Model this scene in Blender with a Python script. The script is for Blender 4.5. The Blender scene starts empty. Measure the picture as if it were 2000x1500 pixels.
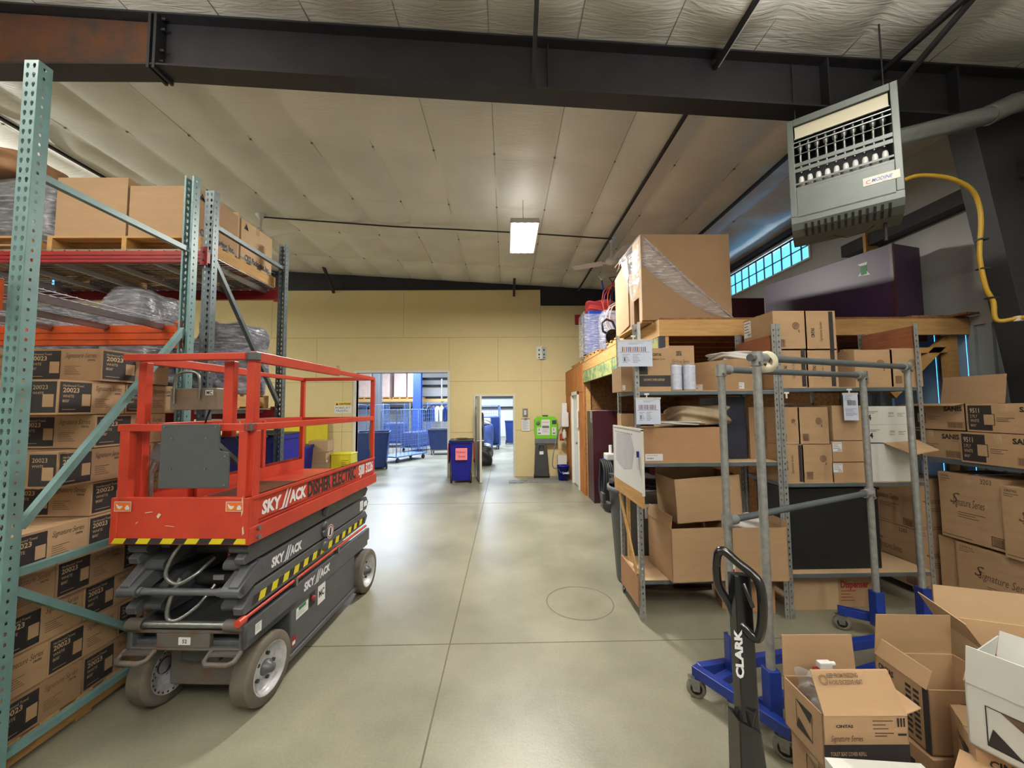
import bpy, bmesh, math, random
from mathutils import Vector, Matrix
random.seed(7)
SC = bpy.context.scene
COL = SC.collection
PI = math.pi
V = Vector

# ------------------------------------------------------------------ camera
cam_d = bpy.data.cameras.new('camera')
cam = bpy.data.objects.new('camera', cam_d)
COL.objects.link(cam)
cam_d.sensor_width = 36.0
FPX = 751.0
cam_d.lens = FPX / 2000.0 * 36.0
cam_d.clip_start = 0.05
cam_d.clip_end = 200
CR = V((0.99984096, -0.01594678, -0.00798501)).normalized()
CU = V((0.00699618, -0.06112931, 0.99810534)).normalized()
CF = V((0.01640468, 0.99800246, 0.06100802)).normalized()
CC = V((0, 0, 1.8))
m = Matrix((CR, CU, -CF)).transposed().to_4x4()
m.translation = CC
cam.matrix_world = m
SC.camera = cam

# ------------------------------------------------------------------ world, lights, exposure
SC.view_settings.view_transform = 'Standard'
SC.view_settings.look = 'None'
SC.view_settings.gamma = 1.0
SC.view_settings.exposure = 0.36
SC.view_settings.use_curve_mapping = False
SC.cycles.max_bounces = 7
SC.cycles.diffuse_bounces = 4
SC.cycles.glossy_bounces = 3
SC.cycles.transmission_bounces = 6
SC.cycles.transparent_max_bounces = 10
SC.cycles.caustics_reflective = False
SC.cycles.caustics_refractive = False
SC.cycles.sample_clamp_indirect = 6
world = bpy.data.worlds.new('world')
SC.world = world
world.use_nodes = True
bg = world.node_tree.nodes['Background']
bg.inputs[0].default_value = (0.10, 0.52, 1.0, 1)
bg.inputs[1].default_value = 2.4

def area(name, loc, sx, sy, power, color, rot=(0, 0, 0), spread=PI):
    d = bpy.data.lights.new(name, 'AREA')
    d.shape = 'RECTANGLE'
    d.size, d.size_y = sx, sy
    d.energy = power
    d.color = color
    d.spread = spread
    o = bpy.data.objects.new(name, d)
    o.location = loc
    o.rotation_euler = rot
    COL.objects.link(o)
    return o
WARM = (1.0, 0.97, 0.90)
COOL = (0.72, 0.84, 1.0)
# hall's high-bay lamps (x, y); last two are unseen fills added for the ceiling
LAMPS_AND_FILLS = [(0.29, 5.85), (0.29, -1.6), (-5.6, -1.6), (-9.0, 5.0), (3.2, -2.6), (-3.2, 1.5), (2.2, 1.5)]
LAMP_POWER = 200
for lx, ly in LAMPS_AND_FILLS:
    near = ly < 2
    area('hall_light', (lx, ly, 4.40), 0.40, 1.05, LAMP_POWER * ((0.14 if ly > 0 else 0.22) if near else 1.1), WARM)
    area('ceiling_fill', (lx, ly, 4.56), 0.40, 1.05, LAMP_POWER * (0.012 if ly > 5.5 else (0.22 if 0 < ly < 2 else 1.2)), WARM, rot=(PI, 0, 0))  # upward fill added to brighten the ceiling; the fixtures shine only down
# daylight from outside through the long window under the eave
area('daylight', (6.3, 7.1, 3.3), 2.6, 1.4, 260, (0.78, 0.9, 1.0), rot=(0, math.radians(180 + 38), 0))
# cool lights added overhead for the daylight in the hall beyond the back wall
for lx, ly in [(-5.5, 14.5), (-1.5, 14.5), (-5.5, 19.5), (-1.5, 19.5), (2.0, 17.0)]:
    area('rear_hall_light', (lx, ly, 4.6), 1.2, 1.2, 420, COOL)

# ------------------------------------------------------------------ materials
def lin(c):
    return tuple(((x / 255.0) / 12.92 if x / 255.0 <= 0.04045 else ((x / 255.0 + 0.055) / 1.055) ** 2.4) for x in c)
MATS = {}
def mat(key, rgb, rough=0.6, metal=0.0, nscale=6.0, namt=0.12, bump=0.0, bscale=40.0, coat=0.0, spec=0.5,
        rgb2=None, stretch=(1, 1, 1), trans=0.0, alpha=1.0, emit=None, estr=0.0, thresh=None):
    mt = bpy.data.materials.new(key)
    mt.use_nodes = True
    nt = mt.node_tree
    b = nt.nodes['Principled BSDF']
    b.inputs['Roughness'].default_value = rough
    b.inputs['Metallic'].default_value = metal
    b.inputs['Specular IOR Level'].default_value = spec
    if coat:
        b.inputs['Coat Weight'].default_value = coat
        b.inputs['Coat Roughness'].default_value = 0.15
    if trans:
        b.inputs['Transmission Weight'].default_value = trans
    if alpha < 1:
        b.inputs['Alpha'].default_value = alpha
    if emit:
        b.inputs['Emission Color'].default_value = (*lin(emit), 1)
        b.inputs['Emission Strength'].default_value = estr
    c1 = lin(rgb)
    c2 = lin(rgb2) if rgb2 else tuple(x * (1 - namt * 2) for x in c1)
    if namt > 0 or rgb2:
        tc = nt.nodes.new('ShaderNodeTexCoord')
        mp = nt.nodes.new('ShaderNodeMapping')
        mp.inputs['Scale'].default_value = stretch
        no = nt.nodes.new('ShaderNodeTexNoise')
        no.inputs['Scale'].default_value = nscale
        no.inputs['Detail'].default_value = 5
        no.inputs['Roughness'].default_value = 0.65
        rp = nt.nodes.new('ShaderNodeValToRGB')
        lo, hi = thresh if thresh else (0.35, 0.7)
        rp.color_ramp.elements[0].position = lo
        rp.color_ramp.elements[1].position = hi
        rp.color_ramp.elements[0].color = (*c2, 1)
        rp.color_ramp.elements[1].color = (*c1, 1)
        nt.links.new(tc.outputs['Object'], mp.inputs['Vector'])
        nt.links.new(mp.outputs['Vector'], no.inputs['Vector'])
        nt.links.new(no.outputs['Fac'], rp.inputs['Fac'])
        nt.links.new(rp.outputs['Color'], b.inputs['Base Color'])
    else:
        b.inputs['Base Color'].default_value = (*c1, 1)
    if bump > 0:
        tc2 = nt.nodes.new('ShaderNodeTexCoord')
        mp2 = nt.nodes.new('ShaderNodeMapping')
        mp2.inputs['Scale'].default_value = stretch
        n2 = nt.nodes.new('ShaderNodeTexNoise')
        n2.inputs['Scale'].default_value = bscale
        n2.inputs['Detail'].default_value = 4
        bp = nt.nodes.new('ShaderNodeBump')
        bp.inputs['Strength'].default_value = bump
        bp.inputs['Distance'].default_value = 0.02
        nt.links.new(tc2.outputs['Object'], mp2.inputs['Vector'])
        nt.links.new(mp2.outputs['Vector'], n2.inputs['Vector'])
        nt.links.new(n2.outputs['Fac'], bp.inputs['Height'])
        nt.links.new(bp.outputs['Normal'], b.inputs['Normal'])
    MATS[key] = mt
    return mt

mat('card', (174, 141, 106), 0.8, namt=0.05, nscale=3, bump=0.12, bscale=90, stretch=(1, 1, 6))
mat('card_dark', (152, 120, 88), 0.8, namt=0.06, nscale=3)
mat('card_light', (194, 164, 128), 0.8, namt=0.05, nscale=3)
mat('card_orange', (172, 130, 94), 0.8, namt=0.08, nscale=3)
mat('ink', (38, 33, 33), 0.65, namt=0.0)
mat('ink_soft', (88, 66, 48), 0.75, namt=0.0)
mat('ink_red', (150, 40, 30), 0.7, namt=0.0)
mat('tape', (186, 158, 118), 0.18, namt=0.06, nscale=20, bump=0.15, bscale=25)
mat('paper', (228, 228, 230), 0.6, namt=0.02)
mat('paper_blue', (205, 212, 232), 0.5, namt=0.02)
mat('whitecard', (212, 212, 206), 0.6, namt=0.04)
mat('teal', (112, 148, 148), 0.38, namt=0.10, nscale=9, bump=0.05, bscale=60)
mat('galv_dark', (92, 104, 108), 0.4, metal=0.3, namt=0.15, nscale=14)
mat('orange', (206, 84, 30), 0.45, namt=0.12, nscale=7)
mat('redbeam', (150, 26, 30), 0.45, namt=0.12, nscale=7)
mat('wire', (150, 150, 156), 0.35, metal=0.6, namt=0.1)
mat('wood', (196, 152, 92), 0.75, namt=0.14, nscale=5, stretch=(1, 8, 8), bump=0.1, bscale=30)
mat('wood_x', (200, 156, 98), 0.75, namt=0.14, nscale=5, stretch=(0.8, 7, 7), bump=0.1, bscale=30)
mat('wood_y', (196, 152, 92), 0.75, namt=0.14, nscale=5, stretch=(7, 0.8, 7), bump=0.1, bscale=30)
mat('wood_red', (158, 96, 62), 0.7, namt=0.2, nscale=5, stretch=(4, 1, 9))
mat('osb', (150, 106, 60), 0.8, rgb2=(108, 70, 38), nscale=22, bump=0.1)
mat('ply_orange', (190, 122, 58), 0.75, rgb2=(160, 98, 44), nscale=6, stretch=(1, 2, 0.4))
mat('green_beam', (160, 160, 100), 0.6, rgb2=(84, 122, 92), nscale=9, thresh=(0.42, 0.55))
mat('skyred', (194, 66, 44), 0.38, namt=0.07, nscale=4, rgb2=(176, 54, 38))
mat('skygrey', (82, 84, 88), 0.42, namt=0.12, nscale=8)
mat('skygrey_dirty', (86, 82, 78), 0.55, rgb2=(92, 64, 46), nscale=12, thresh=(0.33, 0.5))
mat('panelgrey', (74, 77, 80), 0.5, namt=0.05)
mat('blackpl', (28, 28, 30), 0.45, namt=0.1)
mat('blackmetal', (13, 13, 14), 0.25, namt=0.1, coat=0.4)
mat('white', (222, 222, 222), 0.4, namt=0.03)
mat('rimwhite', (214, 216, 222), 0.35, namt=0.10, nscale=10, rgb2=(160, 158, 158))
mat('tyre', (104, 96, 86), 0.75, namt=0.15, nscale=10, bump=0.1)
mat('yellow', (222, 206, 30), 0.5, namt=0.04)
mat('yellowpanel', (218, 200, 40), 0.5, namt=0.06)
mat('yellowhose', (190, 150, 40), 0.5, namt=0.1)
mat('decal_orange', (222, 112, 44), 0.5, namt=0.0)
mat('steel', (150, 152, 150), 0.35, metal=0.75, namt=0.15, nscale=20)
mat('alubox', (150, 138, 118), 0.45, metal=0.45, namt=0.15, nscale=9)
mat('pipe', (172, 176, 174), 0.28, metal=0.7, namt=0.1, nscale=15)
mat('galv', (168, 170, 168), 0.38, metal=0.5, namt=0.16, nscale=25)
mat('shelfsteel', (96, 104, 108), 0.45, metal=0.3, namt=0.1)
mat('bluepaint', (16, 38, 116), 0.35, namt=0.14, nscale=10, rgb2=(26, 50, 128))
mat('bluebin', (16, 22, 138), 0.4, namt=0.05)
mat('bluebin_dull', (24, 52, 120), 0.5, namt=0.08)
mat('bluefabric', (58, 76, 136), 0.75, namt=0.14, nscale=5)
mat('bluewire', (84, 112, 168), 0.5, namt=0.05)
mat('bluecolumn', (44, 76, 176), 0.5, namt=0.05)
mat('nearblack', (7, 7, 11), 0.5, namt=0.1)
mat('darkblue', (26, 28, 46), 0.5, namt=0.1)
mat('rubber', (36, 36, 38), 0.6, namt=0.1)
mat('castertyre', (120, 116, 104), 0.7, namt=0.1)
mat('maroon', (66, 28, 36), 0.35, namt=0.1, nscale=3, stretch=(1, 1, 0.3))
mat('maroon_purple', (58, 34, 66), 0.4, namt=0.1, nscale=3)
mat('heater', (98, 104, 100), 0.4, metal=0.15, namt=0.06)
mat('heater_in', (26, 28, 32), 0.5, namt=0.1)
mat('creamwhite', (214, 206, 180), 0.45, namt=0.03)
mat('lime', (122, 204, 40), 0.4, namt=0.04)
mat('darkgrey', (62, 62, 62), 0.5, namt=0.08)
mat('midgrey', (108, 112, 116), 0.5, namt=0.08)
mat('greysteelbeam', (46, 45, 48), 0.5, namt=0.12, nscale=5, spec=0.35)
mat('rustbeam', (60, 52, 46), 0.55, rgb2=(92, 56, 36), nscale=3, thresh=(0.4, 0.62), spec=0.3)
mat('pink', (236, 130, 140), 0.6, namt=0.0)
mat('redcord', (176, 52, 38), 0.45, namt=0.05)
mat('redcloth', (176, 52, 56), 0.7, namt=0.1)
mat('vacblue', (20, 58, 150), 0.4, namt=0.05)
mat('rope', (200, 200, 200), 0.8, namt=0.0)
mat('bagwhite', (206, 204, 200), 0.5, namt=0.08, nscale=8, bump=0.4, bscale=12)
mat('bagbrown', (166, 148, 118), 0.55, namt=0.15, nscale=8, bump=0.6, bscale=10)
mat('darkwrap', (50, 52, 62), 0.22, rgb2=(92, 96, 108), nscale=11, bump=1.0, bscale=9, thresh=(0.45, 0.62), stretch=(1, 1, 2.4))
mat('greywrap', (120, 120, 126), 0.25, rgb2=(74, 76, 82), nscale=9, bump=1.0, bscale=9, stretch=(1, 1, 2.4))
mat('pinkwrap', (216, 190, 182), 0.4, namt=0.08)
mat('trimwhite', (216, 212, 200), 0.45, namt=0.02)
mat('signgreen', (30, 120, 60), 0.5, namt=0.0)
mat('signyellow', (230, 190, 40), 0.5, namt=0.0)
mat('matgrey', (92, 92, 90), 0.8, rgb2=(134, 132, 128), nscale=30)
mat('extinguish_red', (150, 22, 26), 0.4, namt=0.04)
mat('concrete_far', (186, 190, 194), 0.35, namt=0.06)
mat('farwall', (222, 222, 224), 0.6, namt=0.05, nscale=1.5)
mat('bluestripe', (70, 90, 170), 0.5, namt=0.0)

def clear_wrap(key, alpha, rgb=(225, 225, 232)):
    mt = mat(key, rgb, 0.12, namt=0.0, bump=0.9, bscale=14, alpha=alpha, spec=0.8)
    nt = mt.node_tree
    b = nt.nodes['Principled BSDF']
    tc = nt.nodes.new('ShaderNodeTexCoord')
    mp = nt.nodes.new('ShaderNodeMapping')
    mp.inputs['Scale'].default_value = (3, 3, 26)
    no = nt.nodes.new('ShaderNodeTexNoise')
    no.inputs['Scale'].default_value = 2.2
    no.inputs['Detail'].default_value = 3
    rp = nt.nodes.new('ShaderNodeMapRange')
    rp.inputs[1].default_value = 0.48
    rp.inputs[2].default_value = 0.72
    rp.inputs[3].default_value = alpha * 0.55
    rp.inputs[4].default_value = min(1, alpha * 2.2)
    nt.links.new(tc.outputs['Object'], mp.inputs['Vector'])
    nt.links.new(mp.outputs['Vector'], no.inputs['Vector'])
    nt.links.new(no.outputs['Fac'], rp.inputs[0])
    nt.links.new(rp.outputs[0], b.inputs['Alpha'])
    return mt
clear_wrap('wrapclear', 0.22)
clear_wrap('bagclear', 0.20)

def glassy():
    mt = bpy.data.materials.new('window_glass')
    mt.use_nodes = True
    nt = mt.node_tree
    b = nt.nodes['Principled BSDF']
    b.inputs['Base Color'].default_value = (0.8, 0.95, 1, 1)
    b.inputs['Roughness'].default_value = 0.05
    b.inputs['Alpha'].default_value = 0.12
    MATS['glass'] = mt
glassy()

def lamp_mat():
    mt = bpy.data.materials.new('lamp_tubes')
    mt.use_nodes = True
    nt = mt.node_tree
    b = nt.nodes['Principled BSDF']
    b.inputs['Emission Color'].default_value = (1.0, 0.95, 0.82, 1)
    b.inputs['Emission Strength'].default_value = 9.0
    MATS['lamp'] = mt
lamp_mat()

def nodes_mat(key):
    mt = bpy.data.materials.new(key)
    mt.use_nodes = True
    MATS[key] = mt
    return mt, mt.node_tree, mt.node_tree.nodes['Principled BSDF']

def floor_mat():
    mt, nt, b = nodes_mat('floor_concrete')
    N, L = nt.nodes.new, nt.links.new
    tc = N('ShaderNodeTexCoord')
    n1 = N('ShaderNodeTexNoise'); n1.inputs['Scale'].default_value = 0.9; n1.inputs['Detail'].default_value = 8; n1.inputs['Roughness'].default_value = 0.62
    n2 = N('ShaderNodeTexNoise'); n2.inputs['Scale'].default_value = 70; n2.inputs['Detail'].default_value = 3
    r1 = N('ShaderNodeValToRGB')
    e = r1.color_ramp.elements
    e[0].position = 0.3; e[0].color = (*lin((120, 117, 101)), 1)
    e[1].position = 0.72; e[1].color = (*lin((158, 154, 134)), 1)
    r2 = N('ShaderNodeValToRGB')
    r2.color_ramp.elements[0].position = 0.3; r2.color_ramp.elements[0].color = (0.86, 0.86, 0.86, 1)
    r2.color_ramp.elements[1].position = 0.7; r2.color_ramp.elements[1].color = (1, 1, 1, 1)
    mx = N('ShaderNodeMix'); mx.data_type = 'RGBA'; mx.blend_type = 'MULTIPLY'; mx.inputs[0].default_value = 1.0
    L(tc.outputs['Object'], n1.inputs['Vector']); L(tc.outputs['Object'], n2.inputs['Vector'])
    L(n1.outputs['Fac'], r1.inputs['Fac']); L(n2.outputs['Fac'], r2.inputs['Fac'])
    L(r1.outputs['Color'], mx.inputs[6]); L(r2.outputs['Color'], mx.inputs[7])
    L(mx.outputs[2], b.inputs['Base Color'])
    rr = N('ShaderNodeMapRange'); rr.inputs[1].default_value = 0.3; rr.inputs[2].default_value = 0.75; rr.inputs[3].default_value = 0.30; rr.inputs[4].default_value = 0.44
    L(n1.outputs['Fac'], rr.inputs[0]); L(rr.outputs[0], b.inputs['Roughness'])
    b.inputs['Specular IOR Level'].default_value = 0.45
    bp = N('ShaderNodeBump'); bp.inputs['Strength'].default_value = 0.06; bp.inputs['Distance'].default_value = 0.01
    L(n2.outputs['Fac'], bp.inputs['Height']); L(bp.outputs['Normal'], b.inputs['Normal'])
floor_mat()

def ceiling_mat():
    mt, nt, b = nodes_mat('ceiling_vinyl')
    N, L = nt.nodes.new, nt.links.new
    b.inputs['Roughness'].default_value = 0.42
    b.inputs['Specular IOR Level'].default_value = 0.5
    tc = N('ShaderNodeTexCoord')
    mp = N('ShaderNodeMapping'); mp.inputs['Scale'].default_value = (1.4, 9, 1)
    mp.inputs['Rotation'].default_value = (0, 0, 0.25)
    n1 = N('ShaderNodeTexNoise'); n1.inputs['Scale'].default_value = 2.4; n1.inputs['Detail'].default_value = 6; n1.inputs['Distortion'].default_value = 1.2
    n3 = N('ShaderNodeTexNoise'); n3.inputs['Scale'].default_value = 0.7; n3.inputs['Detail'].default_value = 3
    r1 = N('ShaderNodeValToRGB')
    r1.color_ramp.elements[0].position = 0.3; r1.color_ramp.elements[0].color = (*lin((204, 202, 196)), 1)
    r1.color_ramp.elements[1].position = 0.7; r1.color_ramp.elements[1].color = (*lin((226, 224, 218)), 1)
    L(tc.outputs['Object'], n3.inputs['Vector']); L(n3.outputs['Fac'], r1.inputs['Fac']); L(r1.outputs['Color'], b.inputs['Base Color'])
    bp = N('ShaderNodeBump'); bp.inputs['Strength'].default_value = 0.5; bp.inputs['Distance'].default_value = 0.02
    L(tc.outputs['Object'], mp.inputs['Vector']); L(mp.outputs['Vector'], n1.inputs['Vector'])
    L(n1.outputs['Fac'], bp.inputs['Height']); L(bp.outputs['Normal'], b.inputs['Normal'])
ceiling_mat()
mat('backwall', (222, 203, 150), 0.6, namt=0.03, nscale=1.2)
mat('seam', (150, 132, 86), 0.8, namt=0.0)
mat('liner', (176, 176, 172), 0.35, namt=0.08, nscale=1.5, bump=0.5, bscale=3)
mat('corrug', (170, 178, 182), 0.45, namt=0.08, nscale=3)

# ------------------------------------------------------------------ mesh builder
_TEXT = {}
def text_polys(s, shear=0.0, bold=0.0):
    k = (s, shear, bold)
    if k in _TEXT:
        return _TEXT[k]
    cu = bpy.data.curves.new('txt', 'FONT')
    cu.body = s
    cu.shear = shear
    cu.offset = bold
    cu.resolution_u = 2
    o = bpy.data.objects.new('txt', cu)
    COL.objects.link(o)
    dg = bpy.context.evaluated_depsgraph_get()
    me = bpy.data.meshes.new_from_object(o.evaluated_get(dg))
    vs = [v.co.copy() for v in me.vertices]
    fs = [list(p.vertices) for p in me.polygons]
    bpy.data.objects.remove(o)
    bpy.data.curves.remove(cu)
    bpy.data.meshes.remove(me)
    if vs:
        x0 = min(v.x for v in vs); x1 = max(v.x for v in vs)
        y0 = min(v.y for v in vs); y1 = max(v.y for v in vs)
    else:
        x0 = x1 = y0 = y1 = 0
    _TEXT[k] = (vs, fs, x0, x1, y0, y1)
    return _TEXT[k]

class MB:
    def __init__(self):
        self.v, self.f, self.m, self.s, self.keys = [], [], [], [], []
    def k(self, key):
        if key not in self.keys:
            self.keys.append(key)
        return self.keys.index(key)
    def add(self, vs, fs, key, smooth=False, M=None):
        n = len(self.v)
        if M is not None:
            vs = [M @ V(p) for p in vs]
        self.v += [tuple(p) for p in vs]
        k = self.k(key)
        for f in fs:
            self.f.append([n + i for i in f]); self.m.append(k); self.s.append(smooth)
        return self
    def box(self, a, b, key, M=None):
        x0, y0, z0 = (min(a[i], b[i]) for i in range(3))
        x1, y1, z1 = (max(a[i], b[i]) for i in range(3))
        vs = [(x0, y0, z0), (x1, y0, z0), (x1, y1, z0), (x0, y1, z0), (x0, y0, z1), (x1, y0, z1), (x1, y1, z1), (x0, y1, z1)]
        fs = [(0, 3, 2, 1), (4, 5, 6, 7), (0, 1, 5, 4), (1, 2, 6, 5), (2, 3, 7, 6), (3, 0, 4, 7)]
        return self.add(vs, fs, key, M=M)
    def beam(self, p, q, w, h, key, up=(0, 0, 1)):
        """square bar from p to q; w across, h along up"""
        p, q = V(p), V(q)
        d = (q - p).normalized()
        up = V(up)
        sx = d.cross(up)
        if sx.length < 1e-4:
            sx = d.cross(V((0, 1, 0)))
        sx.normalize()
        uu = sx.cross(d).normalized()
        vs = []
        for c in (p, q):
            for a, b in ((-1, -1), (1, -1), (1, 1), (-1, 1)):
                vs.append(c + sx * a * w / 2 + uu * b * h / 2)
        fs = [(3, 2, 1, 0), (4, 5, 6, 7), (0, 1, 5, 4), (1, 2, 6, 5), (2, 3, 7, 6), (3, 0, 4, 7)]
        return self.add(vs, fs, key)
    def cyl(self, p, q, r, key, n=16, r2=None, caps=True):
        p, q = V(p), V(q)
        r2 = r if r2 is None else r2
        d = (q - p).normalized()
        a = d.cross(V((0, 0, 1)))
        if a.length < 1e-4:
            a = V((1, 0, 0))
        a.normalize(); b = d.cross(a)
        vs = []
        for c, rr in ((p, r), (q, r2)):
            for i in range(n):
                t = 2 * PI * i / n
                vs.append(c + a * math.cos(t) * rr + b * math.sin(t) * rr)
        fs = [(i, (i + 1) % n, n + (i + 1) % n, n + i) for i in range(n)]
        self.add(vs, fs, key, smooth=True)
        if caps:
            self.add(vs[:n], [tuple(reversed(range(n)))], key)
            self.add(vs[n:], [tuple(range(n))], key)
        return self
    def tube(self, pts, r, key, n=8, closed=False):
        pts = [V(p) for p in pts]
        m_ = len(pts)
        vs = []
        prev = None
        for i, p in enumerate(pts):
            if closed:
                d = (pts[(i + 1) % m_] - pts[i - 1]).normalized()
            else:
                d = (pts[min(i + 1, m_ - 1)] - pts[max(i - 1, 0)]).normalized()
            if prev is None:
                a = d.cross(V((0, 0, 1)))
                if a.length < 1e-3:
                    a = d.cross(V((1, 0, 0)))
            else:
                a = prev - d * prev.dot(d)
            a.normalize(); prev = a
            b = d.cross(a)
            for j in range(n):
                t = 2 * PI * j / n
                vs.append(p + a * math.cos(t) * r + b * math.sin(t) * r)
        fs = []
        for i in range(m_ if closed else m_ - 1):
            for j in range(n):
                i2 = (i + 1) % m_
                fs.append((i * n + j, i * n + (j + 1) % n, i2 * n + (j + 1) % n, i2 * n + j))
        self.add(vs, fs, key, smooth=True)
        if not closed:
            self.add(vs[:n], [tuple(reversed(range(n)))], key)
            self.add(vs[-n:], [tuple(range(n))], key)
        return self
    def lathe(self, prof, key, c=(0, 0, 0), axis='z', n=24, smooth=True):
        """prof: list of (r, h)"""
        vs = []
        for r, h in prof:
            for i in range(n):
                t = 2 * PI * i / n
                x, y = r * math.cos(t), r * math.sin(t)
                vs.append({'z': (c[0] + x, c[1] + y, c[2] + h), 'x': (c[0] + h, c[1] + x, c[2] + y), 'y': (c[0] + x, c[1] + h, c[2] + y)}[axis])
        fs = []
        for j in range(len(prof) - 1):
            for i in range(n):
                fs.append((j * n + i, j * n + (i + 1) % n, (j + 1) * n + (i + 1) % n, (j + 1) * n + i))
        return self.add(vs, fs, key, smooth=smooth)
    def poly(self, pts, key):
        return self.add(pts, [tuple(range(len(pts)))], key)
    def prism(self, pts, off, key):
        """extrude polygon pts (list of 3d) by vector off"""
        n = len(pts)
        off = V(off)
        vs = [V(p) for p in pts] + [V(p) + off for p in pts]
        fs = [tuple(reversed(range(n))), tuple(range(n, 2 * n))]
        fs += [(i, (i + 1) % n, n + (i + 1) % n, n + i) for i in range(n)]
        return self.add(vs, fs, key)
    def text(self, s, o, u, v, h, key, width=None, align='l', shear=0.0, bold=0.0):
        """letters of height h on a plane with origin o (baseline), axes u, v"""
        vs, fs, x0, x1, y0, y1 = text_polys(s, shear, bold)
        if not vs:
            return self
        u, v, o = V(u).normalized(), V(v).normalized(), V(o)
        sc = h / 0.7
        sx = sc if width is None else width / max(x1 - x0, 1e-6)
        W = (x1 - x0) * sx
        ox = {'l': 0, 'c': -W / 2, 'r': -W}[align]
        return self.add([o + u * ((p.x - x0) * sx + ox) + v * (p.y * sc) for p in vs], fs, key)
    def rect(self, o, u, v, x0, y0, x1, y1, key):
        o, u, v = V(o), V(u), V(v)
        return self.add([o + u * x0 + v * y0, o + u * x1 + v * y0, o + u * x1 + v * y1, o + u * x0 + v * y1], [(0, 1, 2, 3)], key)
    def frame(self, o, u, v, x0, y0, x1, y1, t, key):
        for a in ((x0, y0, x1, y0 + t), (x0, y1 - t, x1, y1), (x0, y0, x0 + t, y1), (x1 - t, y0, x1, y1)):
            self.rect(o, u, v, *a, key)
        return self
    def build(self, name, parent=None, loc=(0, 0, 0), rz=0.0, bevel=0.0, solid=0.0, sub=0):
        me = bpy.data.meshes.new(name)
        me.from_pydata(self.v, [], self.f)
        for kk in self.keys:
            me.materials.append(MATS[kk])
        me.polygons.foreach_set('material_index', self.m)
        me.polygons.foreach_set('use_smooth', self.s)
        me.update()
        o = bpy.data.objects.new(name, me)
        COL.objects.link(o)
        o.location = loc
        o.rotation_euler = (0, 0, rz)
        if parent is not None:
            o.parent = parent
        if solid:
            md = o.modifiers.new('solid', 'SOLIDIFY'); md.thickness = solid; md.offset = 0
        if bevel:
            md = o.modifiers.new('bevel', 'BEVEL'); md.width = bevel; md.segments = 2; md.limit_method = 'ANGLE'; md.angle_limit = 0.9
        if sub:
            md = o.modifiers.new('sub', 'SUBSURF'); md.levels = sub; md.render_levels = sub
        return o

def tag(o, label=None, cat=None, group=None, kind=None):
    if label: o['label'] = label
    if cat: o['category'] = cat
    if group: o['group'] = group
    if kind: o['kind'] = kind
    return o
def thing(name, label, cat, loc=(0, 0, 0), rz=0.0, group=None):
    o = bpy.data.objects.new(name, None)
    o.empty_display_size = 0.1
    COL.objects.link(o)
    o.location = loc
    o.rotation_euler = (0, 0, rz)
    return tag(o, label, cat, group)
def struct(o, label=None):
    o['kind'] = 'structure'
    if label: o['label'] = label
    return o
def kids(o):
    return [c for c in list(bpy.data.objects) if c.parent == o]
def copy_tree(o, label=None, loc=None, rz=None, parent=None):
    c = o.copy()
    COL.objects.link(c)
    c.parent = parent
    for ch in kids(o):
        if ch is not c:
            copy_tree(ch, parent=c)
    if label: c['label'] = label
    if loc is not None: c.location = loc
    if rz is not None: c.rotation_euler = (0, 0, rz)
    return c
def ray(px, py):
    return CR * ((px - 1000) / FPX) - CU * ((py - 750) / FPX) + CF
def atY(px, py, y):
    d = ray(px, py); return CC + d * (y / d.y)
def atX(px, py, x):
    d = ray(px, py); return CC + d * (x / d.x)
def atZ(px, py, z):
    d = ray(px, py); return CC + d * ((z - 1.8) / d.z)

# ================================================================== THE SETTING
def ceil_z(x):
    return 5.15 - 0.061 * x
XW, YB = 4.9, 10.2          # right wall, back wall
b = MB()
b.box((-12, -5, -0.2), (XW, YB, 0), 'floor_concrete')
b.box((-12, YB, -0.2), (6, 24.5, 0), 'floor_concrete')
floor = struct(b.build('floor'))
mat('joint', (104, 98, 82), 0.8, namt=0.1)
b = MB()
b.box((-0.445, -5, 0), (-0.435, 24, 0.0012), 'joint')
for yy in (3.06, 7.4, 12.6, 17):
    b.box((-12, yy - 0.004, 0), (XW, yy + 0.004, 0.0013), 'joint')
b.box((-5.2, -5, 0), (-5.19, 24, 0.0012), 'joint')
n = 40
for i in range(n):
    t, u = 2 * PI * i / n, 2 * PI * (i + 1) / n
    for r in (0.30,):
        b.add([(0.67 + r * math.cos(t), 3.66 + r * math.sin(t), 0.0015), (0.67 + (r + .008) * math.cos(t), 3.66 + (r + .008) * math.sin(t), 0.0015),
               (0.67 + (r + .008) * math.cos(u), 3.66 + (r + .008) * math.sin(u), 0.0015), (0.67 + r * math.cos(u), 3.66 + r * math.sin(u), 0.0015)], [(0, 1, 2, 3)], 'joint')
j = b.build('floor_joints', parent=floor)

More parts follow.
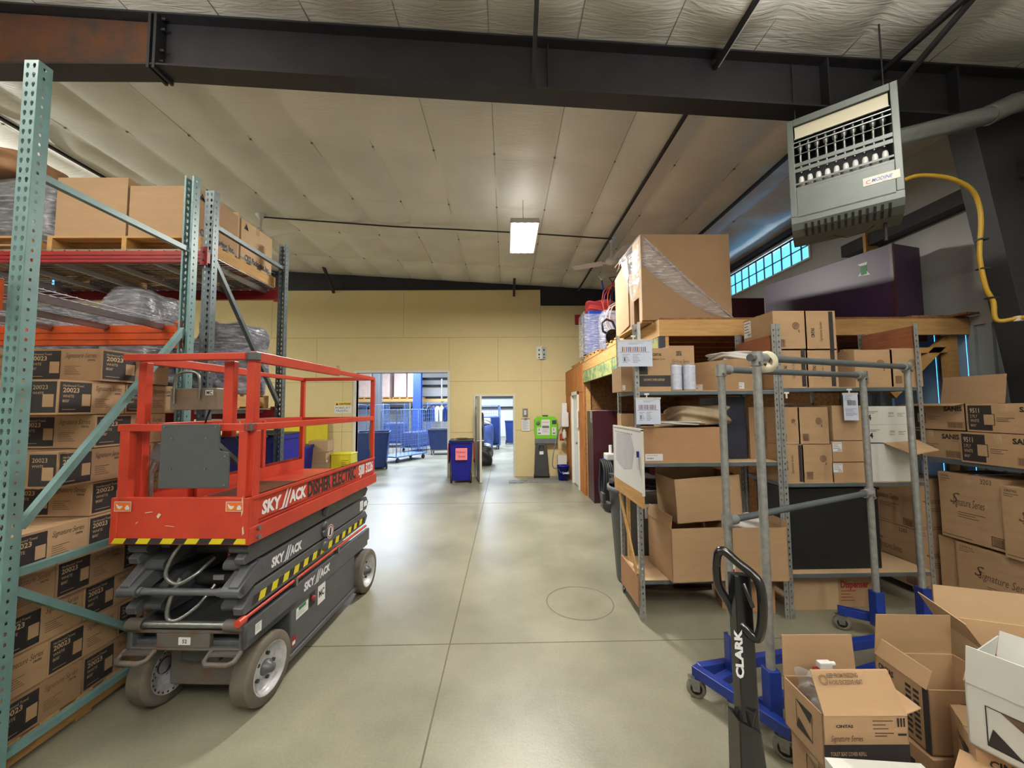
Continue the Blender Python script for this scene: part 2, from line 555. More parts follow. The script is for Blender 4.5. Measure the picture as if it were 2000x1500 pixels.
# ceiling: vinyl faced insulation sagging between the straps
def ceiling():
    rnd = random.Random(3)
    xs = [-9.4 + 0.053 * i for i in range(271)]
    xs[-1] = XW + 0.02
    ys = [0.5 + 0.066 * i for i in range(148)]
    ys[-1] = YB + 0.1
    amp = {}
    vs, fs = [], []
    for y in ys:
        for x in xs:
            fx = ((x + 0.13) / 0.80); fy = ((y - 4.9) / 1.35)
            ix, iy = math.floor(fx), math.floor(fy)
            if (ix, iy) not in amp:
                amp[(ix, iy)] = (0.05 + 0.05 * rnd.random(), rnd.uniform(0.7, 1.5))
            a, pw = amp[(ix, iy)]
            ux, uy = fx - ix, fy - iy
            h = -a * (math.sin(PI * ux ** pw) ** 0.8) * (0.10 + 0.90 * max(0, math.sin(PI * uy)) ** 0.5)
            h += 0.006 * math.sin(5 * x + 9 * y) * math.sin(PI * ux)
            h *= min(1, max(0, (abs(y - 3.34) - .10) / .35)) * min(1, max(0, (YB + .05 - y) / .3))
            vs.append((x, y, ceil_z(x) + h))
    nx, ny = len(xs), len(ys)
    for jx in range(ny - 1):
        for i in range(nx - 1):
            q = jx * nx + i
            fs.append((q, q + nx, q + nx + 1, q + 1))
    bb = MB()
    bb.add(vs, fs, 'ceiling_vinyl', smooth=True)
    bb.add([(-9.4, -5, ceil_z(-9.4)), (-9.4, 0.5, ceil_z(-9.4)), (XW, 0.5, ceil_z(XW)), (XW, -5, ceil_z(XW))], [(0, 1, 2, 3)], 'ceiling_vinyl')
    bb.add([(-12, -5, ceil_z(-9.4)), (-12, YB, ceil_z(-9.4)), (-9.4, YB, ceil_z(-9.4)), (-9.4, -5, ceil_z(-9.4))], [(0, 1, 2, 3)], 'ceiling_vinyl')
    bb.box((-12.2, -5, 5.95), (5.2, YB, 6.0), 'ceiling_vinyl')
    return struct(bb.build('ceiling'))
ceil = ceiling()
mat('strapdark', (120, 117, 108), 0.6, namt=0.0)
b = MB()
for i in range(-11, 7):
    x = -0.13 + 0.8 * i
    b.box((x - .0025, 0.5, ceil_z(x) - 0.006), (x + .0025, YB, ceil_z(x) + 0.002), 'strapdark')
for i in range(-3, 5):
    y = 4.9 + 1.35 * i
    for k in range(-11, 6):
        x = -0.13 + 0.8 * k
        b.cyl((x, y, ceil_z(x) - 0.004), (x, y, ceil_z(x) - 0.016), 0.014, 'strapdark', n=8)
        x2 = min(x + .8, XW)
b.build('seam_straps', parent=ceil)
for cx, r in ((1.95, .016), (3.45, .018), (-6.2, .02)):
    b = MB()
    b.beam((cx, 0.5, ceil_z(cx) - .115), (cx, YB, ceil_z(cx) - .115), r * 2, r * 2.4, 'greysteelbeam')
    b.beam((cx + .035, 0.5, ceil_z(cx) - .10), (cx + .035, YB, ceil_z(cx) - .10), r, r, 'white')
    b.build('ceiling_conduit', parent=ceil)

# back wall with two openings
BD = (-3.94, -1.54, 2.74)   # big opening x0 x1 top
SD = (-0.80, 0.19, 2.10)    # small doorway
b = MB()
yb0, yb1 = YB, YB + 0.14
b.box((-12, yb0, 0), (BD[0], yb1, 4.97), 'backwall')
b.box((BD[0], yb0, BD[2]), (BD[1], yb1, 4.97), 'backwall')
b.box((BD[1], yb0, 0), (SD[0], yb1, 4.97), 'backwall')
b.box((SD[0], yb0, SD[2]), (SD[1], yb1, 4.97), 'backwall')
b.box((SD[1], yb0, 0), (0.95, yb1, 4.97), 'backwall')
b.box((0.95, yb0, 0), (XW, yb1, 4.55), 'backwall')
wb = struct(b.build('wall_back'))
b = MB()
ys = YB - 0.002
def hs(x0, x1, z): b.box((x0, ys, z - .004), (x1, YB + .001, z + .004), 'seam')
def vsm(x, z0, z1): b.box((x - .003, ys, z0), (x + .003, YB + .001, z1), 'seam')
hs(-12, XW, 3.68); hs(-12, BD[0], 2.50); hs(BD[1], XW, 2.50); hs(BD[1], SD[0], 1.16); hs(SD[1], XW, 1.20); hs(-12, BD[0], 1.2)
for x, z0, z1 in ((-2.72, 3.68, 4.97), (-5.0, 2.5, 3.68), (-1.5, 2.8, 3.68), (0.95, 1.2, 4.5), (-4.3, 0, 2.5), (-0.2, 2.5, 3.68), (-6.2, 3.68, 4.97)):
    vsm(x, z0, z1)
b.build('panel_seams', parent=wb)
# steel beam over the back wall
b = MB()
b.prism([(-12, YB + .05, 4.4), (XW, YB + .05, 4.4), (XW, YB + .05, ceil_z(XW) + .05), (-12, YB + .05, ceil_z(-12) + .1)], (0, .05, 0), 'greysteelbeam')
b.box((0.95, YB - 0.03, 4.53), (XW, YB + .1, 4.56), 'greysteelbeam')
b.box((-12, YB - 0.02, 4.965), (0.95, YB + .1, 4.985), 'greysteelbeam')
tag(b.build('roof_beam'), 'dark steel roof beam running along the top of the yellow back wall', 'beam')

# right wall : liner above, corrugated siding with translucent strips below, long window under the eave
WY0, WY1, WZ0, WZ1 = 5.95, 8.25, 4.17, 4.63
b = MB()
t = 0.1
b.box((XW, -5, 2.62), (XW + t, WY0, ceil_z(XW) + .1), 'liner')
b.box((XW, WY1, 2.62), (XW + t, YB + .1, ceil_z(XW) + .1), 'liner')
b.box((XW, WY0, 2.62), (XW + t, WY1, WZ0), 'liner')
b.box((XW, WY0, WZ1), (XW + t, WY1, ceil_z(XW) + .1), 'liner')
y = -5.0
lit = (4.02, 4.32, 4.72)
while y < YB:
    y2 = y + 0.15
    if not any(y <= l < y2 for l in lit):
        b.box((XW + .03, y, 0), (XW + .06, y2, 2.62), 'corrug')
    b.box((XW - .005, y + .05, 0), (XW + .035, y + .10, 2.62), 'corrug') if not any(y <= l < y2 for l in lit) else None
    y = y2
wr = struct(b.build('wall_right'))
mt = mat('translucent_panel', (170, 200, 230), 0.5, namt=0, alpha=0.95)
y = -5.0
b = MB()
while y < YB:
    if any(y <= l < y + .15 for l in lit):
        b.box((XW + .02, y, 0), (XW + .024, y + .15, 2.62), 'translucent_panel')
    y += .15
b.build('daylight_strips', parent=wr)
b = MB()
fr = .03
b.box((XW - .03, WY0 - fr, WZ0 - fr), (XW + .06, WY1 + fr, WZ0), 'trimwhite')
b.box((XW - .03, WY0 - fr, WZ1), (XW + .06, WY1 + fr, WZ1 + fr), 'trimwhite')
b.box((XW - .03, WY0 - fr, WZ0), (XW + .06, WY0, WZ1), 'trimwhite')
b.box((XW - .03, WY1, WZ0), (XW + .06, WY1 + fr, WZ1), 'trimwhite')
w1 = struct(b.build('window_1'))
b = MB()
b.box((XW + .03, WY0, (WZ0 + WZ1) / 2 - .008), (XW + .05, WY1, (WZ0 + WZ1) / 2 + .008), 'darkgrey')
k = 10
for i in range(1, k):
    yy = WY0 + (WY1 - WY0) * i / k
    b.box((XW + .03, yy - .008, WZ0), (XW + .05, yy + .008, WZ1), 'darkgrey')
b.build('muntins', parent=w1)
b = MB(); b.box((XW + .036, WY0, WZ0), (XW + .042, WY1, WZ1), 'glass'); b.build('pane', parent=w1)
# girts on the right wall
b = MB()
b.box((XW - .18, -5, 3.86), (XW - .0, 5.2, 3.88), 'greysteelbeam')
b.box((XW - .18, -5, 3.88), (XW - .165, 5.2, 4.02), 'greysteelbeam')
b.box((XW - .06, 5.9, 4.70), (XW, YB, 4.80), 'darkblue')
tag(b.build('wall_girt'), 'dark steel rail running along the silver lined right wall', 'wall rail')

# near frame: rafter and tapered column
YR = 3.34
b = MB()
bot = [(-9.0, 4.84), (-3.08, 4.84), (0.08, 4.65), (2.87, 4.48), (4.22, 4.40)]
pts = [(x, YR, z) for x, z in bot] + [(4.88, YR, 4.40), (4.88, YR, ceil_z(4.88)), (-9.0, YR, ceil_z(-9))]
b.prism(pts, (0, .012, 0), 'greysteelbeam')
for (xa, za), (xb, zb) in zip(bot[:-1], bot[1:]):
    b.beam((xa, YR, za), (xb, YR, zb), .19, .016, 'greysteelbeam')
b.beam((-9, YR, ceil_z(-9) - .02), (4.88, YR, ceil_z(4.88) - .02), .19, .016, 'greysteelbeam')
rf = tag(b.build('roof_beam'), 'dark steel roof beam spanning overhead above the lift and the heater', 'beam')
b = MB()
b.prism([(-9, YR - .014, 4.86), (-3.2, YR - .014, 4.86), (-3.2, YR - .014, ceil_z(-3.2) - .04), (-9, YR - .014, ceil_z(-9) - .04)], (0, .012, 0), 'rustbeam')
b.build('rusty_web', parent=rf)['label'] = 'rust stained web plate'
b = MB()
for x in (-3.12, -3.07):
    b.box((x - .012, YR - .1, 4.80), (x + .012, YR + .1, ceil_z(x) - .03), 'greysteelbeam')
for z in (4.9, 5.0, 5.2, 5.3):
    b.cyl((-3.17, YR - .05, z), (-3.02, YR - .05, z), .013, 'greysteelbeam', n=6)
b.build('splice_plate', parent=rf)
b = MB()
b.box((2.93, YR - .09, 4.50), (2.945, YR + .09, ceil_z(2.9) - .03), 'greysteelbeam')
b.box((0.4, YR - .05, 4.66), (0.41, YR, ceil_z(.4) - .03), 'greysteelbeam')
b.box((4.12, YR - .09, 4.41), (4.14, YR + .09, ceil_z(4.1) - .03), 'greysteelbeam')
b.build('stiffener', parent=rf)
for x0, x1 in ((0.26, 0.26), (3.35, 3.55)):
    b = MB()
    b.beam((x0, YR - .1, 4.62 - .061 * (x0 - .26)), (x1, 2.45, ceil_z(x1)), .035, .035, 'greysteelbeam')
    b.build('flange_brace', parent=rf)
b = MB()
cin = [(4.22, 4.40), (4.60, 2.0), (4.74, 0.0)]
b.prism([(x, YR, z) for x, z in cin] + [(4.88, YR, 0), (4.88, YR, 4.40)], (0, .012, 0), 'greysteelbeam')
for (xa, za), (xb, zb) in zip(cin[:-1], cin[1:]):
    b.beam((xa, YR, za), (xb, YR, zb), .20, .016, 'greysteelbeam', up=(1, 0, 0))
b.box((4.872, YR - .1, 0), (4.888, YR + .1, 4.7), 'greysteelbeam')
tag(b.build('steel_column'), 'tapered dark steel column against the silver wall beside the heater', 'column')
# braces at the back beam
for x in (-4.56, 0.24):
    b = MB()
    b.beam((x, YB - .05, 4.80 - .02 * x), (x - .0, YB - 0.75, ceil_z(x) + .02), .06, .06, 'greysteelbeam')
    b.box((x - .08, YB - .82, ceil_z(x) - .02), (x + .1, YB - .66, ceil_z(x)), 'greysteelbeam')
    tag(b.build('beam_brace'), 'dark steel brace under the ceiling above the ' + ('rail of the red lift' if x < 0 else 'narrow doorway'), 'brace', 'steel braces along the back beam')

# trims and doors of the back wall
def door_trim(name, x0, x1, z1, w, proud=.03):
    bb = MB()
    bb.box((x0 - w, YB - proud, 0), (x0, YB + .15, z1 + w), 'trimwhite')
    bb.box((x1, YB - proud, 0), (x1 + w, YB + .15, z1 + w), 'trimwhite')
    bb.box((x0, YB - proud, z1), (x1, YB + .15, z1 + w), 'trimwhite')
    return struct(bb.build(name, bevel=.004))
door_trim('door_1', BD[0], BD[1], BD[2], .07)
d2 = door_trim('door_2', SD[0], SD[1], SD[2], .055)
b = MB()
b.box((0, -.86, .01), (.045, 0, 2.08), 'trimwhite')
b.box((.0451, -.74, .2), (.047, -.12, 1.0), 'white'); b.box((.0451, -.74, 1.1), (.047, -.12, 1.95), 'white')
lf = b.build('door_leaf', parent=d2, loc=(SD[0] + .02, YB - .03, 0), rz=math.radians(10))
b = MB()
b.cyl((-.06, -.79, 1.0), (.1, -.79, 1.0), .012, 'steel'); b.tube([(-.06, -.79, 1.0), (-.06, -.68, 1.0)], .010, 'steel'); b.tube([(.1, -.79, 1.0), (.1, -.68, 1.0)], .010, 'steel')
b.cyl((.045, -.79, 1.1), (.055, -.79, 1.1), .02, 'steel')
b.build('door_handle', parent=lf)

# left and near walls, outside the picture
b = MB(); b.box((-12.15, -5, 0), (-12, YB, 6), 'liner'); struct(b.build('wall_left'))
b = MB(); b.box((-12, -5.15, 0), (XW, -5, 6), 'liner'); struct(b.build('wall_front'))

# ------------------------------------------------------------------ rear hall shell
b = MB()
b.box((-12, 24.4, 0), (6, 24.5, 5.6), 'farwall')
wrf = struct(b.build('wall_rear_hall'))
b = MB()
for z in (1.75, 2.42, 3.15, 3.6):
    b.box((-12, 24.2, z), (6, 24.4, z + .12), 'blackpl')
b.build('wall_rails', parent=wrf)
b = MB(); b.box((-12.1, YB + .14, 0), (-12, 24.5, 5.6), 'farwall'); struct(b.build('wall_rear_hall_left'))
b = MB(); b.box((6, YB + .14, 0), (6.1, 24.5, 5.6), 'farwall'); struct(b.build('wall_rear_hall_right'))
b = MB(); b.box((-12.1, YB + .14, 5.55), (6.1, 24.5, 5.6), 'ceiling_vinyl'); struct(b.build('ceiling_rear_hall'))

# ================================================================== LAMPS_AND_FILLS AND FANS
def high_bay(x, y, label):
    t = thing('hall_light', label, 'lamp', (x, y, 4.42), group=None)
    bb = MB()
    w, l = .205, .54
    bb.box((-w, -l, .02), (w, l, .07), 'white')
    for s in (-1, 1):
        bb.box((s * w - .006, -l, .0), (s * w + .006, l, .03), 'white')
        bb.box((-w, s * l - .006, .0), (w, s * l + .006, .03), 'white')
    bb.build('housing', parent=t)
    for i in range(4):
        bb = MB(); xx = -.15 + .1 * i
        bb.cyl((xx, -l + .03, .012), (xx, l - .03, .012), .022, 'lamp', n=10)
        bb.build('lamp_tube', parent=t)
    bb = MB()
    for s in (-1, 1):
        bb.tube([(0, s * .3, .07), (0, 0, .40), (0, 0, ceil_z(x) - 4.45)], .004, 'steel', n=6)
    bb.build('hanging_wire', parent=t)
    return t
high_bay(0.29, 5.85, 'white high-bay lamp with bright tubes hanging below the ceiling over the aisle')

def fan(x, y, label, blades, drop=.48):
    t = thing('ceiling_fan', label, 'fan', (x, y, ceil_z(x) - .05), group='white industrial ceiling fans')
    bb = MB(); bb.lathe([(.001, .02), (.10, .0), (.085, -.04), (.03, -.10), (.02, -.12)], 'white'); bb.build('canopy', parent=t)
    bb = MB(); bb.cyl((0, 0, -.1), (0, 0, -drop + .1), .018, 'white'); bb.lathe([(.02, -drop + .18), (.045, -drop + .12), (.045, -drop + .08)], 'white'); bb.build('downrod', parent=t)
    bb = MB(); bb.lathe([(.03, -drop + .1), (.1, -drop + .07), (.12, -drop + .02), (.1, -drop - .03), (.001, -drop - .05)], 'white'); bb.build('motor', parent=t)
    for a in blades:
        bb = MB()
        c, s = math.cos(a), math.sin(a)
        M = Matrix.Rotation(a, 4, 'Z') @ Matrix.Translation((0, 0, -drop)) @ Matrix.Rotation(.25, 4, 'X')
        bb.box((.08, -.03, -.002), (.2, .03, .002), 'white', M=M)
        bb.box((.18, -.075, -.003), (.74, .075, .003), 'white', M=M)
        bb.build('fan_blade', parent=t)
    return t
fan(2.0, 7.0, 'white ceiling fan hanging above the wrapped tools and vacuum', (-1.50, .6, 2.7))
fan(-4.45, 6.9, 'white ceiling fan partly hidden behind the boxes on the top rack', (-.35, 1.75, 3.8))
b = MB()
b.tube([(-4.45, 6.9, ceil_z(-4.45) - .11), (-2.0, 6.95, ceil_z(-2) - .12), (-1, 6.9, ceil_z(-1) - .13), (.25, 6.9, ceil_z(.25) - .12), (2.0, 6.95, ceil_z(2) - .11)], .014, 'greysteelbeam')
tag(b.build('ceiling_cable'), 'grey cable pipe crossing the ceiling between the two fans and the lamp', 'cable')

# unit heater
HT = thing('unit_heater', 'grey hanging gas unit heater with louvred front below the ceiling', 'heater', (2.5, 3.22, 3.43), rz=math.atan2(-.45, .53))
W, Hh, D = .70, .87, .34
b = MB()
fw = .045
b.box((0, 0, 0), (fw, D, Hh), 'heater'); b.box((W - fw, 0, 0), (W, D, Hh), 'heater')
b.box((fw, 0, Hh - .06), (W - fw, D, Hh), 'heater'); b.box((fw, D - .02, 0), (W - fw, D, Hh - .06), 'heater_in')
b.box((fw, 0, -.02), (W - fw, .03, .235), 'heater')
# curved underside
prof = [(0, 0)]
pts = [(.0, 0.0), (.0, -.06), (.03, -.11), (.10, -.15), (.30, -.17), (D, -.10), (D, 0)]
b.prism([(0, y, z) for y, z in pts], (W, 0, 0), 'heater')
b.build('cabinet', parent=HT, bevel=.004)
b = MB(); b.box((fw + .01, .02, .70), (W - fw - .01, .025, Hh - .065), 'creamwhite'); b.box((fw + .005, .015, .695), (W - fw - .005, .03, .70), 'trimwhite'); b.build('baffle', parent=HT)
for i in range(10):
    x = .085 + .0585 * i
    b = MB()
    b.cyl((x, .07, .40), (x, .07, .70), .010, 'steel', n=10)
    b.lathe([(.016, .60), (.02, .63), (.014, .66)], 'steel', c=(x, .07, 0), n=10)
    b.lathe([(.001, .365), (.014, .36), (.019, .34), (.022, .26), (.001, .25)], 'white', c=(x, .05, 0), n=12)
    b.build('heat_tube', parent=HT)
b = MB()
for z, w in ((.66, .004), (.62, .004)):
    b.box((fw, .008, z - w), (W - fw, .02, z + w), 'steel')
for z, w in ((.545, .003), (.455, .016), (.405, .016), (.285, .008), (.245, .010)):
    b.box((fw, .004, z - w), (W - fw, .012, z + w), 'heater')
b.build('louvre', parent=HT)
b = MB()
for i in range(13):
    x = .09 + .043 * i
    b.add([(x, .002, -.075), (x + .018, .002, -.075), (x + .018, .034, -.118), (x, .034, -.118)], [(3, 2, 1, 0)], 'blackpl', M=Matrix.Translation((0, -.003, -.004))); b.add([(x, .034, -.118), (x + .018, .034, -.118), (x + .018, .10, -.153), (x, .10, -.153)], [(3, 2, 1, 0)], 'blackpl', M=Matrix.Translation((0, -.003, -.004)))
b.build('vent_slots', parent=HT)
b = MB()
b.box((.47, -.003, .10), (.68, .0, .165), 'trimwhite')
b.text('MODINE', (.52, -.0035, .118), (1, 0, 0), (0, 0, 1), .028, 'bluestripe', width=.12, shear=.3, bold=.01)
b.text('C', (.487, -.0035, .112), (1, 0, 0), (0, 0, 1), .03, 'ink_red')
b.text('effinity', (.58, -.0035, .103), (1, 0, 0), (0, 0, 1), .009, 'midgrey')
b.build('maker_badge', parent=HT)['label'] = 'white badge with blue lettering'
for x in (.06, W - .06):
    b = MB()
    b.cyl((x, .17, Hh), (x, .17, 1.50), .006, 'greysteelbeam', n=8)
    b.build('hanging_rod', parent=HT)
b = MB()
b.tube([(.55, .2, -.15), (.48, .2, -.20), (.36, .2, -.21), (.28, .2, -.17)], .004, 'blackpl', n=6)
b.tube([(.6, .2, -.14), (.6, .22, -.30)], .012, 'greysteelbeam', n=8)
b.build('wiring', parent=HT)
# flue
b = MB()
p0 = V((3.28, 3.13, 4.06))
b.cyl(p0, (4.22, 3.14, 4.31), .075, 'pipe', n=24)
b.cyl((4.22, 3.14, 4.31), (4.46, 3.14, 4.42), .082, 'pipe', n=24)
b.cyl((4.46, 3.14, 4.42), (4.80, 3.14, 4.5), .082, 'pipe', n=24)
tag(b.build('flue_pipe'), 'round galvanised flue pipe rising from the heater toward the wall', 'pipe')
# yellow gas hose
b = MB()
P_ = [atY(1765, 352, 3.15), atY(1795, 343, 3.12), atY(1850, 347, 3.1), atY(1895, 368, 3.1), atY(1912, 400, 3.12), atY(1916, 440, 3.12), atY(1913, 500, 3.12), atY(1925, 560, 3.12), atY(1940, 590, 3.12), atY(1946, 625, 3.12), atY(1985, 622, 3.05), atY(2040, 612, 2.9)]
# smooth it
def smooth_path(p, n=4):
    out = []
    for i in range(len(p) - 1):
        a = p[max(i - 1, 0)]; bb_ = p[i]; c = p[i + 1]; d = p[min(i + 2, len(p) - 1)]
        for k_ in range(n):
            t = k_ / n
            out.append(0.5 * ((2 * bb_) + (c - a) * t + (2 * a - 5 * bb_ + 4 * c - d) * t * t + (3 * bb_ - a - 3 * c + d) * t ** 3))
    out.append(p[-1])
    return out
b.tube(smooth_path(P_), .017, 'yellowhose', n=10)
gh = tag(b.build('gas_hose'), 'yellow gas hose looping from the heater down the steel column', 'hose')
for px, py in ((1914, 468), (1918, 525), (1935, 582)):
    b = MB()
    c = atY(px, py, 3.12)
    b.box(c - V((.022, .022, .006)), c + V((.05, .03, .006)), 'blackpl')
    b.build('hose_clamp', parent=gh)
b = MB()
c = atY(1990, 622, 3.04)
b.box(c - V((.02, .02, .02)), c + V((.02, .02, .02)), 'trimwhite')
b.build('hose_fitting', parent=gh)

# ================================================================== CARTONS
ORD = ['topmost', 'second from the top', 'third from the top', 'fourth from the top', 'fifth from the top', 'sixth from the top',
       'seventh from the top', 'eighth from the top', 'ninth from the top', 'bottom']
def faces_of(w, d, h):
    e = .0012
    return {'F': (V((-w / 2, -d / 2 - e, 0)), V((1, 0, 0)), V((0, 0, 1)), w, h),
            'B': (V((w / 2, d / 2 + e, 0)), V((-1, 0, 0)), V((0, 0, 1)), w, h),
            'R': (V((w / 2 + e, -d / 2, 0)), V((0, 1, 0)), V((0, 0, 1)), d, h),
            'L': (V((-w / 2 - e, d / 2, 0)), V((0, -1, 0)), V((0, 0, 1)), d, h),
            'T': (V((-w / 2, -d / 2, h + e)), V((1, 0, 0)), V((0, 1, 0)), w, d)}
def barcode(b, o, u, v, x0, y0, x1, y1, key='ink_soft', seed=1):
    rn = random.Random(seed)
    x = x0
    while x < x1:
        w = (x1 - x0) * rn.choice((.012, .02, .03))
        b.rect(o, u, v, x, y0, min(x + w, x1), y1, key)
        x += w + (x1 - x0) * rn.choice((.015, .03))
def lines(b, o, u, v, x0, y0, x1, n, lh, key='ink_soft'):
    for i in range(n):
        b.rect(o, u, v, x0, y0 - i * lh, x0 + (x1 - x0) * (1 - .12 * ((i * 7) % 4)), y0 - i * lh + lh * .25, key)
def pr(b, fr, style):
    o, u, v, w, h = fr
    nn = u.cross(v)
    o2 = o + nn * .0006
    T = lambda s, x, y, hh, key='ink', **k: b.text(s, o2 + u * x + v * y, u, v, hh, key, **k)
    if style == 'towel':
        pw = w * .44
        b.rect(o, u, v, w * .02, h * .06, w * .02 + pw, h * .94, 'ink')
        T('Hardwound Towel', w * .06, h * .80, h * .07, 'card_light', width=w * .28)
        T('20023', w * .06, h * .64, h * .13, 'card_light', width=w * .22, bold=.02)
        T('WHITE', w * .06, h * .49, h * .08, 'card_light', width=w * .15)
        T("800'", w * .06, h * .35, h * .08, 'card_light', width=w * .09)
        lines(b, o2, u, v, w * .06, h * .14, w * .24, 1, h * .05, 'card_light')
        b.rect(o2, u, v, w * .31, h * .30, w * .45, h * .60, 'card')
        b.frame(o2 + nn * .0004, u, v, w * .31, h * .22, w * .46, h * .64, h * .025, 'ink')
        b.rect(o2, u, v, w * .31, h * .22, w * .46, h * .30, 'card')
        T('Signature Series', w * .52, h * .72, h * .15, 'ink_soft', width=w * .42, shear=.35)
        T('CINTAS', w * .82, h * .62, h * .05, 'ink', width=w * .1, bold=.03)
        lines(b, o2, u, v, w * .52, h * .45, w * .74, 5, h * .06)
    elif style == 'towel_flip':
        T('Signature Series', w * .05, h * .62, h * .2, 'ink_soft', width=w * .62, shear=.35)
        T('CINTAS', w * .46, h * .46, h * .07, 'ink', width=w * .18, bold=.03)
        b.rect(o, u, v, w * .36, h * .06, w * .66, h * .26, 'card_dark')
        barcode(b, o2, u, v, w * .38, h * .08, w * .64, h * .24, 'ink_soft', 5)
        lines(b, o2, u, v, w * .04, h * .2, w * .22, 3, h * .05)
        b.rect(o, u, v, w * .70, h * .06, w * .985, h * .94, 'ink')
        T('20023', w * .73, h * .72, h * .12, 'card_light', width=w * .16)
        T('WHITE', w * .73, h * .58, h * .07, 'card_light', width=w * .12)
        b.rect(o2, u, v, w * .84, h * .22, w * .96, h * .58, 'card')
    elif style == 'cintas_side':
        T('CINTAS', w * .28, h * .78, h * .10, 'ink', width=w * .22, bold=.03)
        T('Signature Series', w * .1, h * .60, h * .1, 'ink_soft', width=w * .7, shear=.35)
        barcode(b, o2, u, v, w * .1, h * .1, w * .35, h * .2, 'ink_soft', 3)
    elif style == 'cintas_rot':
        b.text('CINTAS', o2 + u * w * .30 + v * h * .32, v, -u, h * .08, 'ink', width=h * .24, bold=.03)
        b.text('Signature Series', o2 + u * w * .55 + v * h * .22, v, -u, h * .07, 'ink_soft', width=h * .5, shear=.3)
        b.rect(o, u, v, w * .78, h * .02, w * .92, h * .98, 'ink')
    elif style == 'rosette':
        cx, cy, r = w * .68, h * .62, min(w, h) * .11
        c = o2 + u * cx + v * cy
        for rr in (1, .72, .45, .2):
            pts = [(c + u * math.cos(a) * r * rr + v * math.sin(a) * r * rr) for a in [2 * PI * i / 20 for i in range(20)]]
            pts2 = [(c + u * math.cos(a) * r * (rr - .12) + v * math.sin(a) * r * (rr - .12)) for a in [2 * PI * i / 20 for i in range(20)]]
            b.add(pts + pts2, [(i, (i + 1) % 20, 20 + (i + 1) % 20, 20 + i) for i in range(20)], 'ink_soft')
        b.text('2', c + u * r * .6 - v * r * 1.7, u, v, r * .6, 'ink', bold=.03)
        barcode(b, o2, u, v, w * .12, h * .08, w * .34, h * .28, 'ink_soft', 4)
    elif style == 'sanis':
        b.rect(o, u, v, w * .02, h * .06, w * .34, h * .94, 'ink')
        T('9511', w * .05, h * .68, h * .16, 'card_light', width=w * .13, bold=.02)
        T('2 PLY', w * .05, h * .50, h * .11, 'card_light', width=w * .1)
        T('WHITE', w * .05, h * .34, h * .11, 'card_light', width=w * .12)
        T("80'", w * .05, h * .18, h * .09, 'card_light', width=w * .08)
        b.rect(o2, u, v, w * .23, h * .26, w * .37, h * .62, 'card')
        b.frame(o2 + nn * .0004, u, v, w * .225, h * .24, w * .375, h * .64, h * .02, 'ink')
        T('SANIS', w * .68, h * .72, h * .16, 'ink', width=w * .28, bold=.04)
        T('CINTAS', w * .84, h * .63, h * .04, 'ink', width=w * .1)
        lines(b, o2, u, v, w * .4, h * .5, w * .62, 3, h * .06)
        b.rect(o, u, v, w * .72, h * .08, w * .98, h * .32, 'card_dark')
        barcode(b, o2, u, v, w * .74, h * .1, w * .96, h * .3, 'ink_soft', 6)
    elif style == 'bigscript':
        T('Signature Series', w * .22, h * .52, h * .12, 'ink_soft', width=w * .5, shear=.35)
        T('S', w * .18, h * .55, h * .16, 'ink_soft', shear=.4)
        lines(b, o2, u, v, w * .3, h * .42, w * .72, 3, h * .035)
        T('CINTAS', w * .04, h * .93, h * .035, 'ink', width=w * .14)
        lines(b, o2, u, v, w * .03, h * .9, w * .2, 2, h * .03)
        T('3203', w * .68, h * .90, h * .07, 'ink', width=w * .16)
        lines(b, o2, u, v, w * .02, h * .04, w * .5, 1, h * .03, 'ink')
        b.frame(o2, u, v, w * .78, h * .04, w * .97, h * .18, h * .01, 'ink_soft')
        barcode(b, o2, u, v, w * .80, h * .05, w * .95, h * .16, 'ink_soft', 8)
    elif style == 'dispenser':
        b.rect(o, u, v, 0, h * .10, w, h * .36, 'ink')
        T('AUTOMATIC PAPER DISPENSER', w * .22, h * .23, h * .055, 'card_light', width=w * .6)
        b.rect(o, u, v, w * .08, h * .38, w * .34, h * .72, 'ink')
        T('CINTAS', w * .5, h * .82, h * .06, 'ink', width=w * .25, bold=.03)
        T('Signature Series', w * .45, h * .72, h * .06, 'ink_soft', width=w * .4, shear=.35)
    elif style == 'toilet':
        b.rect(o, u, v, 0, 0, w, h * .46, 'ink')
        T('TOILET SEAT COVER REFILL', w * .07, h * .26, h * .07, 'card_light', width=w * .42)
        T('10 PK x 250', w * .07, h * .15, h * .05, 'card_light', width=w * .18)
        T('CINTAS', w * .15, h * .77, h * .05, 'ink', width=w * .2, bold=.03)
        T('Signature Series', w * .08, h * .52, h * .11, 'ink_soft', width=w * .38, shear=.35)
        lines(b, o2, u, v, w * .58, h * .88, w * .82, 3, h * .07)
        lines(b, o2, u, v, w * .6, h * .66, w * .82, 2, h * .05, 'ink')
        for i in range(3):
            b.rect(o2, u, v, w * (.87 + .035 * i), h * .78, w * (.89 + .035 * i), h * .94, 'ink')
        b.rect(o2, u, v, w * .87, h * .62, w * .97, h * .66, 'ink')
    elif style == 'arrow':
        b.frame(o2, u, v, w * .35, h * .25, w * .75, h * .8, w * .012, 'ink')
        b.add([o2 + u * w * .35 + v * h * .8, o2 + u * w * .75 + v * h * .8, o2 + u * w * .70 + v * h * .58], [(2, 1, 0)], 'ink')
        b.add([o2 + u * w * .35 + v * h * .25, o2 + u * w * .75 + v * h * .25, o2 + u * w * .40 + v * h * .47], [(0, 1, 2)], 'ink')
    elif style == 'arrow_l':
        b.frame(o2, u, v, w * .12, h * .12, w * .42, h * .75, w * .008, 'ink')
        b.add([o2 + u * w * .20 + v * h * .75, o2 + u * w * .42 + v * h * .75, o2 + u * w * .40 + v * h * .50], [(2, 1, 0)], 'ink_soft')
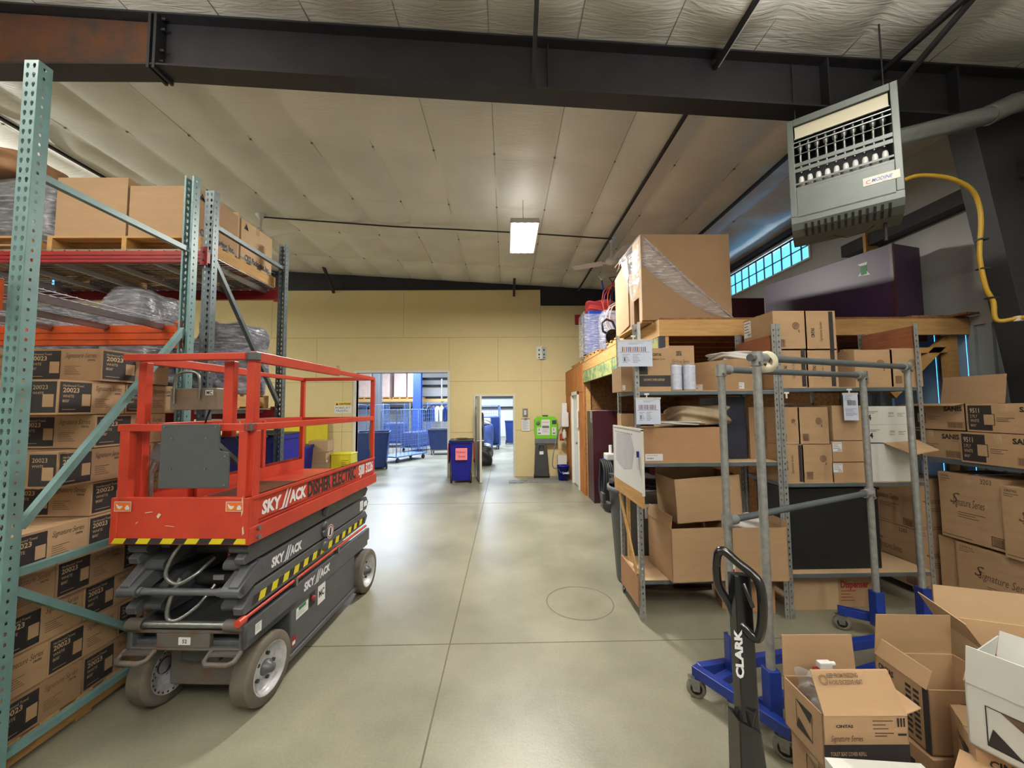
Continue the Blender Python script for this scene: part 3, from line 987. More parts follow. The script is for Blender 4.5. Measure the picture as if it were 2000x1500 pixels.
        b.add([o2 + u * w * .12 + v * h * .12, o2 + u * w * .34 + v * h * .12, o2 + u * w * .16 + v * h * .42], [(0, 1, 2)], 'ink')
    elif style == 'table':
        b.rect(o, u, v, w * .9, 0, w, h, 'ink')
        T('CINTAS', w * .08, h * .78, h * .10, 'ink', width=w * .3, bold=.03)
        for i in range(9):
            for k_ in range(2):
                b.rect(o2, u, v, w * (.6 + .14 * k_), h * (.1 + .09 * i), w * (.7 + .14 * k_), h * (.15 + .09 * i), 'ink')
        lines(b, o2, u, v, w * .1, h * .6, w * .5, 3, h * .08)
    elif style == 'cks':
        b.rect(o, u, v, 0, h * .0, w, h * .16, 'midgrey')
        T('CKS Packaging, Inc.', w * .12, h * .12, h * .13, 'ink', width=w * .8, bold=.03)
        b.add([o2 + u * w * .1 + v * h * .86, o2 + u * w * .18 + v * h * .86, o2 + u * w * .18 + v * h * .8, o2 + u * w * .21 + v * h * .8, o2 + u * w * .14 + v * h * .95, o2 + u * w * .07 + v * h * .8, o2 + u * w * .1 + v * h * .8], [(0, 1, 2), (3, 4, 5), ], 'ink')
    elif style == 'label':
        b.rect(o2, u, v, w * .05, h * .05, w * .26, h * .25, 'paper')
        barcode(b, o2 + nn * .0004, u, v, w * .07, h * .10, w * .15, h * .14, 'ink', 9)
        lines(b, o2 + nn * .0004, u, v, w * .07, h * .20, w * .2, 1, h * .03, 'ink')
    elif style == 'label_top':
        b.rect(o2, u, v, w * .02, h * .5, w * .28, h * .95, 'paper')
        lines(b, o2 + nn * .0004, u, v, w * .04, h * .88, w * .25, 4, h * .08, 'ink_soft')
        barcode(b, o2 + nn * .0004, u, v, w * .15, h * .54, w * .26, h * .6, 'ink', 2)
    elif style == 'redprint':
        T('Dispenser', w * .08, h * .62, h * .22, 'ink_red', width=w * .8, bold=.04)
        lines(b, o2, u, v, w * .08, h * .5, w * .5, 4, h * .1, 'ink_red')
    elif style == 'whiteprint':
        T('CINTAS', w * .55, h * .55, h * .12, 'ink', width=w * .12)
        T('Signature', w * .54, h * .42, h * .08, 'ink_soft', width=w * .14)
        lines(b, o2, u, v, w * .76, h * .6, w * .95, 3, h * .08)
        lines(b, o2, u, v, w * .05, h * .7, w * .3, 2, h * .08)
        T('4', w * .03, h * .25, h * .3, 'ink', bold=.03)

def carton(label, loc, size, rz=0.0, col='card', prints=None, group=None, tape=True, open_=None, cat='box', name='cardboard_carton', tilt=None):
    """closed or open carton; open_ = dict(side -> (angle from vertical outwards in degrees, length))"""
    w, d, h = size
    b = MB()
    fr = faces_of(w, d, h)
    if open_ is None:
        b.box((-w / 2, -d / 2, 0), (w / 2, d / 2, h), col)
        b.box((-w / 2 + .001, -.0012, h - .0004), (w / 2 - .001, .0012, h + .0006), 'card_dark' if col != 'whitecard' else 'midgrey')
    else:
        t_ = .005
        b.box((-w / 2, -d / 2, 0), (w / 2, d / 2, t_), col)
        b.box((-w / 2, -d / 2, 0), (w / 2, -d / 2 + t_, h), col); b.box((-w / 2, d / 2 - t_, 0), (w / 2, d / 2, h), col)
        b.box((-w / 2, -d / 2, 0), (-w / 2 + t_, d / 2, h), col); b.box((w / 2 - t_, -d / 2, 0), (w / 2, d / 2, h), col)
    for f_, st in (prints or {}).items():
        for s_ in (st if isinstance(st, (list, tuple)) else [st]):
            pr(b, fr[f_[0]], s_)
    o = b.build(name, loc=loc, rz=rz)
    if tilt:
        o.rotation_euler = tilt
    tag(o, label, cat, group)
    if open_ is None and tape:
        tb = MB()
        e = .0018
        tb.box((-w / 2 - e, -.024, h), (w / 2 + e, .024, h + e), 'tape')
        for s in (-1, 1):
            tb.box((s * w / 2, -.024, h - min(.07, h * .3)), (s * (w / 2 + e), .024, h + e), 'tape')
        tb.build('packing_tape', parent=o)
    if open_:
        for side, (ang, ln) in open_.items():
            fb = MB()
            a = math.radians(ang)
            dx, dz = math.sin(a) * ln, math.cos(a) * ln
            tk = .004
            i_ = .003
            if side in 'FB':
                s = -1 if side == 'F' else 1
                p = [(-w / 2 + i_, s * d / 2, h), (w / 2 - i_, s * d / 2, h), (w / 2 - .008, s * (d / 2 + dx), h + dz), (-w / 2 + .008, s * (d / 2 + dx), h + dz)]
                off = (0, s * tk * math.cos(a) if abs(math.cos(a)) > .3 else 0, -tk * abs(math.sin(a)))
            else:
                s = -1 if side == 'L' else 1
                p = [(s * w / 2, -d / 2 + i_, h), (s * w / 2, d / 2 - i_, h), (s * (w / 2 + dx), d / 2 - .008, h + dz), (s * (w / 2 + dx), -d / 2 + .008, h + dz)]
                off = (s * tk * math.cos(a) if abs(math.cos(a)) > .3 else 0, 0, -tk * abs(math.sin(a)))
            fb.prism(p, off, col)
            fb.build('flap', parent=o)
    return o
def box_px(label, x0, y0, x1, y1, Y, depth, **k):
    """carton whose front face fills the rectangle (x0,y0)-(x1,y1) of the photo at distance Y; its size is real"""
    p = atY(x0, y1, Y); q = atY(x1, y0, Y)
    zb = k.pop('z', p.z)
    w = q.x - p.x; h = q.z - zb
    return carton(label, ((p.x + q.x) / 2, Y + depth / 2, zb), (w, depth, h), **k)
def pallet(label, x0, y0, x1, y1, z, group=None, blocks='y'):
    b = MB()
    w, d = x1 - x0, y1 - y0
    for i in range(7):
        yy = y0 + i * (d - .09) / 6
        b.box((x0, yy, z + .112), (x1, yy + .09, z + .13), 'wood_x')
    o = None
    for i in range(3):
        yy = y0 + i * (d - .09) / 2
        b.box((x0, yy, z), (x1, yy + .09, z + .016), 'wood_x')
    o = b.build('wooden_pallet')
    for i in range(3):
        bb = MB(); xx = x0 + i * (w - .04) / 2
        bb.box((xx, y0, z + .016), (xx + .04, y1, z + .112), 'wood_y')
        bb.build('stringer', parent=o)
    return tag(o, label, 'pallet', group)

# ================================================================== PALLET RACKS (left)
def plate(b, o, u, v, W, H, cols, pitch, hw, hh, key, tear=False):
    """sheet of width W, height H with rows of punched holes centred on the given columns"""
    o, u, v = V(o), V(u), V(v)
    rows = int(H / pitch)
    edges = [0.0]
    for i, c in enumerate(cols):
        edges.append((c + cols[i + 1]) / 2 if i + 1 < len(cols) else W)
    vs, fs = [], []
    for r in range(rows):
        for i, c in enumerate(cols):
            x0, x1 = edges[i], edges[i + 1]
            y0, y1 = r * pitch, (r + 1) * pitch
            cy = (y0 + y1) / 2
            out = [(x0, y0), (c, y0), (x1, y0), (x1, cy), (x1, y1), (c, y1), (x0, y1), (x0, cy)]
            k = .45 if tear else .8
            inn = [(c - hw * k, cy - hh), (c, cy - hh), (c + hw * k, cy - hh), (c + hw, cy + hh * .2), (c + hw * .7, cy + hh * .9), (c, cy + hh), (c - hw * .7, cy + hh * .9), (c - hw, cy + hh * .2)]
            n = len(vs)
            vs += [o + u * a + v * b_ for a, b_ in out + inn]
            fs += [(n + j, n + (j + 1) % 8, n + 8 + (j + 1) % 8, n + 8 + j) for j in range(8)]
    top = rows * pitch
    if H - top > 1e-4:
        n = len(vs)
        vs += [o + v * top, o + u * W + v * top, o + u * W + v * H, o + v * H]
        fs.append((n, n + 1, n + 2, n + 3))
    b.add(vs, fs, key)
PW, PD, PH = .072, .062, 3.612
def post_mesh(key):
    b = MB()
    plate(b, (0, 0, 0), (1, 0, 0), (0, 0, 1), PW, PH, [PW * .27, PW * .73], .0508, .0085, .014, key, tear=True)
    plate(b, (PW, 0, 0), (0, 1, 0), (0, 0, 1), PD, PH, [PD * .42], .0508, .006, .0085, key)
    plate(b, (0, PD, 0), (0, -1, 0), (0, 0, 1), PD, PH, [PD * .42], .0508, .006, .0085, key)
    b.add([(0, PD, 0), (.014, PD, 0), (.014, PD, PH), (0, PD, PH), (PW, PD, 0), (PW - .014, PD, 0), (PW - .014, PD, PH), (PW, PD, PH)], [(0, 1, 2, 3), (4, 7, 6, 5)], key)
    return b
def upright(label, y0, y1, key, braces):
    """end frame of a rack: two posts at x=-2.472..-2.40 and braces between"""
    t = thing('rack_upright', label, 'rack', (-2.472, y0, 0), group=None)
    a = post_mesh(key).build('post', parent=t, solid=.0022)
    c = a.copy(); COL.objects.link(c); c.parent = t
    c.location = (PW, y1 - y0, 0); c.rotation_euler = (0, 0, PI)
    bb = MB()
    for yy in (.03, y1 - y0 - .03):
        bb.box((-.02, yy - .05, 0), (PW + .02, yy + .05, .008), key)
    bb.build('foot_plate', parent=t)
    for (ya, za, yb, zb) in braces:
        bb = MB()
        bb.beam((PW / 2, ya - y0, za), (PW / 2, yb - y0, zb), .034, .036, key)
        bb.build('brace', parent=t)
    return t
A0, A1, B0, B1 = 1.92, 2.975, 3.12, 4.22
upright('teal rack upright nearest the camera with punched tall posts', A0, A1, 'teal',
        [(1.98, 3.03, 2.92, 3.03), (2.0, 1.22, 2.92, 2.41), (1.98, 1.0, 2.92, 1.0), (1.98, .93, 2.92, .14), (1.98, .14, 2.92, .14)])
upright('dark blue-green rack upright standing behind the nearer teal one', B0, B1, 'galv_dark',
        [(3.18, 3.34, 4.16, 3.34), (3.18, 3.06, 4.16, 1.86), (3.18, 1.7, 4.16, 1.7), (3.18, 1.6, 4.16, .9), (3.18, .8, 4.16, .8), (3.18, .14, 4.16, .14)])
def rack_beam(label, y, z0, z1, key, x1=-2.476, side=-1):
    t = thing('rack_beam', label, 'rack beam', (x1, y, z0))
    b = MB()
    h = z1 - z0
    b.box((-3.0, -.022, 0), (-.006, .022, h), key)
    b.box((-3.0, side * .022, h * .28), (-.006, side * .027, h * .42), key)
    b.box((-3.0, side * .022, h * .62), (-.006, side * .027, h * .76), key)
    b.build('beam_body', parent=t)
    b = MB()
    b.box((-.045, side * .034, -.03), (.012, side * .028, h + .03), key)
    for zz in (.01, h - .01):
        b.cyl((-.02, side * .034, zz), (-.02, side * .042, zz), .008, 'galv_dark', n=8)
    b.build('end_bracket', parent=t)
    return t
rack_beam('orange rack beam bolted to the front of the nearest teal post', A0 - .03, 2.30, 2.45, 'orange')
rack_beam('orange rack beam at the back of the stack of towel cartons', A1 + .0, 2.30, 2.45, 'orange')
rack_beam('red rack beam under the pallet of large plain cartons', B0 - .03, 2.99, 3.08, 'redbeam', x1=-2.40)
rack_beam('red rack beam at the far edge of the top wire deck', B1 - .02, 3.0, 3.1, 'redbeam')
rack_beam('red rack beam under the wrapped dark loads', B0 - .03, 1.70, 1.80, 'redbeam', x1=-2.476)
rack_beam('dark red rack beam low at the back of the far rack', B1 - .02, 1.70, 1.80, 'redbeam')
def wire_deck(label, x0, x1, y0, y1, z):
    b = MB()
    x = x0
    while x < x1:
        b.box((x, y0, z), (x + .005, y1, z + .005), 'wire'); x += .1
    y = y0
    while y < y1:
        b.box((x0, y, z + .005), (x1, y + .005, z + .01), 'wire'); y += .055
    o = b.build('wire_deck')
    n = int((x1 - x0) / .42)
    for i in range(n + 1):
        bb = MB(); xx = x1 - .12 - i * .42
        bb.prism([(xx - .025, y0, z - .002), (xx + .025, y0, z - .002), (xx + .012, y0, z - .04), (xx - .012, y0, z - .04)], (0, y1 - y0, 0), 'wire')
        bb.build('support_channel', parent=o)
    return tag(o, label, 'wire deck', 'wire decks on the racks')
wire_deck('empty wire mesh deck on the orange beams above the cartons', -5.4, -2.50, A0, A1 - .03, 2.455)
wire_deck('wire mesh deck on the upper red beams under the pallets', -5.4, -2.50, B0, B1, 3.105)
wire_deck('wire mesh deck on the lower red beams under the wrapped loads', -5.4, -2.50, B0, B1, 1.805)

# cartons 20023 on the floor pallet of the near rack
pallet('low wooden pallet beneath the tall stack of towel cartons', -3.55, 1.86, -2.51, 3.0, 0.0)
gr = 'towel cartons stacked behind the nearest rack post'
zc = .132
H_ = .205
for k in range(10):
    z = zc + k * (H_ + .001)
    pos = ORD[9 - k] if k else 'bottom'
    xr = -2.515 - .01 * (k % 3)
    if k >= 5:
        if k % 2 == 1:   # long side facing the aisle, one deep
            spots = [(xr - .46, xr, 2.42, 2.90)] + ([(xr - .93, xr - .47, 2.42, 2.90)])
        else:
            spots = [(xr - .52, xr, 2.22, 2.60), (xr - .52, xr, 2.605, 2.985), (xr - 1.05, xr - .53, 2.22, 2.60), (xr - 1.05, xr - .53, 2.605, 2.985)]
    else:
        if k % 2 == 1:
            spots = [(xr - .5, xr, 1.86, 2.24), (xr - .5, xr, 2.245, 2.62), (xr - .5, xr, 2.625, 3.0), (xr - 1.01, xr - .51, 1.86, 2.24), (xr - 1.01, xr - .51, 2.245, 2.62), (xr - 1.01, xr - .51, 2.625, 3.0)]
        else:
            spots = [(xr - .5, xr, 1.86, 2.02), (xr - .5, xr, 2.025, 2.41), (xr - .5, xr, 2.415, 2.8), (xr - 1.01, xr - .51, 1.86, 2.24), (xr - 1.01, xr - .51, 2.245, 2.62)]
    for i, (x0, x1, y0, y1) in enumerate(spots):
        wd = ['nearest the post', 'second along the row', 'third along the row', 'deeper in', 'deeper in, second', 'deeper in, third'][i]
        flip = k in (6, 8)
        pf = 'towel' if k % 2 == 1 or k < 6 else 'towel_flip'
        carton('towel carton with printed panel, %s in its stack, %s' % (pos, wd), ((x0 + x1) / 2, (y0 + y1) / 2, z), (x1 - x0, y1 - y0, H_ - .004),
               rz=random.uniform(-.012, .012), prints={'F': pf, 'R': 'towel'}, group=gr, tape=False, col='card' if k % 3 else 'card_dark')

# pallets and big cartons on the top level of the far rack
PT = 3.118
pallet('wooden pallet carrying the two large plain cartons on top', -3.78, 3.16, -2.53, 4.2, PT)
pallet('wooden pallet end at the outer left under grey wrapped goods', -5.2, 3.16, -3.92, 4.2, PT)
PZ = PT + .132
box_px('large plain carton on top of the rack, left of its twin', 106, 347, 251, 462, 3.2, .55, z=PZ, col='card', prints={'R': 'arrow'})
x2 = atY(253, 400, 3.2).x
carton('large bulging plain carton beside the post on the top rack', ((x2 - 2.62) / 2, 3.2 + .26, PZ), (-2.62 - x2, .52, .45), prints={'R': 'cks'}, col='card')
carton('pale carton with black company print at the far end of the top rack', (-2.90, 4.02, PZ), (.56, .50, .46), prints={'R': 'cks', 'F': 'arrow'}, col='card_light')
carton('tall pale carton behind the bulging one on the top rack', (-2.92, 3.745, PZ), (.58, .02, .50), prints={}, col='card_light', tape=False)

# shrink wrapped loads
def lumpy(name, label, cat, x0, x1, y0, y1, z0, z1, key, seed, group=None, amp=.06, nx=10, ny=8, nz=9, wrap=False):
    """soft rounded pile filling a box-like volume, lumpy all round"""
    rn = random.Random(seed)
    bm = bmesh.new()
    bmesh.ops.create_cube(bm, size=2)
    bmesh.ops.subdivide_edges(bm, edges=bm.edges, cuts=9, use_grid_fill=True)
    ph = [(rn.uniform(2, 5), rn.uniform(2, 5), rn.uniform(3, 7), rn.uniform(0, 6)) for _ in range(5)]
    for v_ in bm.verts:
        p = v_.co.copy()
        q = V((max(-1, min(1, p.x)), max(-1, min(1, p.y)), p.z))
        rl = (abs(p.x) ** 6 + abs(p.y) ** 6 + abs(p.z) ** 6) ** (1 / 6)
        q = p / rl
        dsp = sum(math.sin(a * p.x + b_ * p.y + c * p.z + d_) for a, b_, c, d_ in ph) / 5
        q *= 1 + amp * dsp * 1.6
        if p.z < -.99: q.z = -1
        q.z = max(q.z, -1)
        v_.co = V(((x0 + x1) / 2 + q.x * (x1 - x0) / 2, (y0 + y1) / 2 + q.y * (y1 - y0) / 2, (z0 + z1) / 2 + q.z * (z1 - z0) / 2))
    me = bpy.data.meshes.new(name)
    for f in bm.faces: f.smooth = True
    bm.to_mesh(me); bm.free()
    me.materials.append(MATS[key])
    o = bpy.data.objects.new(name, me); COL.objects.link(o)
    md = o.modifiers.new('s', 'SUBSURF'); md.levels = 1; md.render_levels = 1
    tag(o, label, cat, group)
    if wrap:
        c = o.copy(); c.data = me.copy(); COL.objects.link(c); c.parent = o
        c.name = 'film_wrap'
        cen = V(((x0 + x1) / 2, (y0 + y1) / 2, (z0 + z1) / 2))
        for v_ in c.data.vertices:
            v_.co = cen + (v_.co - cen) * 1.03
        c.data.materials[0] = MATS['wrapclear']
        for k_ in ('label', 'category', 'group'):
            if k_ in c: del c[k_]
    return o
gw = 'film wrapped loads on the far rack'
W0 = 1.815
pallet('wooden pallet under the wrapped load nearest the blue-green post', -3.45, 3.18, -2.54, 4.16, W0)
pallet('wooden pallet under the wrapped load deeper in the rack', -4.7, 3.18, -3.55, 4.16, W0)
lumpy('wrapped_load', 'shiny dark bundle wrapped in clear film by the far post', 'wrapped load', -3.0, -2.5, 3.66, 4.14, W0 + .135, 2.66, 'darkwrap', 4, gw, .10, wrap=True)
lumpy('wrapped_load', 'tall grey bundle in clear film between the two racks', 'wrapped load', -3.4, -3.02, 3.2, 3.62, W0 + .135, 2.84, 'greywrap', 5, gw, .05, wrap=True)
lumpy('wrapped_load', 'wide dark wrapped bundle seen below the top wire deck', 'wrapped load', -4.7, -3.5, 3.2, 4.1, W0 + .135, 2.72, 'darkwrap', 6, gw, .05, wrap=True)
lumpy('wrapped_load', 'small dark wrapped bundle low beside the far post', 'wrapped load', -2.96, -2.5, 3.22, 3.60, W0 + .135, 2.22, 'darkwrap', 7, gw, .1)
lumpy('wrapped_load', 'grey film wrapped goods on the top rack behind the near post', 'wrapped load', -4.9, -3.95, 3.3, 4.1, PZ, PZ + .62, 'greywrap', 8, gw, .10, wrap=True)
lumpy('cloth_bundle', 'brown cloth bundle on top of the grey wrapped goods', 'bundle', -4.9, -4.3, 3.3, 3.8, PZ + .67, PZ + .9, 'card_orange', 9, None, .1)
# plain cartons behind the lift on the floor of the near rack and far rack
gb = 'plain cartons under the far rack'
for i, (x0, x1, z0, z1, lb) in enumerate(((-3.15, -2.55, .14, .55, 'plain brown carton on the pallet behind the rack, lowest of three'), (-3.15, -2.55, .56, .97, 'plain brown carton behind the rack, middle of three'), (-3.10, -2.62, .98, 1.36, 'dusty brown carton behind the red lift, top of three'))):
    carton(lb, ((x0 + x1) / 2, 3.42, z0), (x1 - x0, .44, z1 - z0), col='card_dark', group=gb)
pallet('wooden pallet beneath three plain cartons behind the rack', -3.5, 3.16, -2.52, 3.75, 0)

# blue bins beyond the far rack
def wheeled_bin(label, x, y, rz, w, d, h, key, lid=True, extras=None, group=None, cat='bin', handle=True):
    t = thing('wheeled_bin', label, cat, (x, y, 0), rz, group)
    b = MB()
    k = .8
    z0 = .06
    P0 = [(-w / 2 * k, -d / 2 * k, z0), (w / 2 * k, -d / 2 * k, z0), (w / 2 * k, d / 2 * k, z0), (-w / 2 * k, d / 2 * k, z0)]
    P1 = [(-w / 2, -d / 2, h), (w / 2, -d / 2, h), (w / 2, d / 2, h), (-w / 2, d / 2, h)]
    i_ = .015
    P2 = [(-w / 2 + i_, -d / 2 + i_, h), (w / 2 - i_, -d / 2 + i_, h), (w / 2 - i_, d / 2 - i_, h), (-w / 2 + i_, d / 2 - i_, h)]
    P3 = [(p[0] * .95, p[1] * .95, z0 + .02) for p in P0]
    vs = P0 + P1 + P2 + P3
    fs = [(3, 2, 1, 0)]
    for i in range(4):
        j_ = (i + 1) % 4
        fs += [(i, j_, 4 + j_, 4 + i), (4 + i, 4 + j_, 8 + j_, 8 + i), (8 + i, 8 + j_, 12 + j_, 12 + i)]
    fs.append((12, 13, 14, 15))
    b.add(vs, fs, key)
    for s in (-1, 1):
        b.beam((s * w * .36, -d / 2 * .8 - .004, .18), (s * w * .44, -d / 2 - .004, h - .08), .02, .012, key, up=(0, 1, 0))
    b.build('bin_body', parent=t, bevel=.012)
    b = MB()
    b.box((-w / 2 - .02, -d / 2 - .02, h - .05), (w / 2 + .02, d / 2 + .02, h - .01), key)
    b2 = MB()
    for a, c in (((-w / 2 - .018, -d / 2 - .018, h - .05), (w / 2 + .018, -d / 2 + .004, h)), ((-w / 2 - .018, d / 2 - .004, h - .05), (w / 2 + .018, d / 2 + .018, h)), ((-w / 2 - .018, -d / 2, h - .05), (-w / 2 + .004, d / 2, h)), ((w / 2 - .004, -d / 2, h - .05), (w / 2 + .018, d / 2, h))):
        b2.box(a, c, key)
    b2.build('rim', parent=t, bevel=.004)
    if lid:
        b = MB()
        b.box((-w / 2 - .02, -d / 2 - .03, h + .002), (w / 2 + .02, d / 2 + .02, h + .022), 'blackpl')
        b.lathe([(w * .38, 0), (w * .3, .03), (.001, .04)], 'blackpl', c=(0, 0, h + .02), n=16)
        b.build('lid', parent=t, bevel=.006)
    if handle:
        b = MB(); b.tube([(-w * .4, -d / 2 - .01, h - .02), (-w * .4, -d / 2 - .07, h + .01), (w * .4, -d / 2 - .07, h + .01), (w * .4, -d / 2 - .01, h - .02)], .011, 'blackpl'); b.build('push_handle', parent=t)
    for s in (-1, 1):
        b = MB(); xx = s * w * .43
        b.lathe([(.02, -.022), (.10, -.022), (.115, -.01), (.115, .01), (.10, .022), (.02, .022)], 'rubber', c=(xx, -d / 2 * .78, .115), axis='x', n=20)
        b.build('wheel', parent=t)
    if extras: extras(t)
    return t
gbin = 'blue wheeled bins along the yellow wall'
wheeled_bin('blue wheeled bin with black lid beside the carton pile', -4.85, 9.0, .1, .62, .62, .95, 'bluebin', True, group=gbin)
wheeled_bin('tall blue bin seen through the lift rails by the far rack post', -3.08, 4.95, 0, .66, .6, 1.48, 'bluebin', True, group=gbin)
wheeled_bin('dark blue open bin behind the far rack and the grey lift board', -3.98, 4.9, 0, .7, .7, 1.25, 'bluebin', False, group=gbin)
b = MB()
b.prism([(-6.1, 10.1, 0), (-4.62, 10.1, 0), (-4.62, 10.1, 1.60), (-6.1, 10.1, 1.60)], (0, -.01, 0), 'yellowpanel')
o = b.build('plastic_sheet', loc=(0, 0, 0)); tag(o, 'large yellow plastic sheet leaning against the back wall', 'panel')
b = MB(); b.prism([(-5.6, 10.02, 0), (-5.2, 10.02, 0), (-5.2, 10.08, 1.58), (-5.6, 10.08, 1.58)], (0, -.02, 0), 'yellow')
tag(b.build('plastic_sheet'), 'narrow bright yellow sheet leaning on the larger yellow one', 'panel')
for i in range(4):
    carton('brown carton in the four-high pile by the yellow box, %s' % ['bottom one', 'second up', 'third up', 'top one'][i], (-4.49 + .02 * (i % 2), 9.45, .262 * i), (.44, .38, .26), rz=.05 * (i % 2), group='carton pile at the yellow wall', prints={'R': 'label'} if i == 2 else None)
b = MB(); b.box((-.24, -.2, 0), (.24, .2, .68), 'yellowpanel'); b.box((-.25, -.21, .68), (.25, .21, .72), 'yellow')
yb = tag(b.build('yellow_box', loc=(-4.0, 9.66, 0), bevel=.01), 'yellow box standing below the caution sign', 'box')
b = MB(); b.rect(V((-.22, -.203, .25)), V((1, 0, 0)), V((0, 0, 1)), .20, 0, .42, .36, 'yellow')
lines(b, V((-.22, -.2045, .25)), V((1, 0, 0)), V((0, 0, 1)), .23, .3, .4, 6, .045, 'ink_soft'); b.build('printed_notice', parent=yb)
# caution sign
b = MB()
s = .44
b.box((0, -.004, 0), (s, 0, .29), 'paper')
b.box((.01, -.006, .20), (s - .01, -.004, .28), 'signyellow')
b.text('CAUTION', (.12, -.0065, .215), (1, 0, 0), (0, 0, 1), .05, 'ink', width=.29, bold=.03)
b.add([(.03, -.0065, .21), (.10, -.0065, .21), (.065, -.0065, .27)], [(0, 1, 2)], 'ink')
b.text('FORKLIFT', (.03, -.0045, .11), (1, 0, 0), (0, 0, 1), .055, 'ink', width=.38)
b.text('TRAFFIC', (.03, -.0045, .03), (1, 0, 0), (0, 0, 1), .055, 'ink', width=.34)
tag(b.build('caution_sign', loc=(-4.50, YB - .004, 1.69)), 'yellow and white caution sign beside the wide doorway', 'sign')
b = MB(); b.text('N', (0, 0, 0), (0, 0, 1), (-1, 0, 0), .07, 'ink'); b.rect(V((-.08, 0, -.01)), V((1, 0, 0)), V((0, 0, 1)), 0, 0, .09, .01, 'ink'); b.rect(V((-.08, 0, .09)), V((1, 0, 0)), V((0, 0, 1)), 0, 0, .09, .01, 'ink')
tag(b.build('wall_marking', loc=(-4.4, YB - .003, 2.83)), 'small black letter mark above the caution sign', 'marking')

# ================================================================== SCISSOR LIFT
LT = thing('scissor_lift', 'red and grey scissor lift on white wheels beside the racks', 'scissor lift', (-1.845, 2.24, 0), math.radians(-3.0))
def lp(b, name, **k):
    return b.build(name, parent=LT, **k)
HW, LL = .39, 1.80
ZB, ZT = 1.045, 1.305
def maker_logo(b, X, y0, z0, w, h):
    U, W_ = V((0, 1, 0)), V((0, 0, 1))
    b.text('SKY', (X, y0, z0), U, W_, h, 'paper', width=w * .40, bold=.05, shear=.12)
    b.text('ACK', (X, y0 + w * .58, z0 + h * .05), U, W_, h, 'paper', width=w * .42, bold=.05, shear=.12)
    for a, e in ((.0, .0), (.07, .04)):
        b.add([(X, y0 + w * (.40 + a), z0 - h * .25), (X, y0 + w * (.45 + a), z0 - h * .25), (X, y0 + w * (.56 + a), z0 + h * (1.45 - e)), (X, y0 + w * (.52 + a), z0 + h * (1.35 - e))], [(0, 1, 2, 3)], 'paper')
    b.add([(X, y0 + w * .34, z0 - h * .22), (X, y0 + w * .43, z0 - h * .25), (X, y0 + w * .46, z0 + h * .0)], [(0, 1, 2)], 'paper')
# platform box
b = MB()
b.box((-HW, 0, ZB), (HW, .025, ZT), 'skyred')
b.box((-HW, .025, 1.15), (HW, LL, 1.165), 'skyred')
b.box((-HW - .012, -.004, ZB), (-HW + .03, .03, ZT + .0), 'skyred'); b.box((HW - .03, -.004, ZB), (HW + .012, .03, ZT), 'skyred')
pf = lp(b, 'platform', bevel=.003)
b = MB()
n = 11
for i in range(n):
    x0 = -HW + 2 * HW * i / n; x1 = -HW + 2 * HW * (i + 1) / n
    k_ = .02
    b.add([(x0, -.0045, ZB + .006), (x1, -.0045, ZB + .006), (min(x1 + k_, HW), -.0045, ZB + .036), (min(x0 + k_, HW), -.0045, ZB + .036)], [(0, 1, 2, 3)], 'yellow' if i % 2 == 0 else 'ink')
b.build('hazard_stripe', parent=pf)['label'] = 'yellow and black striped edge'
for x in (-HW + .01, HW - .12):
    b = MB(); o_ = V((x, -.005, ZT - .075)); u, v = V((1, 0, 0)), V((0, 0, 1))
    b.rect(o_, u, v, 0, 0, .10, .055, 'paper'); b.rect(o_ + V((0, -.0005, 0)), u, v, .003, .003, .097, .052, 'decal_orange')
    q = o_ + V((0, -.001, 0))
    b.add([q + u * a + v * c for a, c in ((.01, .045), (.03, .03), (.05, .032), (.045, .02), (.03, .012), (.018, .02))], [(5, 4, 3, 2, 1, 0)], 'paper')
    b.rect(q, u, v, .065, .010, .09, .026, 'paper'); b.rect(q, u, v, .07, .026, .085, .034, 'paper')
    b.build('safety_decal', parent=pf)['label'] = 'orange decal with white hand symbol'
b = MB()
for (x, z, w, h, rr) in ((-.20, 1.22, .05, .006, .1), (-.12, 1.19, .03, .02, .8), (-.08, 1.15, .06, .004, -.1), (.36, 1.2, .01, .12, 0), (.37, 1.10, .012, .05, .1), (-.25, 1.16, .02, .005, .6)):
    c, s = math.cos(rr), math.sin(rr)
    b.add([(x + a * c - d_ * s, -.0048, z + a * s + d_ * c) for a, d_ in ((0, 0), (w, h * .2), (w * .8, h), (w * .1, h * .8))], [(0, 1, 2, 3)], 'creamwhite')
b.build('paint_scratch', parent=pf)
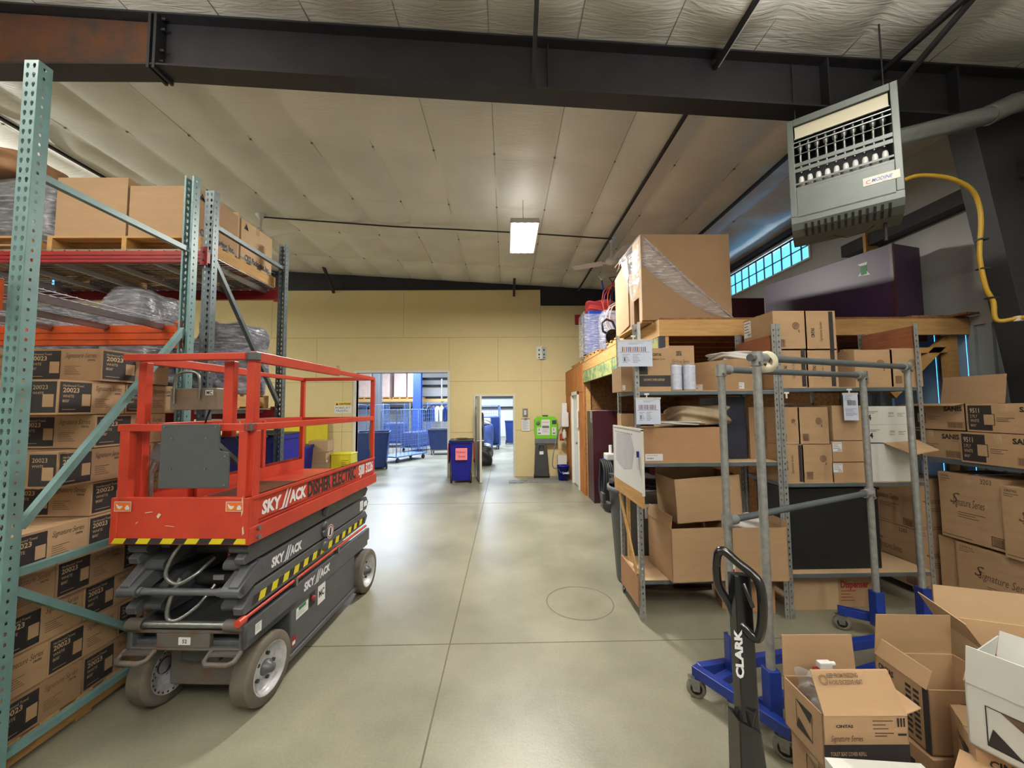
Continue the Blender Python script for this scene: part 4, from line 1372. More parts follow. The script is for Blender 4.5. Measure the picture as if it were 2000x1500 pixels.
# side walls of platform
for s in (-1, 1):
    b = MB()
    x0, x1 = (HW - .02, HW) if s > 0 else (-HW, -HW + .02)
    b.box((x0, .02, 1.14), (x1, LL, ZT), 'skyred')
    b.box((x0 - (.0 if s > 0 else .018), .0, ZB), (x1 + (.018 if s > 0 else 0), LL + .03, 1.135), 'skyred')
    b.box((x0 - (.0 if s > 0 else .012), .02, ZT - .02), (x1 + (.012 if s > 0 else 0), LL, ZT), 'skyred')
    sp = lp(b, 'toe_board', bevel=.002)
    if s > 0:
        for k_ in range(2):
            b = MB()
            b.cyl((HW + .016, .07 + .0 * k_, 1.07 + .05 * k_), (HW + .032, .07, 1.07 + .05 * k_), .014, 'steel', n=10)
            b.build('bolt', parent=sp)
        b = MB()
        U_, V_ = V((0, 1, 0)), V((0, 0, 1)); X_ = HW + .0015
        maker_logo(b, X_, .12, 1.182, .46, .072)
        b.build('maker_lettering', parent=sp)['label'] = 'white maker lettering'
        b = MB()
        b.text('DISHER ELECTRIC', (X_, .60, 1.172), U_, V_, .10, 'ink', width=.78, bold=.035)
        b.build('owner_lettering', parent=sp)['label'] = 'black owner lettering'
        b = MB()
        b.text('SJIII 3226', (X_, 1.44, 1.18), U_, V_, .09, 'paper', width=.33, bold=.03)
        b.build('model_lettering', parent=sp)['label'] = 'white model lettering'
# extension deck inside
b = MB(); b.box((-HW + .03, .5, 1.165), (HW - .03, LL - .02, 1.19), 'skyred'); b.box((-HW + .03, .5, 1.19), (-HW + .05, LL, 1.29), 'skyred')
b.box((-HW + .08, .55, 1.1905), (HW - .06, 1.1, 1.193), 'rustbeam')
lp(b, 'extension_deck', bevel=.002)
# guardrails
RM, RT = 1.70, 2.11
def rail(pts, w, h, name='guard_rail', up=(0, 0, 1), key='skyred'):
    b = MB()
    for p, q in zip(pts[:-1], pts[1:]):
        b.beam(p, q, w, h, key, up=up)
    return lp(b, name, bevel=.004)
def post(x, y, z0, z1, w=.045, d=.045, name='rail_post'):
    b = MB(); b.box((x - w / 2, y - d / 2, z0), (x + w / 2, y + d / 2, z1), 'skyred'); return lp(b, name, bevel=.004)
post(-HW + .035, .03, ZT - .05, RM - .02, .058)
post(HW - .045, .03, ZT - .05, RM - .02, .05)
post(HW - .01, .06, ZB + .02, RM - .02, .035, .055)
post(-HW + .04, .11, 1.17, RT - .02, .05); post(.20, .09, 1.64, RT - .02, .06, .04)
post(HW - .03, .06, RM - .0, RT - .03, .05, .05)
rail([(-HW - .01, .03, RM), (HW + .01, .03, RM)], .045, .042)
rail([(-HW - .0, .03, RT), (HW - .05, .03, RT)], .045, .04)
rail([(HW - .015, .0, RM), (HW - .015, LL, RM)], .03, .042)
rail([(-HW + .015, .05, RM), (-HW + .015, LL, RM)], .03, .042)
rail([(HW - .02, .03, RT), (HW - .02, 1.05, RT)], .04, .062)
rail([(HW - .02, 1.03, RT), (HW - .02, LL + .02, RT)], .03, .036)
rail([(-HW + .02, .12, RT), (-HW + .02, .95, RT)], .04, .055)
rail([(-HW + .02, .93, RT), (-HW + .02, LL + .02, RT)], .03, .036)
rail([(-HW + .02, LL, RT), (HW - .02, LL, RT)], .03, .034)
rail([(-HW + .02, LL, RM), (HW - .02, LL, RM)], .03, .034)
post(HW - .02, LL, 1.10, RT, .038, .038); post(-HW + .02, LL, 1.10, RT, .038, .038); post(-HW + .02, 1.2, 1.15, RM, .038, .038)
b = MB(); b.box((HW - .055, .02, RT - .022), (HW + .01, .065, RT + .025), 'panelgrey'); lp(b, 'rail_corner', bevel=.004)
b = MB(); b.box((HW - .035, .0, RM - .022), (HW + .01, .05, RM + .022), 'panelgrey'); lp(b, 'rail_corner', bevel=.004)
b = MB()
b.tube([(HW - .03, LL - .02, RM - .05), (HW - .045, LL - .02, RM - .2), (HW - .03, LL - .02, RM - .38)], .008, 'steel', n=6)
lp(b, 'gate_chain')
for y, x in ((.13, -HW + .05), (.1, .25)):
    b = MB()
    b.tube([(x, y, 1.74), (x + .03, y - .03, 1.72), (x + .06, y - .03, 1.70), (x + .07, y - .03, 1.71)], .004, 'steel', n=6)
    lp(b, 'lock_pin')
# grey board on the mid rail
b = MB()
pts = [(-.115, -.003, 1.72), (.225, -.003, 1.72), (.225, -.003, 1.57), (.285, -.003, 1.56), (.285, -.003, 1.36), (-.12, -.003, 1.36)]
b.prism(pts, (0, -.012, 0), 'panelgrey')
gb_ = lp(b, 'control_board', bevel=.003)
gb_['label'] = 'dark grey flat board'
for x, z in ((-.095, 1.705), (.205, 1.705), (-.05, 1.64), (.15, 1.64), (-.05, 1.47), (.15, 1.47), (.265, 1.38), (.265, 1.54)):
    b = MB(); b.cyl((x, -.019, z), (x, -.014, z), .006, 'steel', n=8); b.build('bolt', parent=gb_)
# metal box with MC sticker and handle loop
b = MB(); b.box((-.385 + .06, .25, 1.80), (-.02, .36, 1.94), 'alubox', M=Matrix.Rotation(.0, 4, 'Z'))
cb = lp(b, 'document_box', bevel=.004); cb['label'] = 'worn metal box with small white sticker'
b = MB(); b.rect(V((-.09, .248, 1.895)), V((1, 0, 0)), V((0, 0, 1)), 0, 0, .05, .032, 'paper'); b.text('MC', (-.084, .2475, 1.90), (1, 0, 0), (0, 0, 1), .022, 'ink', width=.038, bold=.03); b.build('sticker', parent=cb)
b = MB(); b.tube(smooth_path([V(p) for p in ((-.29, .24, 1.84), (-.29, .24, 1.97), (-.27, .24, 2.03), (-.20, .24, 2.045), (-.14, .24, 2.03), (-.125, .24, 1.97), (-.125, .24, 1.87))]), .008, 'steel', n=8); b.build('handle_loop', parent=cb)
# switch box
b = MB(); b.box((-.035, -.012, -.05), (.035, .012, .05), 'midgrey', M=Matrix.Translation((-.27, .14, 1.545)) @ Matrix.Rotation(.45, 4, 'Y'))
sb = lp(b, 'outlet_box', bevel=.004); sb['label'] = 'grey weatherproof outlet'
b = MB(); b.cyl((-.315, .14, 1.18), (-.315, .14, 1.44), .011, 'steel', n=10); b.cyl((-.315, .14, 1.43), (-.29, .14, 1.49), .018, 'steel', n=10); b.build('conduit', parent=sb)
for x in (-.28, -.23):
    b = MB(); b.tube([(x - .02, .10, 1.18), (x - .025, .10, 1.24), (x, .10, 1.265), (x + .025, .10, 1.24), (x + .02, .10, 1.18)], .006, 'skyred', n=6)
    lp(b, 'tie_ring')
b = MB(); b.tube(smooth_path([V(p) for p in ((-.1, .3, 1.8), (-.15, .33, 1.68), (-.02, .36, 1.66), (.06, .4, 1.5), (.05, .42, 1.2))]), .006, 'blackpl', n=6); lp(b, 'cable')

# scissor arms: outer pair and inner pair on each side, four levels
def arm(x, w, y0, z0, y1, z1, h, key='skygrey', cut=.09):
    b = MB()
    b.prism([(x, y0, z0 - h * .5), (x, y1 - cut * .6, z1 - h * .5), (x, y1, z1), (x, y1 - cut * .6, z1 + h * .5), (x, y0 + cut, z0 + h * .5), (x, y0 - .01, z0 - h * .15)], (w, 0, 0), key)
    return lp(b, 'scissor_arm', bevel=.006)
arms = []
levels = [(.69, .72, .12), (.83, .855, .125), (.965, .985, .105)]
for li, (z0, z1, h) in enumerate(levels):
    for s in (-1, 1):
        x = .285 if s > 0 else -.345
        f = .06 if li != 1 else .02
        a_ = arm(x, .06, f, z0, LL - .03 + .02 * (li == 1), z1, h)
        arms.append((li, s, a_))
for li, (z0, z1, h) in enumerate([(.63, .65, .09), (.76, .78, .09), (.90, .915, .09), (1.0, 1.0, .07)]):
    for s in (-1, 1):
        x = .20 if s > 0 else -.26
        arm(x, .055, .17, z0, LL - .15, z1, h)
# front noses of arm boxes with tube pivots
for z, y, xx in ((.775, .0, .30), (.655, .10, .235), (.885, .10, .235), (1.0, .06, .30)):
    for s in (-1, 1):
        b = MB()
        x0, x1 = s * (xx - .055), s * (xx + .055)
        b.cyl((x0, y + .03, z), (x1, y + .03, z), .030, 'skygrey', n=16)
        xa, xb = min(x0, x1), max(x0, x1)
        b.prism([(xa, y + .0, z + .012), (xa, y + .02, z + .032), (xa, y + .19, z + .13), (xa, y + .24, z + .04), (xa, y + .05, z - .03)], (xb - xa, 0, 0), 'skygrey')
        lp(b, 'arm_end', bevel=.004)
for z, y, xx in ((.775, .03, .25), (.575, .07, .27)):
    b = MB(); b.cyl((-xx, y, z), (xx, y, z), .019, 'steel' if z < .6 else 'skygrey', n=14)
    for s in (-1, 1):
        b.cyl((s * (xx - .01), y, z), (s * (xx - .03), y, z), .024, 'skygrey', n=14)
    lp(b, 'pivot_tube')
for s in (-1, 1):
    b = MB(); b.cyl((s * .24, .07, .575), (s * .335, .07, .575), .032, 'skygrey_dirty', n=16); lp(b, 'pivot_bushing')['label'] = 'rusty bushing'
for z in (.70, .90):
    b = MB(); b.cyl((-.24, .4, z), (.24, .4, z), .045, 'darkgrey', n=16); lp(b, 'cross_tube')
b = MB(); b.rect(V((-.08, .353, .70)), V((1, 0, 0)), V((0, 0, 1)), 0, 0, .07, .03, 'paper'); b.box((-.08, .355, .70), (-.01, .37, .73), 'paper'); lp(b, 'sticker')
b = MB(); b.box((.02, .34, .84), (.16, .36, .88), 'redbeam'); b.box((.02, .34, .80), (.16, .36, .835), 'paper'); b.text('DANGER', (.03, .339, .85), (1, 0, 0), (0, 0, 1), .02, 'paper', width=.12); lp(b, 'danger_plate')['label'] = 'red and white danger plate'
b = MB()
b.tube(smooth_path([V(p) for p in ((-.06, .1, 1.03), (-.09, .06, .95), (-.12, .06, .85), (-.06, .07, .80), (.02, .1, .84), (.05, .2, .9))], 5), .011, 'steel', n=8)
b.tube(smooth_path([V(p) for p in ((-.05, .08, .83), (-.08, .05, .72), (-.10, .06, .62), (-.05, .07, .60), (.03, .12, .66), (.06, .2, .74))], 5), .011, 'steel', n=8)
lp(b, 'hydraulic_hose')
# side details on the outer right arms
X_ = .3465; U_, V_ = V((0, 1, .015)).normalized(), V((0, 0, 1))
b = MB()
maker_logo(b, X_, .29, .805, .33, .055)
b.build('maker_lettering', parent=arms[3][2])['label'] = 'white maker lettering'
b = MB()
ny = 27
for i in range(ny):
    y0 = .12 + i * .058; y1 = y0 + .058
    z0 = .652 + .03 * y0 / LL
    b.add([(X_, y0, z0), (X_, y1, z0 + .001), (X_, y1 + .018, z0 + .05), (X_, y0 + .018, z0 + .05)], [(0, 1, 2, 3)], 'ink' if i % 2 == 0 else 'yellow')
b.build('hazard_stripe', parent=arms[1][2])['label'] = 'yellow and black striped tape'
for y, z in ((.93, .985), (.93, .87), (.93, .82), (.93, .715)):
    b = MB(); b.lathe([(.036, 0), (.036, .012), (.022, .02), (.001, .022)], 'skygrey', c=(.345, y, z), axis='x', n=14); lp(b, 'pivot_cap')
b = MB()
c = V((X_ + .001, 1.02, .80))
pts = [(c.x, c.y + .055 * math.cos(2 * PI * i / 20), c.z + .055 * math.sin(2 * PI * i / 20)) for i in range(20)]
b.add(pts, [tuple(range(20))], 'paper')
for rr in (.05,):
    A_ = [(c.x + .0005, c.y + rr * math.cos(2 * PI * i / 20), c.z + rr * math.sin(2 * PI * i / 20)) for i in range(20)]
    B_ = [(c.x + .0005, c.y + (rr - .01) * math.cos(2 * PI * i / 20), c.z + (rr - .01) * math.sin(2 * PI * i / 20)) for i in range(20)]
    b.add(A_ + B_, [(i, (i + 1) % 20, 20 + (i + 1) % 20, 20 + i) for i in range(20)], 'redbeam')
b.add([(c.x + .0006, c.y - .02, c.z - .03), (c.x + .0006, c.y + .012, c.z - .03), (c.x + .0006, c.y + .02, c.z + .03), (c.x + .0006, c.y - .005, c.z + .03)], [(0, 1, 2, 3)], 'ink')
lp(b, 'warning_decal')['label'] = 'round prohibition decal'
b = MB(); b.rect(V((X_ + .001, 1.58, .81)), V((0, 1, 0)), V((0, 0, 1)), 0, 0, .07, .09, 'paper'); b.rect(V((X_ + .001, 1.67, .83)), V((0, 1, 0)), V((0, 0, 1)), 0, 0, .08, .05, 'paper')
lines(b, V((X_ + .0015, 1.58, .81)), V((0, 1, 0)), V((0, 0, 1)), .01, .07, .06, 5, .012, 'midgrey'); lp(b, 'data_decal')
# chassis
CX = .345
b = MB()
b.box((-CX, .07, .43), (CX, .10, .445), 'skygrey_dirty'); b.box((-CX, .07, .525), (CX, .10, .545), 'skygrey_dirty')
b.box((-.17, .07, .445), (.145, .10, .525), 'skygrey_dirty')
for s in (-1, 1):
    b.box((s * CX, .07, .445), (s * (CX - .02), .10, .525), 'skygrey_dirty')
b.box((-CX, .10, .43), (CX, 1.78, .47), 'skygrey')
b.box((-CX + .01, .14, .46), (CX - .01, .17, .53), 'blackpl')
for s in (-1, 1):
    xa = s * CX; xb = s * (CX - .03)
    b.prism([(min(xa, xb), .07, .43), (min(xa, xb), .55, .43), (min(xa, xb), .60, .46), (min(xa, xb), LL + .02, .47), (min(xa, xb), LL + .02, .585), (min(xa, xb), .07, .565)], (.03, 0, 0), 'skygrey')
ch = lp(b, 'chassis', bevel=.004)
for x in (-.26, .245):
    b = MB()
    b.tube([(x - .085, .07, .43), (x - .085, .02, .405), (x - .06, .0, .40), (x + .06, .0, .40), (x + .085, .02, .405), (x + .085, .07, .43)], .014, 'skygrey_dirty', n=8)
    b.box((x - .085, .04, .418), (x + .085, .075, .43), 'skygrey_dirty')
    b.build('tie_down_loop', parent=ch)['label'] = 'rusty tie-down loop'
b = MB(); b.box((-.035, .066, .465), (.035, .0695, .505), 'paper'); b.text('52', (-.012, .0655, .475), (1, 0, 0), (0, 0, 1), .02, 'ink', bold=.03); b.build('number_sticker', parent=ch)
b = MB()
maker_logo(b, CX + .0015, .66, .487, .37, .055)
b.build('maker_lettering', parent=ch)['label'] = 'white maker lettering'
b = MB(); b.rect(V((CX + .0015, .16, .47)), V((0, 1, 0)), V((0, 0, 1)), 0, 0, .055, .06, 'paper'); lines(b, V((CX + .002, .16, .47)), V((0, 1, 0)), V((0, 0, 1)), .006, .048, .048, 4, .01, 'midgrey'); b.build('sticker', parent=ch)
b = MB(); b.cyl((CX - .01, .06, .605), (CX - .01, 1.75, .625), .011, 'skyred', n=8); b.cyl((CX - .01, .03, .603), (CX - .01, .08, .605), .022, 'skyred', n=10)
b.build('safety_bar', parent=ch)['label'] = 'thin orange maintenance bar'
for y in (.55, 1.15):
    b = MB(); b.box((CX - .03, y, .575), (CX + .01, y + .02, .625), 'steel'); b.build('bar_clip', parent=ch)
# cabinet (module tray) on each side
for s in (-1, 1):
    b = MB()
    x0, x1 = (CX - .14, CX - .005) if s > 0 else (-CX + .005, -CX + .14)
    b.prism([(x0, .52, .14), (x0, 1.50, .14), (x0, 1.50, .46), (x0, .52, .46)], (x1 - x0, 0, 0), 'skygrey')
    b.box((x0, .50, .10), (x1 + (.012 if s > 0 else 0), 1.53, .135), 'skygrey')
    tr = lp(b, 'side_tray', bevel=.006)
    if s > 0:
        xx = x1 + .0012
        b = MB(); u, v = V((0, 1, 0)), V((0, 0, 1))
        b.rect(V((xx, .58, .33)), u, v, 0, 0, .15, .075, 'paper'); b.rect(V((xx + .0004, .58, .33)), u, v, .03, .05, .12, .073, 'signgreen'); lines(b, V((xx + .0004, .58, .33)), u, v, .01, .04, .14, 3, .012, 'midgrey'); b.build('data_decal', parent=tr)
        b = MB(); b.rect(V((xx, .75, .33)), u, v, 0, 0, .07, .10, 'blackpl'); b.lathe([(.018, 0), (.018, .015), (.001, .02)], 'redbeam', c=(xx, .785, .385), axis='x', n=12); b.build('stop_button', parent=tr)['label'] = 'red stop button'
        b = MB(); b.rect(V((xx, .86, .29)), u, v, 0, 0, .11, .15, 'paper'); b.text('MC', (xx + .0006, .875, .34), u, v, .05, 'ink', width=.08, bold=.03); b.build('sticker', parent=tr)['label'] = 'white sticker with two letters'
        b = MB(); b.rect(V((xx, .535, .17)), u, v, 0, 0, .05, .07, 'redbeam'); b.rect(V((xx + .0004, .535, .17)), u, v, .008, .01, .042, .035, 'paper'); b.build('red_decal', parent=tr)
b = MB()
b.box((-.22, .22, .14), (.22, .44, .37), 'skygrey_dirty'); b.box((-.12, .18, .3), (.12, .3, .43), 'darkgrey')
b.box((-.2, .44, .12), (.2, 1.75, .42), 'darkgrey')
lp(b, 'axle_housing', bevel=.01)
def lift_wheel(x, y, out, steer=0.0, name='wheel'):
    t = bpy.data.objects.new(name, None); COL.objects.link(t); t.parent = LT
    t.location = (x, y, .2); t.rotation_euler = (0, 0, steer)
    t.empty_display_size = .1
    o = out
    w = .058
    b = MB()
    b.lathe([(.145, -w), (.188, -w), (.198, -w + .012)] + [(.2 - (.004 if i % 2 else 0), -w + .02 + i * (2 * w - .04) / 8) for i in range(9)] + [(.198, w - .012), (.188, w), (.145, w)], 'tyre', axis='x', n=44)
    b.build('tyre', parent=t)
    b = MB()
    so = o
    b.lathe([(.147, -w * so), (.135, -w * so), (.130, -.02 * so), (.120, .0), (.06, .012 * so), (.05, .02 * so), (.001, .02 * so)][::1], 'rimwhite', axis='x', n=36)
    b.lathe([(.147, w * so), (.138, w * so), (.130, .02 * so), (.122, .0), (.058, .014 * so), (.001, .014 * so)], 'rimwhite', axis='x', n=36)
    b.build('rim', parent=t)
    b = MB()
    b.lathe([(.045, .0), (.045, .035 * so), (.03, .05 * so), (.022, .075 * so), (.001, .075 * so)], 'skygrey', axis='x', n=18)
    b.build('hub', parent=t)
    for i in range(5):
        a = 2 * PI * i / 5
        b = MB(); b.cyl((.01 * so, .075 * math.cos(a), .075 * math.sin(a)), (.026 * so, .075 * math.cos(a), .075 * math.sin(a)), .011, 'darkgrey', n=8); b.build('wheel_nut', parent=t)
    b = MB()
    for i in range(24):
        a = 2 * PI * i / 24
        c_, s_ = math.cos(a) * .137, math.sin(a) * .137
        b.cyl((-so * (w + .0005), c_ * .98, s_ * .98), (-so * (w - .002), c_ * .98, s_ * .98), .006, 'ink', n=8)
    b.build('rim_hole', parent=t)
    return t
wx = .30
lift_wheel(wx, .30, 1, -.05)
lift_wheel(-wx - .02, .30, -1, -.05)
lift_wheel(wx + .03, 1.72, 1)
lift_wheel(-wx - .03, 1.72, -1)

# ================================================================== MEZZANINE
MX, MY0, MZ = 1.60, 3.93, 2.72
t = thing('wooden_mezzanine', 'timber storage platform along the right wall carrying boxes and a cabinet', 'platform', (MX, MY0, 0))
def mz(b, name, **k):
    o = b.build(name, parent=t, loc=(-MX, -MY0, 0), **k); return o
b = MB(); b.box((MX, MY0, MZ - .02), (XW - .01, YB - .02, MZ), 'osb'); mz(b, 'deck_sheet')
b = MB(); b.box((MX, MY0, MZ - .19), (XW - .01, MY0 + .04, MZ - .02), 'wood_x'); mz(b, 'rim_board')
b = MB(); b.box((MX, MY0 + .04, MZ - .19), (MX + .04, YB - .02, MZ - .02), 'wood_y'); mz(b, 'rim_board')
b = MB(); b.box((MX, 3.97, MZ - .42), (MX + .05, 7.9, MZ - .195), 'green_beam'); mz(b, 'green_beam')['label'] = 'green stained beam'
b = MB(); b.box((MX + .06, MY0 + .01, MZ - .33), (MX + .10, MY0 + .05, MZ - .19), 'wood'); b.box((MX + .0, MY0 + .0, MZ - .33), (MX + .06, MY0 + .04, MZ - .19), 'darkblue'); mz(b, 'corner_block')
for i in range(15):
    b = MB(); y = MY0 + .4 * (i + 1); b.box((MX + .05, y, MZ - .19), (XW - .02, y + .038, MZ - .021), 'wood_red'); mz(b, 'joist')
for x, y in ((4.72, MY0), (MX + .05, 7.86)):
    b = MB(); b.box((x, y + .05 if y < 4 else y, 0), (x + .09, (y + .05 if y < 4 else y) + .09, MZ - .19), 'wood'); mz(b, 'support_post')
b = MB(); b.beam((4.1, MY0 + .1, 1.9), (4.74, MY0 + .1, 2.5), .05, .09, 'wood'); b.beam((3.6, MY0 + .1, 2.36), (4.74, MY0 + .1, 2.38), .05, .06, 'wood'); mz(b, 'diagonal_brace')
# plywood end room with white door, opening beyond
b = MB()
b.box((MX, 7.92, 0), (MX + .02, 8.42, MZ - .19), 'ply_orange'); b.box((MX, 9.30, 0), (MX + .02, YB - .01, MZ - .19), 'ply_orange'); b.box((MX, 8.42, 2.15), (MX + .02, 9.30, MZ - .19), 'ply_orange')
b.box((MX - .006, 7.915, MZ - .60), (MX + .01, YB - .01, MZ - .02), 'ply_orange')
b.box((MX + .02, 7.90, 0), (3.6, 7.93, MZ - .19), 'osb')
b.box((3.6, 4.1, 0), (3.62, 7.9, MZ - .19), 'osb')
struct(b.build('wall_plywood_room'))
b = MB()
b.box((MX - .03, 8.42, 0), (MX + .06, 8.50, 2.15), 'trimwhite'); b.box((MX - .03, 9.22, 0), (MX + .06, 9.30, 2.15), 'trimwhite'); b.box((MX - .03, 8.42, 2.07), (MX + .06, 9.30, 2.15), 'trimwhite')
b.box((MX + .02, 8.50, .02), (MX + .05, 9.22, 2.07), 'white')
d3 = struct(b.build('door_3', bevel=.003))
b = MB(); b.cyl((MX + .02, 8.58, 1.0), (MX - .05, 8.58, 1.0), .025, 'steel'); b.build('door_handle', parent=d3)
b = MB(); b.box((MX - .045, 8.36, 1.35), (MX - .03, 8.56, 1.75), 'paper')
tag(b.build('paper_sheet'), 'white paper sheet taped beside the white door frame', 'paper')

# things under and beside the platform
t2 = thing('maroon_cabinet', 'dark maroon cabinet standing in the opening under the platform', 'cabinet', (1.64, 7.28, 0))
b = MB(); b.box((0, 0, 0), (.9, .5, 1.72), 'maroon'); b.build('body', parent=t2, bevel=.004)
b = MB(); b.box((-.012, -.012, 1.72), (.5, .5, 1.735), 'bagclear'); b.box((-.012, .0, 1.5), (-.010, .16, 1.72), 'bagclear'); b.build('plastic_cover', parent=t2)
t2 = thing('storage_tote', 'black plastic tote on the cabinet below the platform', 'tote', (2.75, 7.0, 1.42))
b = MB(); b.box((-.08, -.3, .0), (.62, .3, .30), 'blackpl'); b.box((-.09, -.33, .28), (.66, .33, .32), 'blackpl'); b.build('tub', parent=t2, bevel=.02)
b = MB(); b.tube([(-.2, -.34, .30), (0, -.34, .45), (.25, -.34, .30)], .012, 'blackpl'); b.build('handle', parent=t2)
b = MB(); b.box((2.68, 6.75, 0), (3.4, 7.25, 1.42), 'maroon'); tag(b.build('maroon_cabinet', bevel=.004), 'low wide maroon cabinet beneath the black tote', 'cabinet')
# vacuum with coiled hoses
t2 = thing('wet_vacuum', 'blue floor vacuum with coiled black hoses in front of the maroon cabinet', 'vacuum cleaner', (1.80, 6.85, 0))
b = MB(); b.box((-.05, -.2, .1), (.30, .2, .78), 'vacblue'); b.box((-.08, -.04, .15), (-.05, .10, .88), 'vacblue'); b.build('body', parent=t2, bevel=.03)
b = MB(); b.box((-.05, -.12, .86), (.25, .12, .98), 'bagwhite'); b.cyl((.05, 0, .95), (.05, 0, 1.12), .03, 'white'); b.build('tank', parent=t2, bevel=.02)
for k_ in range(5):
    b = MB(); r = .30 + .012 * k_
    xx = -.14 + .035 * k_
    b.tube([(xx + .01 * math.sin(3 * a), -.12 + (.17 + .008 * k_) * math.cos(a), .52 + .36 * math.sin(a) * (1 - .02 * k_)) for a in [2 * PI * i / 28 for i in range(28)]], .022, 'rubber', closed=True)
    b.build('hose_coil', parent=t2)
b = MB()
for i in range(22):
    b.cyl((.12, -.26, .12 + .03 * i), (.12, -.26, .14 + .03 * i), .03, 'rubber', n=12)
    b.cyl((.12, -.26, .14 + .03 * i), (.12, -.26, .15 + .03 * i), .024, 'rubber', n=12)
b.build('ribbed_hose', parent=t2)
for yy in (-.18, .18):
    b = MB(); b.lathe([(.02, -.02), (.06, -.02), (.06, .02), (.02, .02)], 'rubber', c=(-.03, yy, .06), axis='x', n=16); b.build('wheel', parent=t2)

# wall station beside doorway
b = MB(); b.box((-.07, -.012, -.11), (.07, 0, .11), 'steel'); b.box((-.03, -.02, -.06), (.03, -.012, .06), 'white'); b.box((-.004, -.023, -.03), (.004, -.02, .03), 'midgrey')
tag(b.build('thermostat', loc=(.51, YB - .002, 1.66), bevel=.002), 'grey switch plate on the yellow wall beside the narrow doorway', 'switch')
t2 = thing('clipboard', 'white sheet on a clipboard hanging below the switch plate', 'clipboard', (.52, YB - .005, 1.17))
b = MB(); b.box((-.115, -.008, 0), (.115, 0, .34), 'wood'); b.build('board', parent=t2)
b = MB(); b.box((-.11, -.011, .01), (.11, -.0085, .31), 'paper'); lines(b, V((-.11, -.0116, .01)), V((1, 0, 0)), V((0, 0, 1)), .02, .27, .2, 14, .018, 'midgrey'); b.build('sheet', parent=t2)
b = MB(); b.box((-.04, -.02, .30), (.04, -.011, .35), 'steel'); b.build('clip', parent=t2)
t2 = thing('sign_projecting', 'white angled wall sign with green first-aid symbols', 'sign', (.96, YB - .003, 3.08))
b = MB(); b.prism([(-.13, 0, 0), (0, -.11, 0), (.13, 0, 0)], (0, 0, .33), 'paper'); b.build('sign_body', parent=t2)
b = MB()
for s in (-1, 1):
    u = V((.13, .11 * 1, 0)).normalized() if s > 0 else V((.13, -.11, 0)).normalized()
    o = V((0, -.112, 0)) if s > 0 else V((-.13, -.002, 0))
    for i, zz in enumerate((.04, .12, .24)):
        c = o + u * .085 + V((0, 0, zz))
        rr = .03
        pts = [c + u * rr * math.cos(2 * PI * k_ / 12) + V((0, 0, 1)) * rr * math.sin(2 * PI * k_ / 12) * (1 if i != 0 else .7) for k_ in range(12)]
        b.add(pts, [tuple(range(12))], 'signgreen')
b.build('green_symbols', parent=t2)
# eye-wash like green station
t2 = thing('eyewash_station', 'lime green eyewash station mounted on the yellow wall', 'eyewash station', (1.04, YB - .01, .86))
b = MB()
b.prism([(-.28, 0, .12), (.28, 0, .12), (.31, 0, .35), (.29, 0, .62), (.22, 0, .70), (-.22, 0, .70), (-.30, 0, .62), (-.30, 0, .35)], (0, -.16, 0), 'lime'); b.build('body', parent=t2, bevel=.015)
b = MB(); b.prism([(-.29, 0, 0), (.29, 0, 0), (.28, 0, .13), (-.28, 0, .13)], (0, -.2, 0), 'midgrey'); b.build('basin', parent=t2, bevel=.01)
b = MB(); b.box((-.12, -.165, .22), (.10, -.160, .62), 'white'); b.text('eyewash', (-.10, -.166, .54), (1, 0, 0), (0, 0, 1), .03, 'ink', width=.17); b.rect(V((-.10, -.166, .40)), V((1, 0, 0)), V((0, 0, 1)), 0, 0, .18, .06, 'midgrey'); lines(b, V((-.10, -.166, .28)), V((1, 0, 0)), V((0, 0, 1)), 0, .08, .18, 4, .022, 'midgrey'); b.build('instruction_label', parent=t2)
for x in (-.23, .15):
    b = MB(); b.box((x, -.165, .22), (x + .11, -.161, .42), 'white'); b.text('2', (x + .03, -.166, .34), (1, 0, 0), (0, 0, 1), .05, 'ink', bold=.03); b.rect(V((x + .02, -.166, .25)), V((1, 0, 0)), V((0, 0, 1)), 0, 0, .07, .03, 'signgreen'); b.build('step_label', parent=t2)
b = MB(); b.lathe([(.05, 0), (.05, -.02), (.03, -.03), (.001, -.03)], 'midgrey', c=(-.21, -.16, .53), axis='y', n=16); b.build('dial', parent=t2)
b = MB(); b.box((-.08, -.13, .68), (.06, -.05, .73), 'blackpl'); b.box((.16, -.168, .50), (.27, -.16, .60), 'darkgrey'); b.build('carry_handle', parent=t2)
t2 = thing('wheeled_container', 'slim dark grey wheeled container below the green eyewash station', 'container', (.90, 9.98, 0))
b = MB(); b.prism([(-.19, -.1, .04), (.19, -.1, .04), (.15, -.07, .78), (.10, -.06, .86), (-.10, -.06, .86), (-.15, -.07, .78)], (0, .16, 0), 'darkgrey'); b.build('body', parent=t2, bevel=.02)
b = MB(); b.tube([(-.06, -.10, .74), (-.05, -.12, .84), (.05, -.12, .84), (.06, -.10, .74)], .012, 'blackpl'); b.build('handle', parent=t2)
b = MB(); b.box((-.05, -.108, .60), (.05, -.104, .68), 'paper'); b.build('sticker', parent=t2)
for s in (-1, 1):
    b = MB(); b.lathe([(.01, -.02), (.05, -.02), (.05, .02), (.01, .02)], 'rubber', c=(s * .18, -.08, .05), axis='x', n=14); b.build('wheel', parent=t2)
mk_ = MB(); mk_.box((.06, 9.28, .001), (.50, 9.62, .012), 'matgrey'); 
for i in range(5):
    for j_ in range(3):
        if (i + j_) % 2: mk_.box((.06 + .088 * i, 9.28 + .113 * j_, .012), (.148 + .088 * i, 9.393 + .113 * j_, .0135), 'darkgrey')
tag(mk_.build('floor_mat'), 'small chequered floor mat in front of the yellow wall', 'mat')
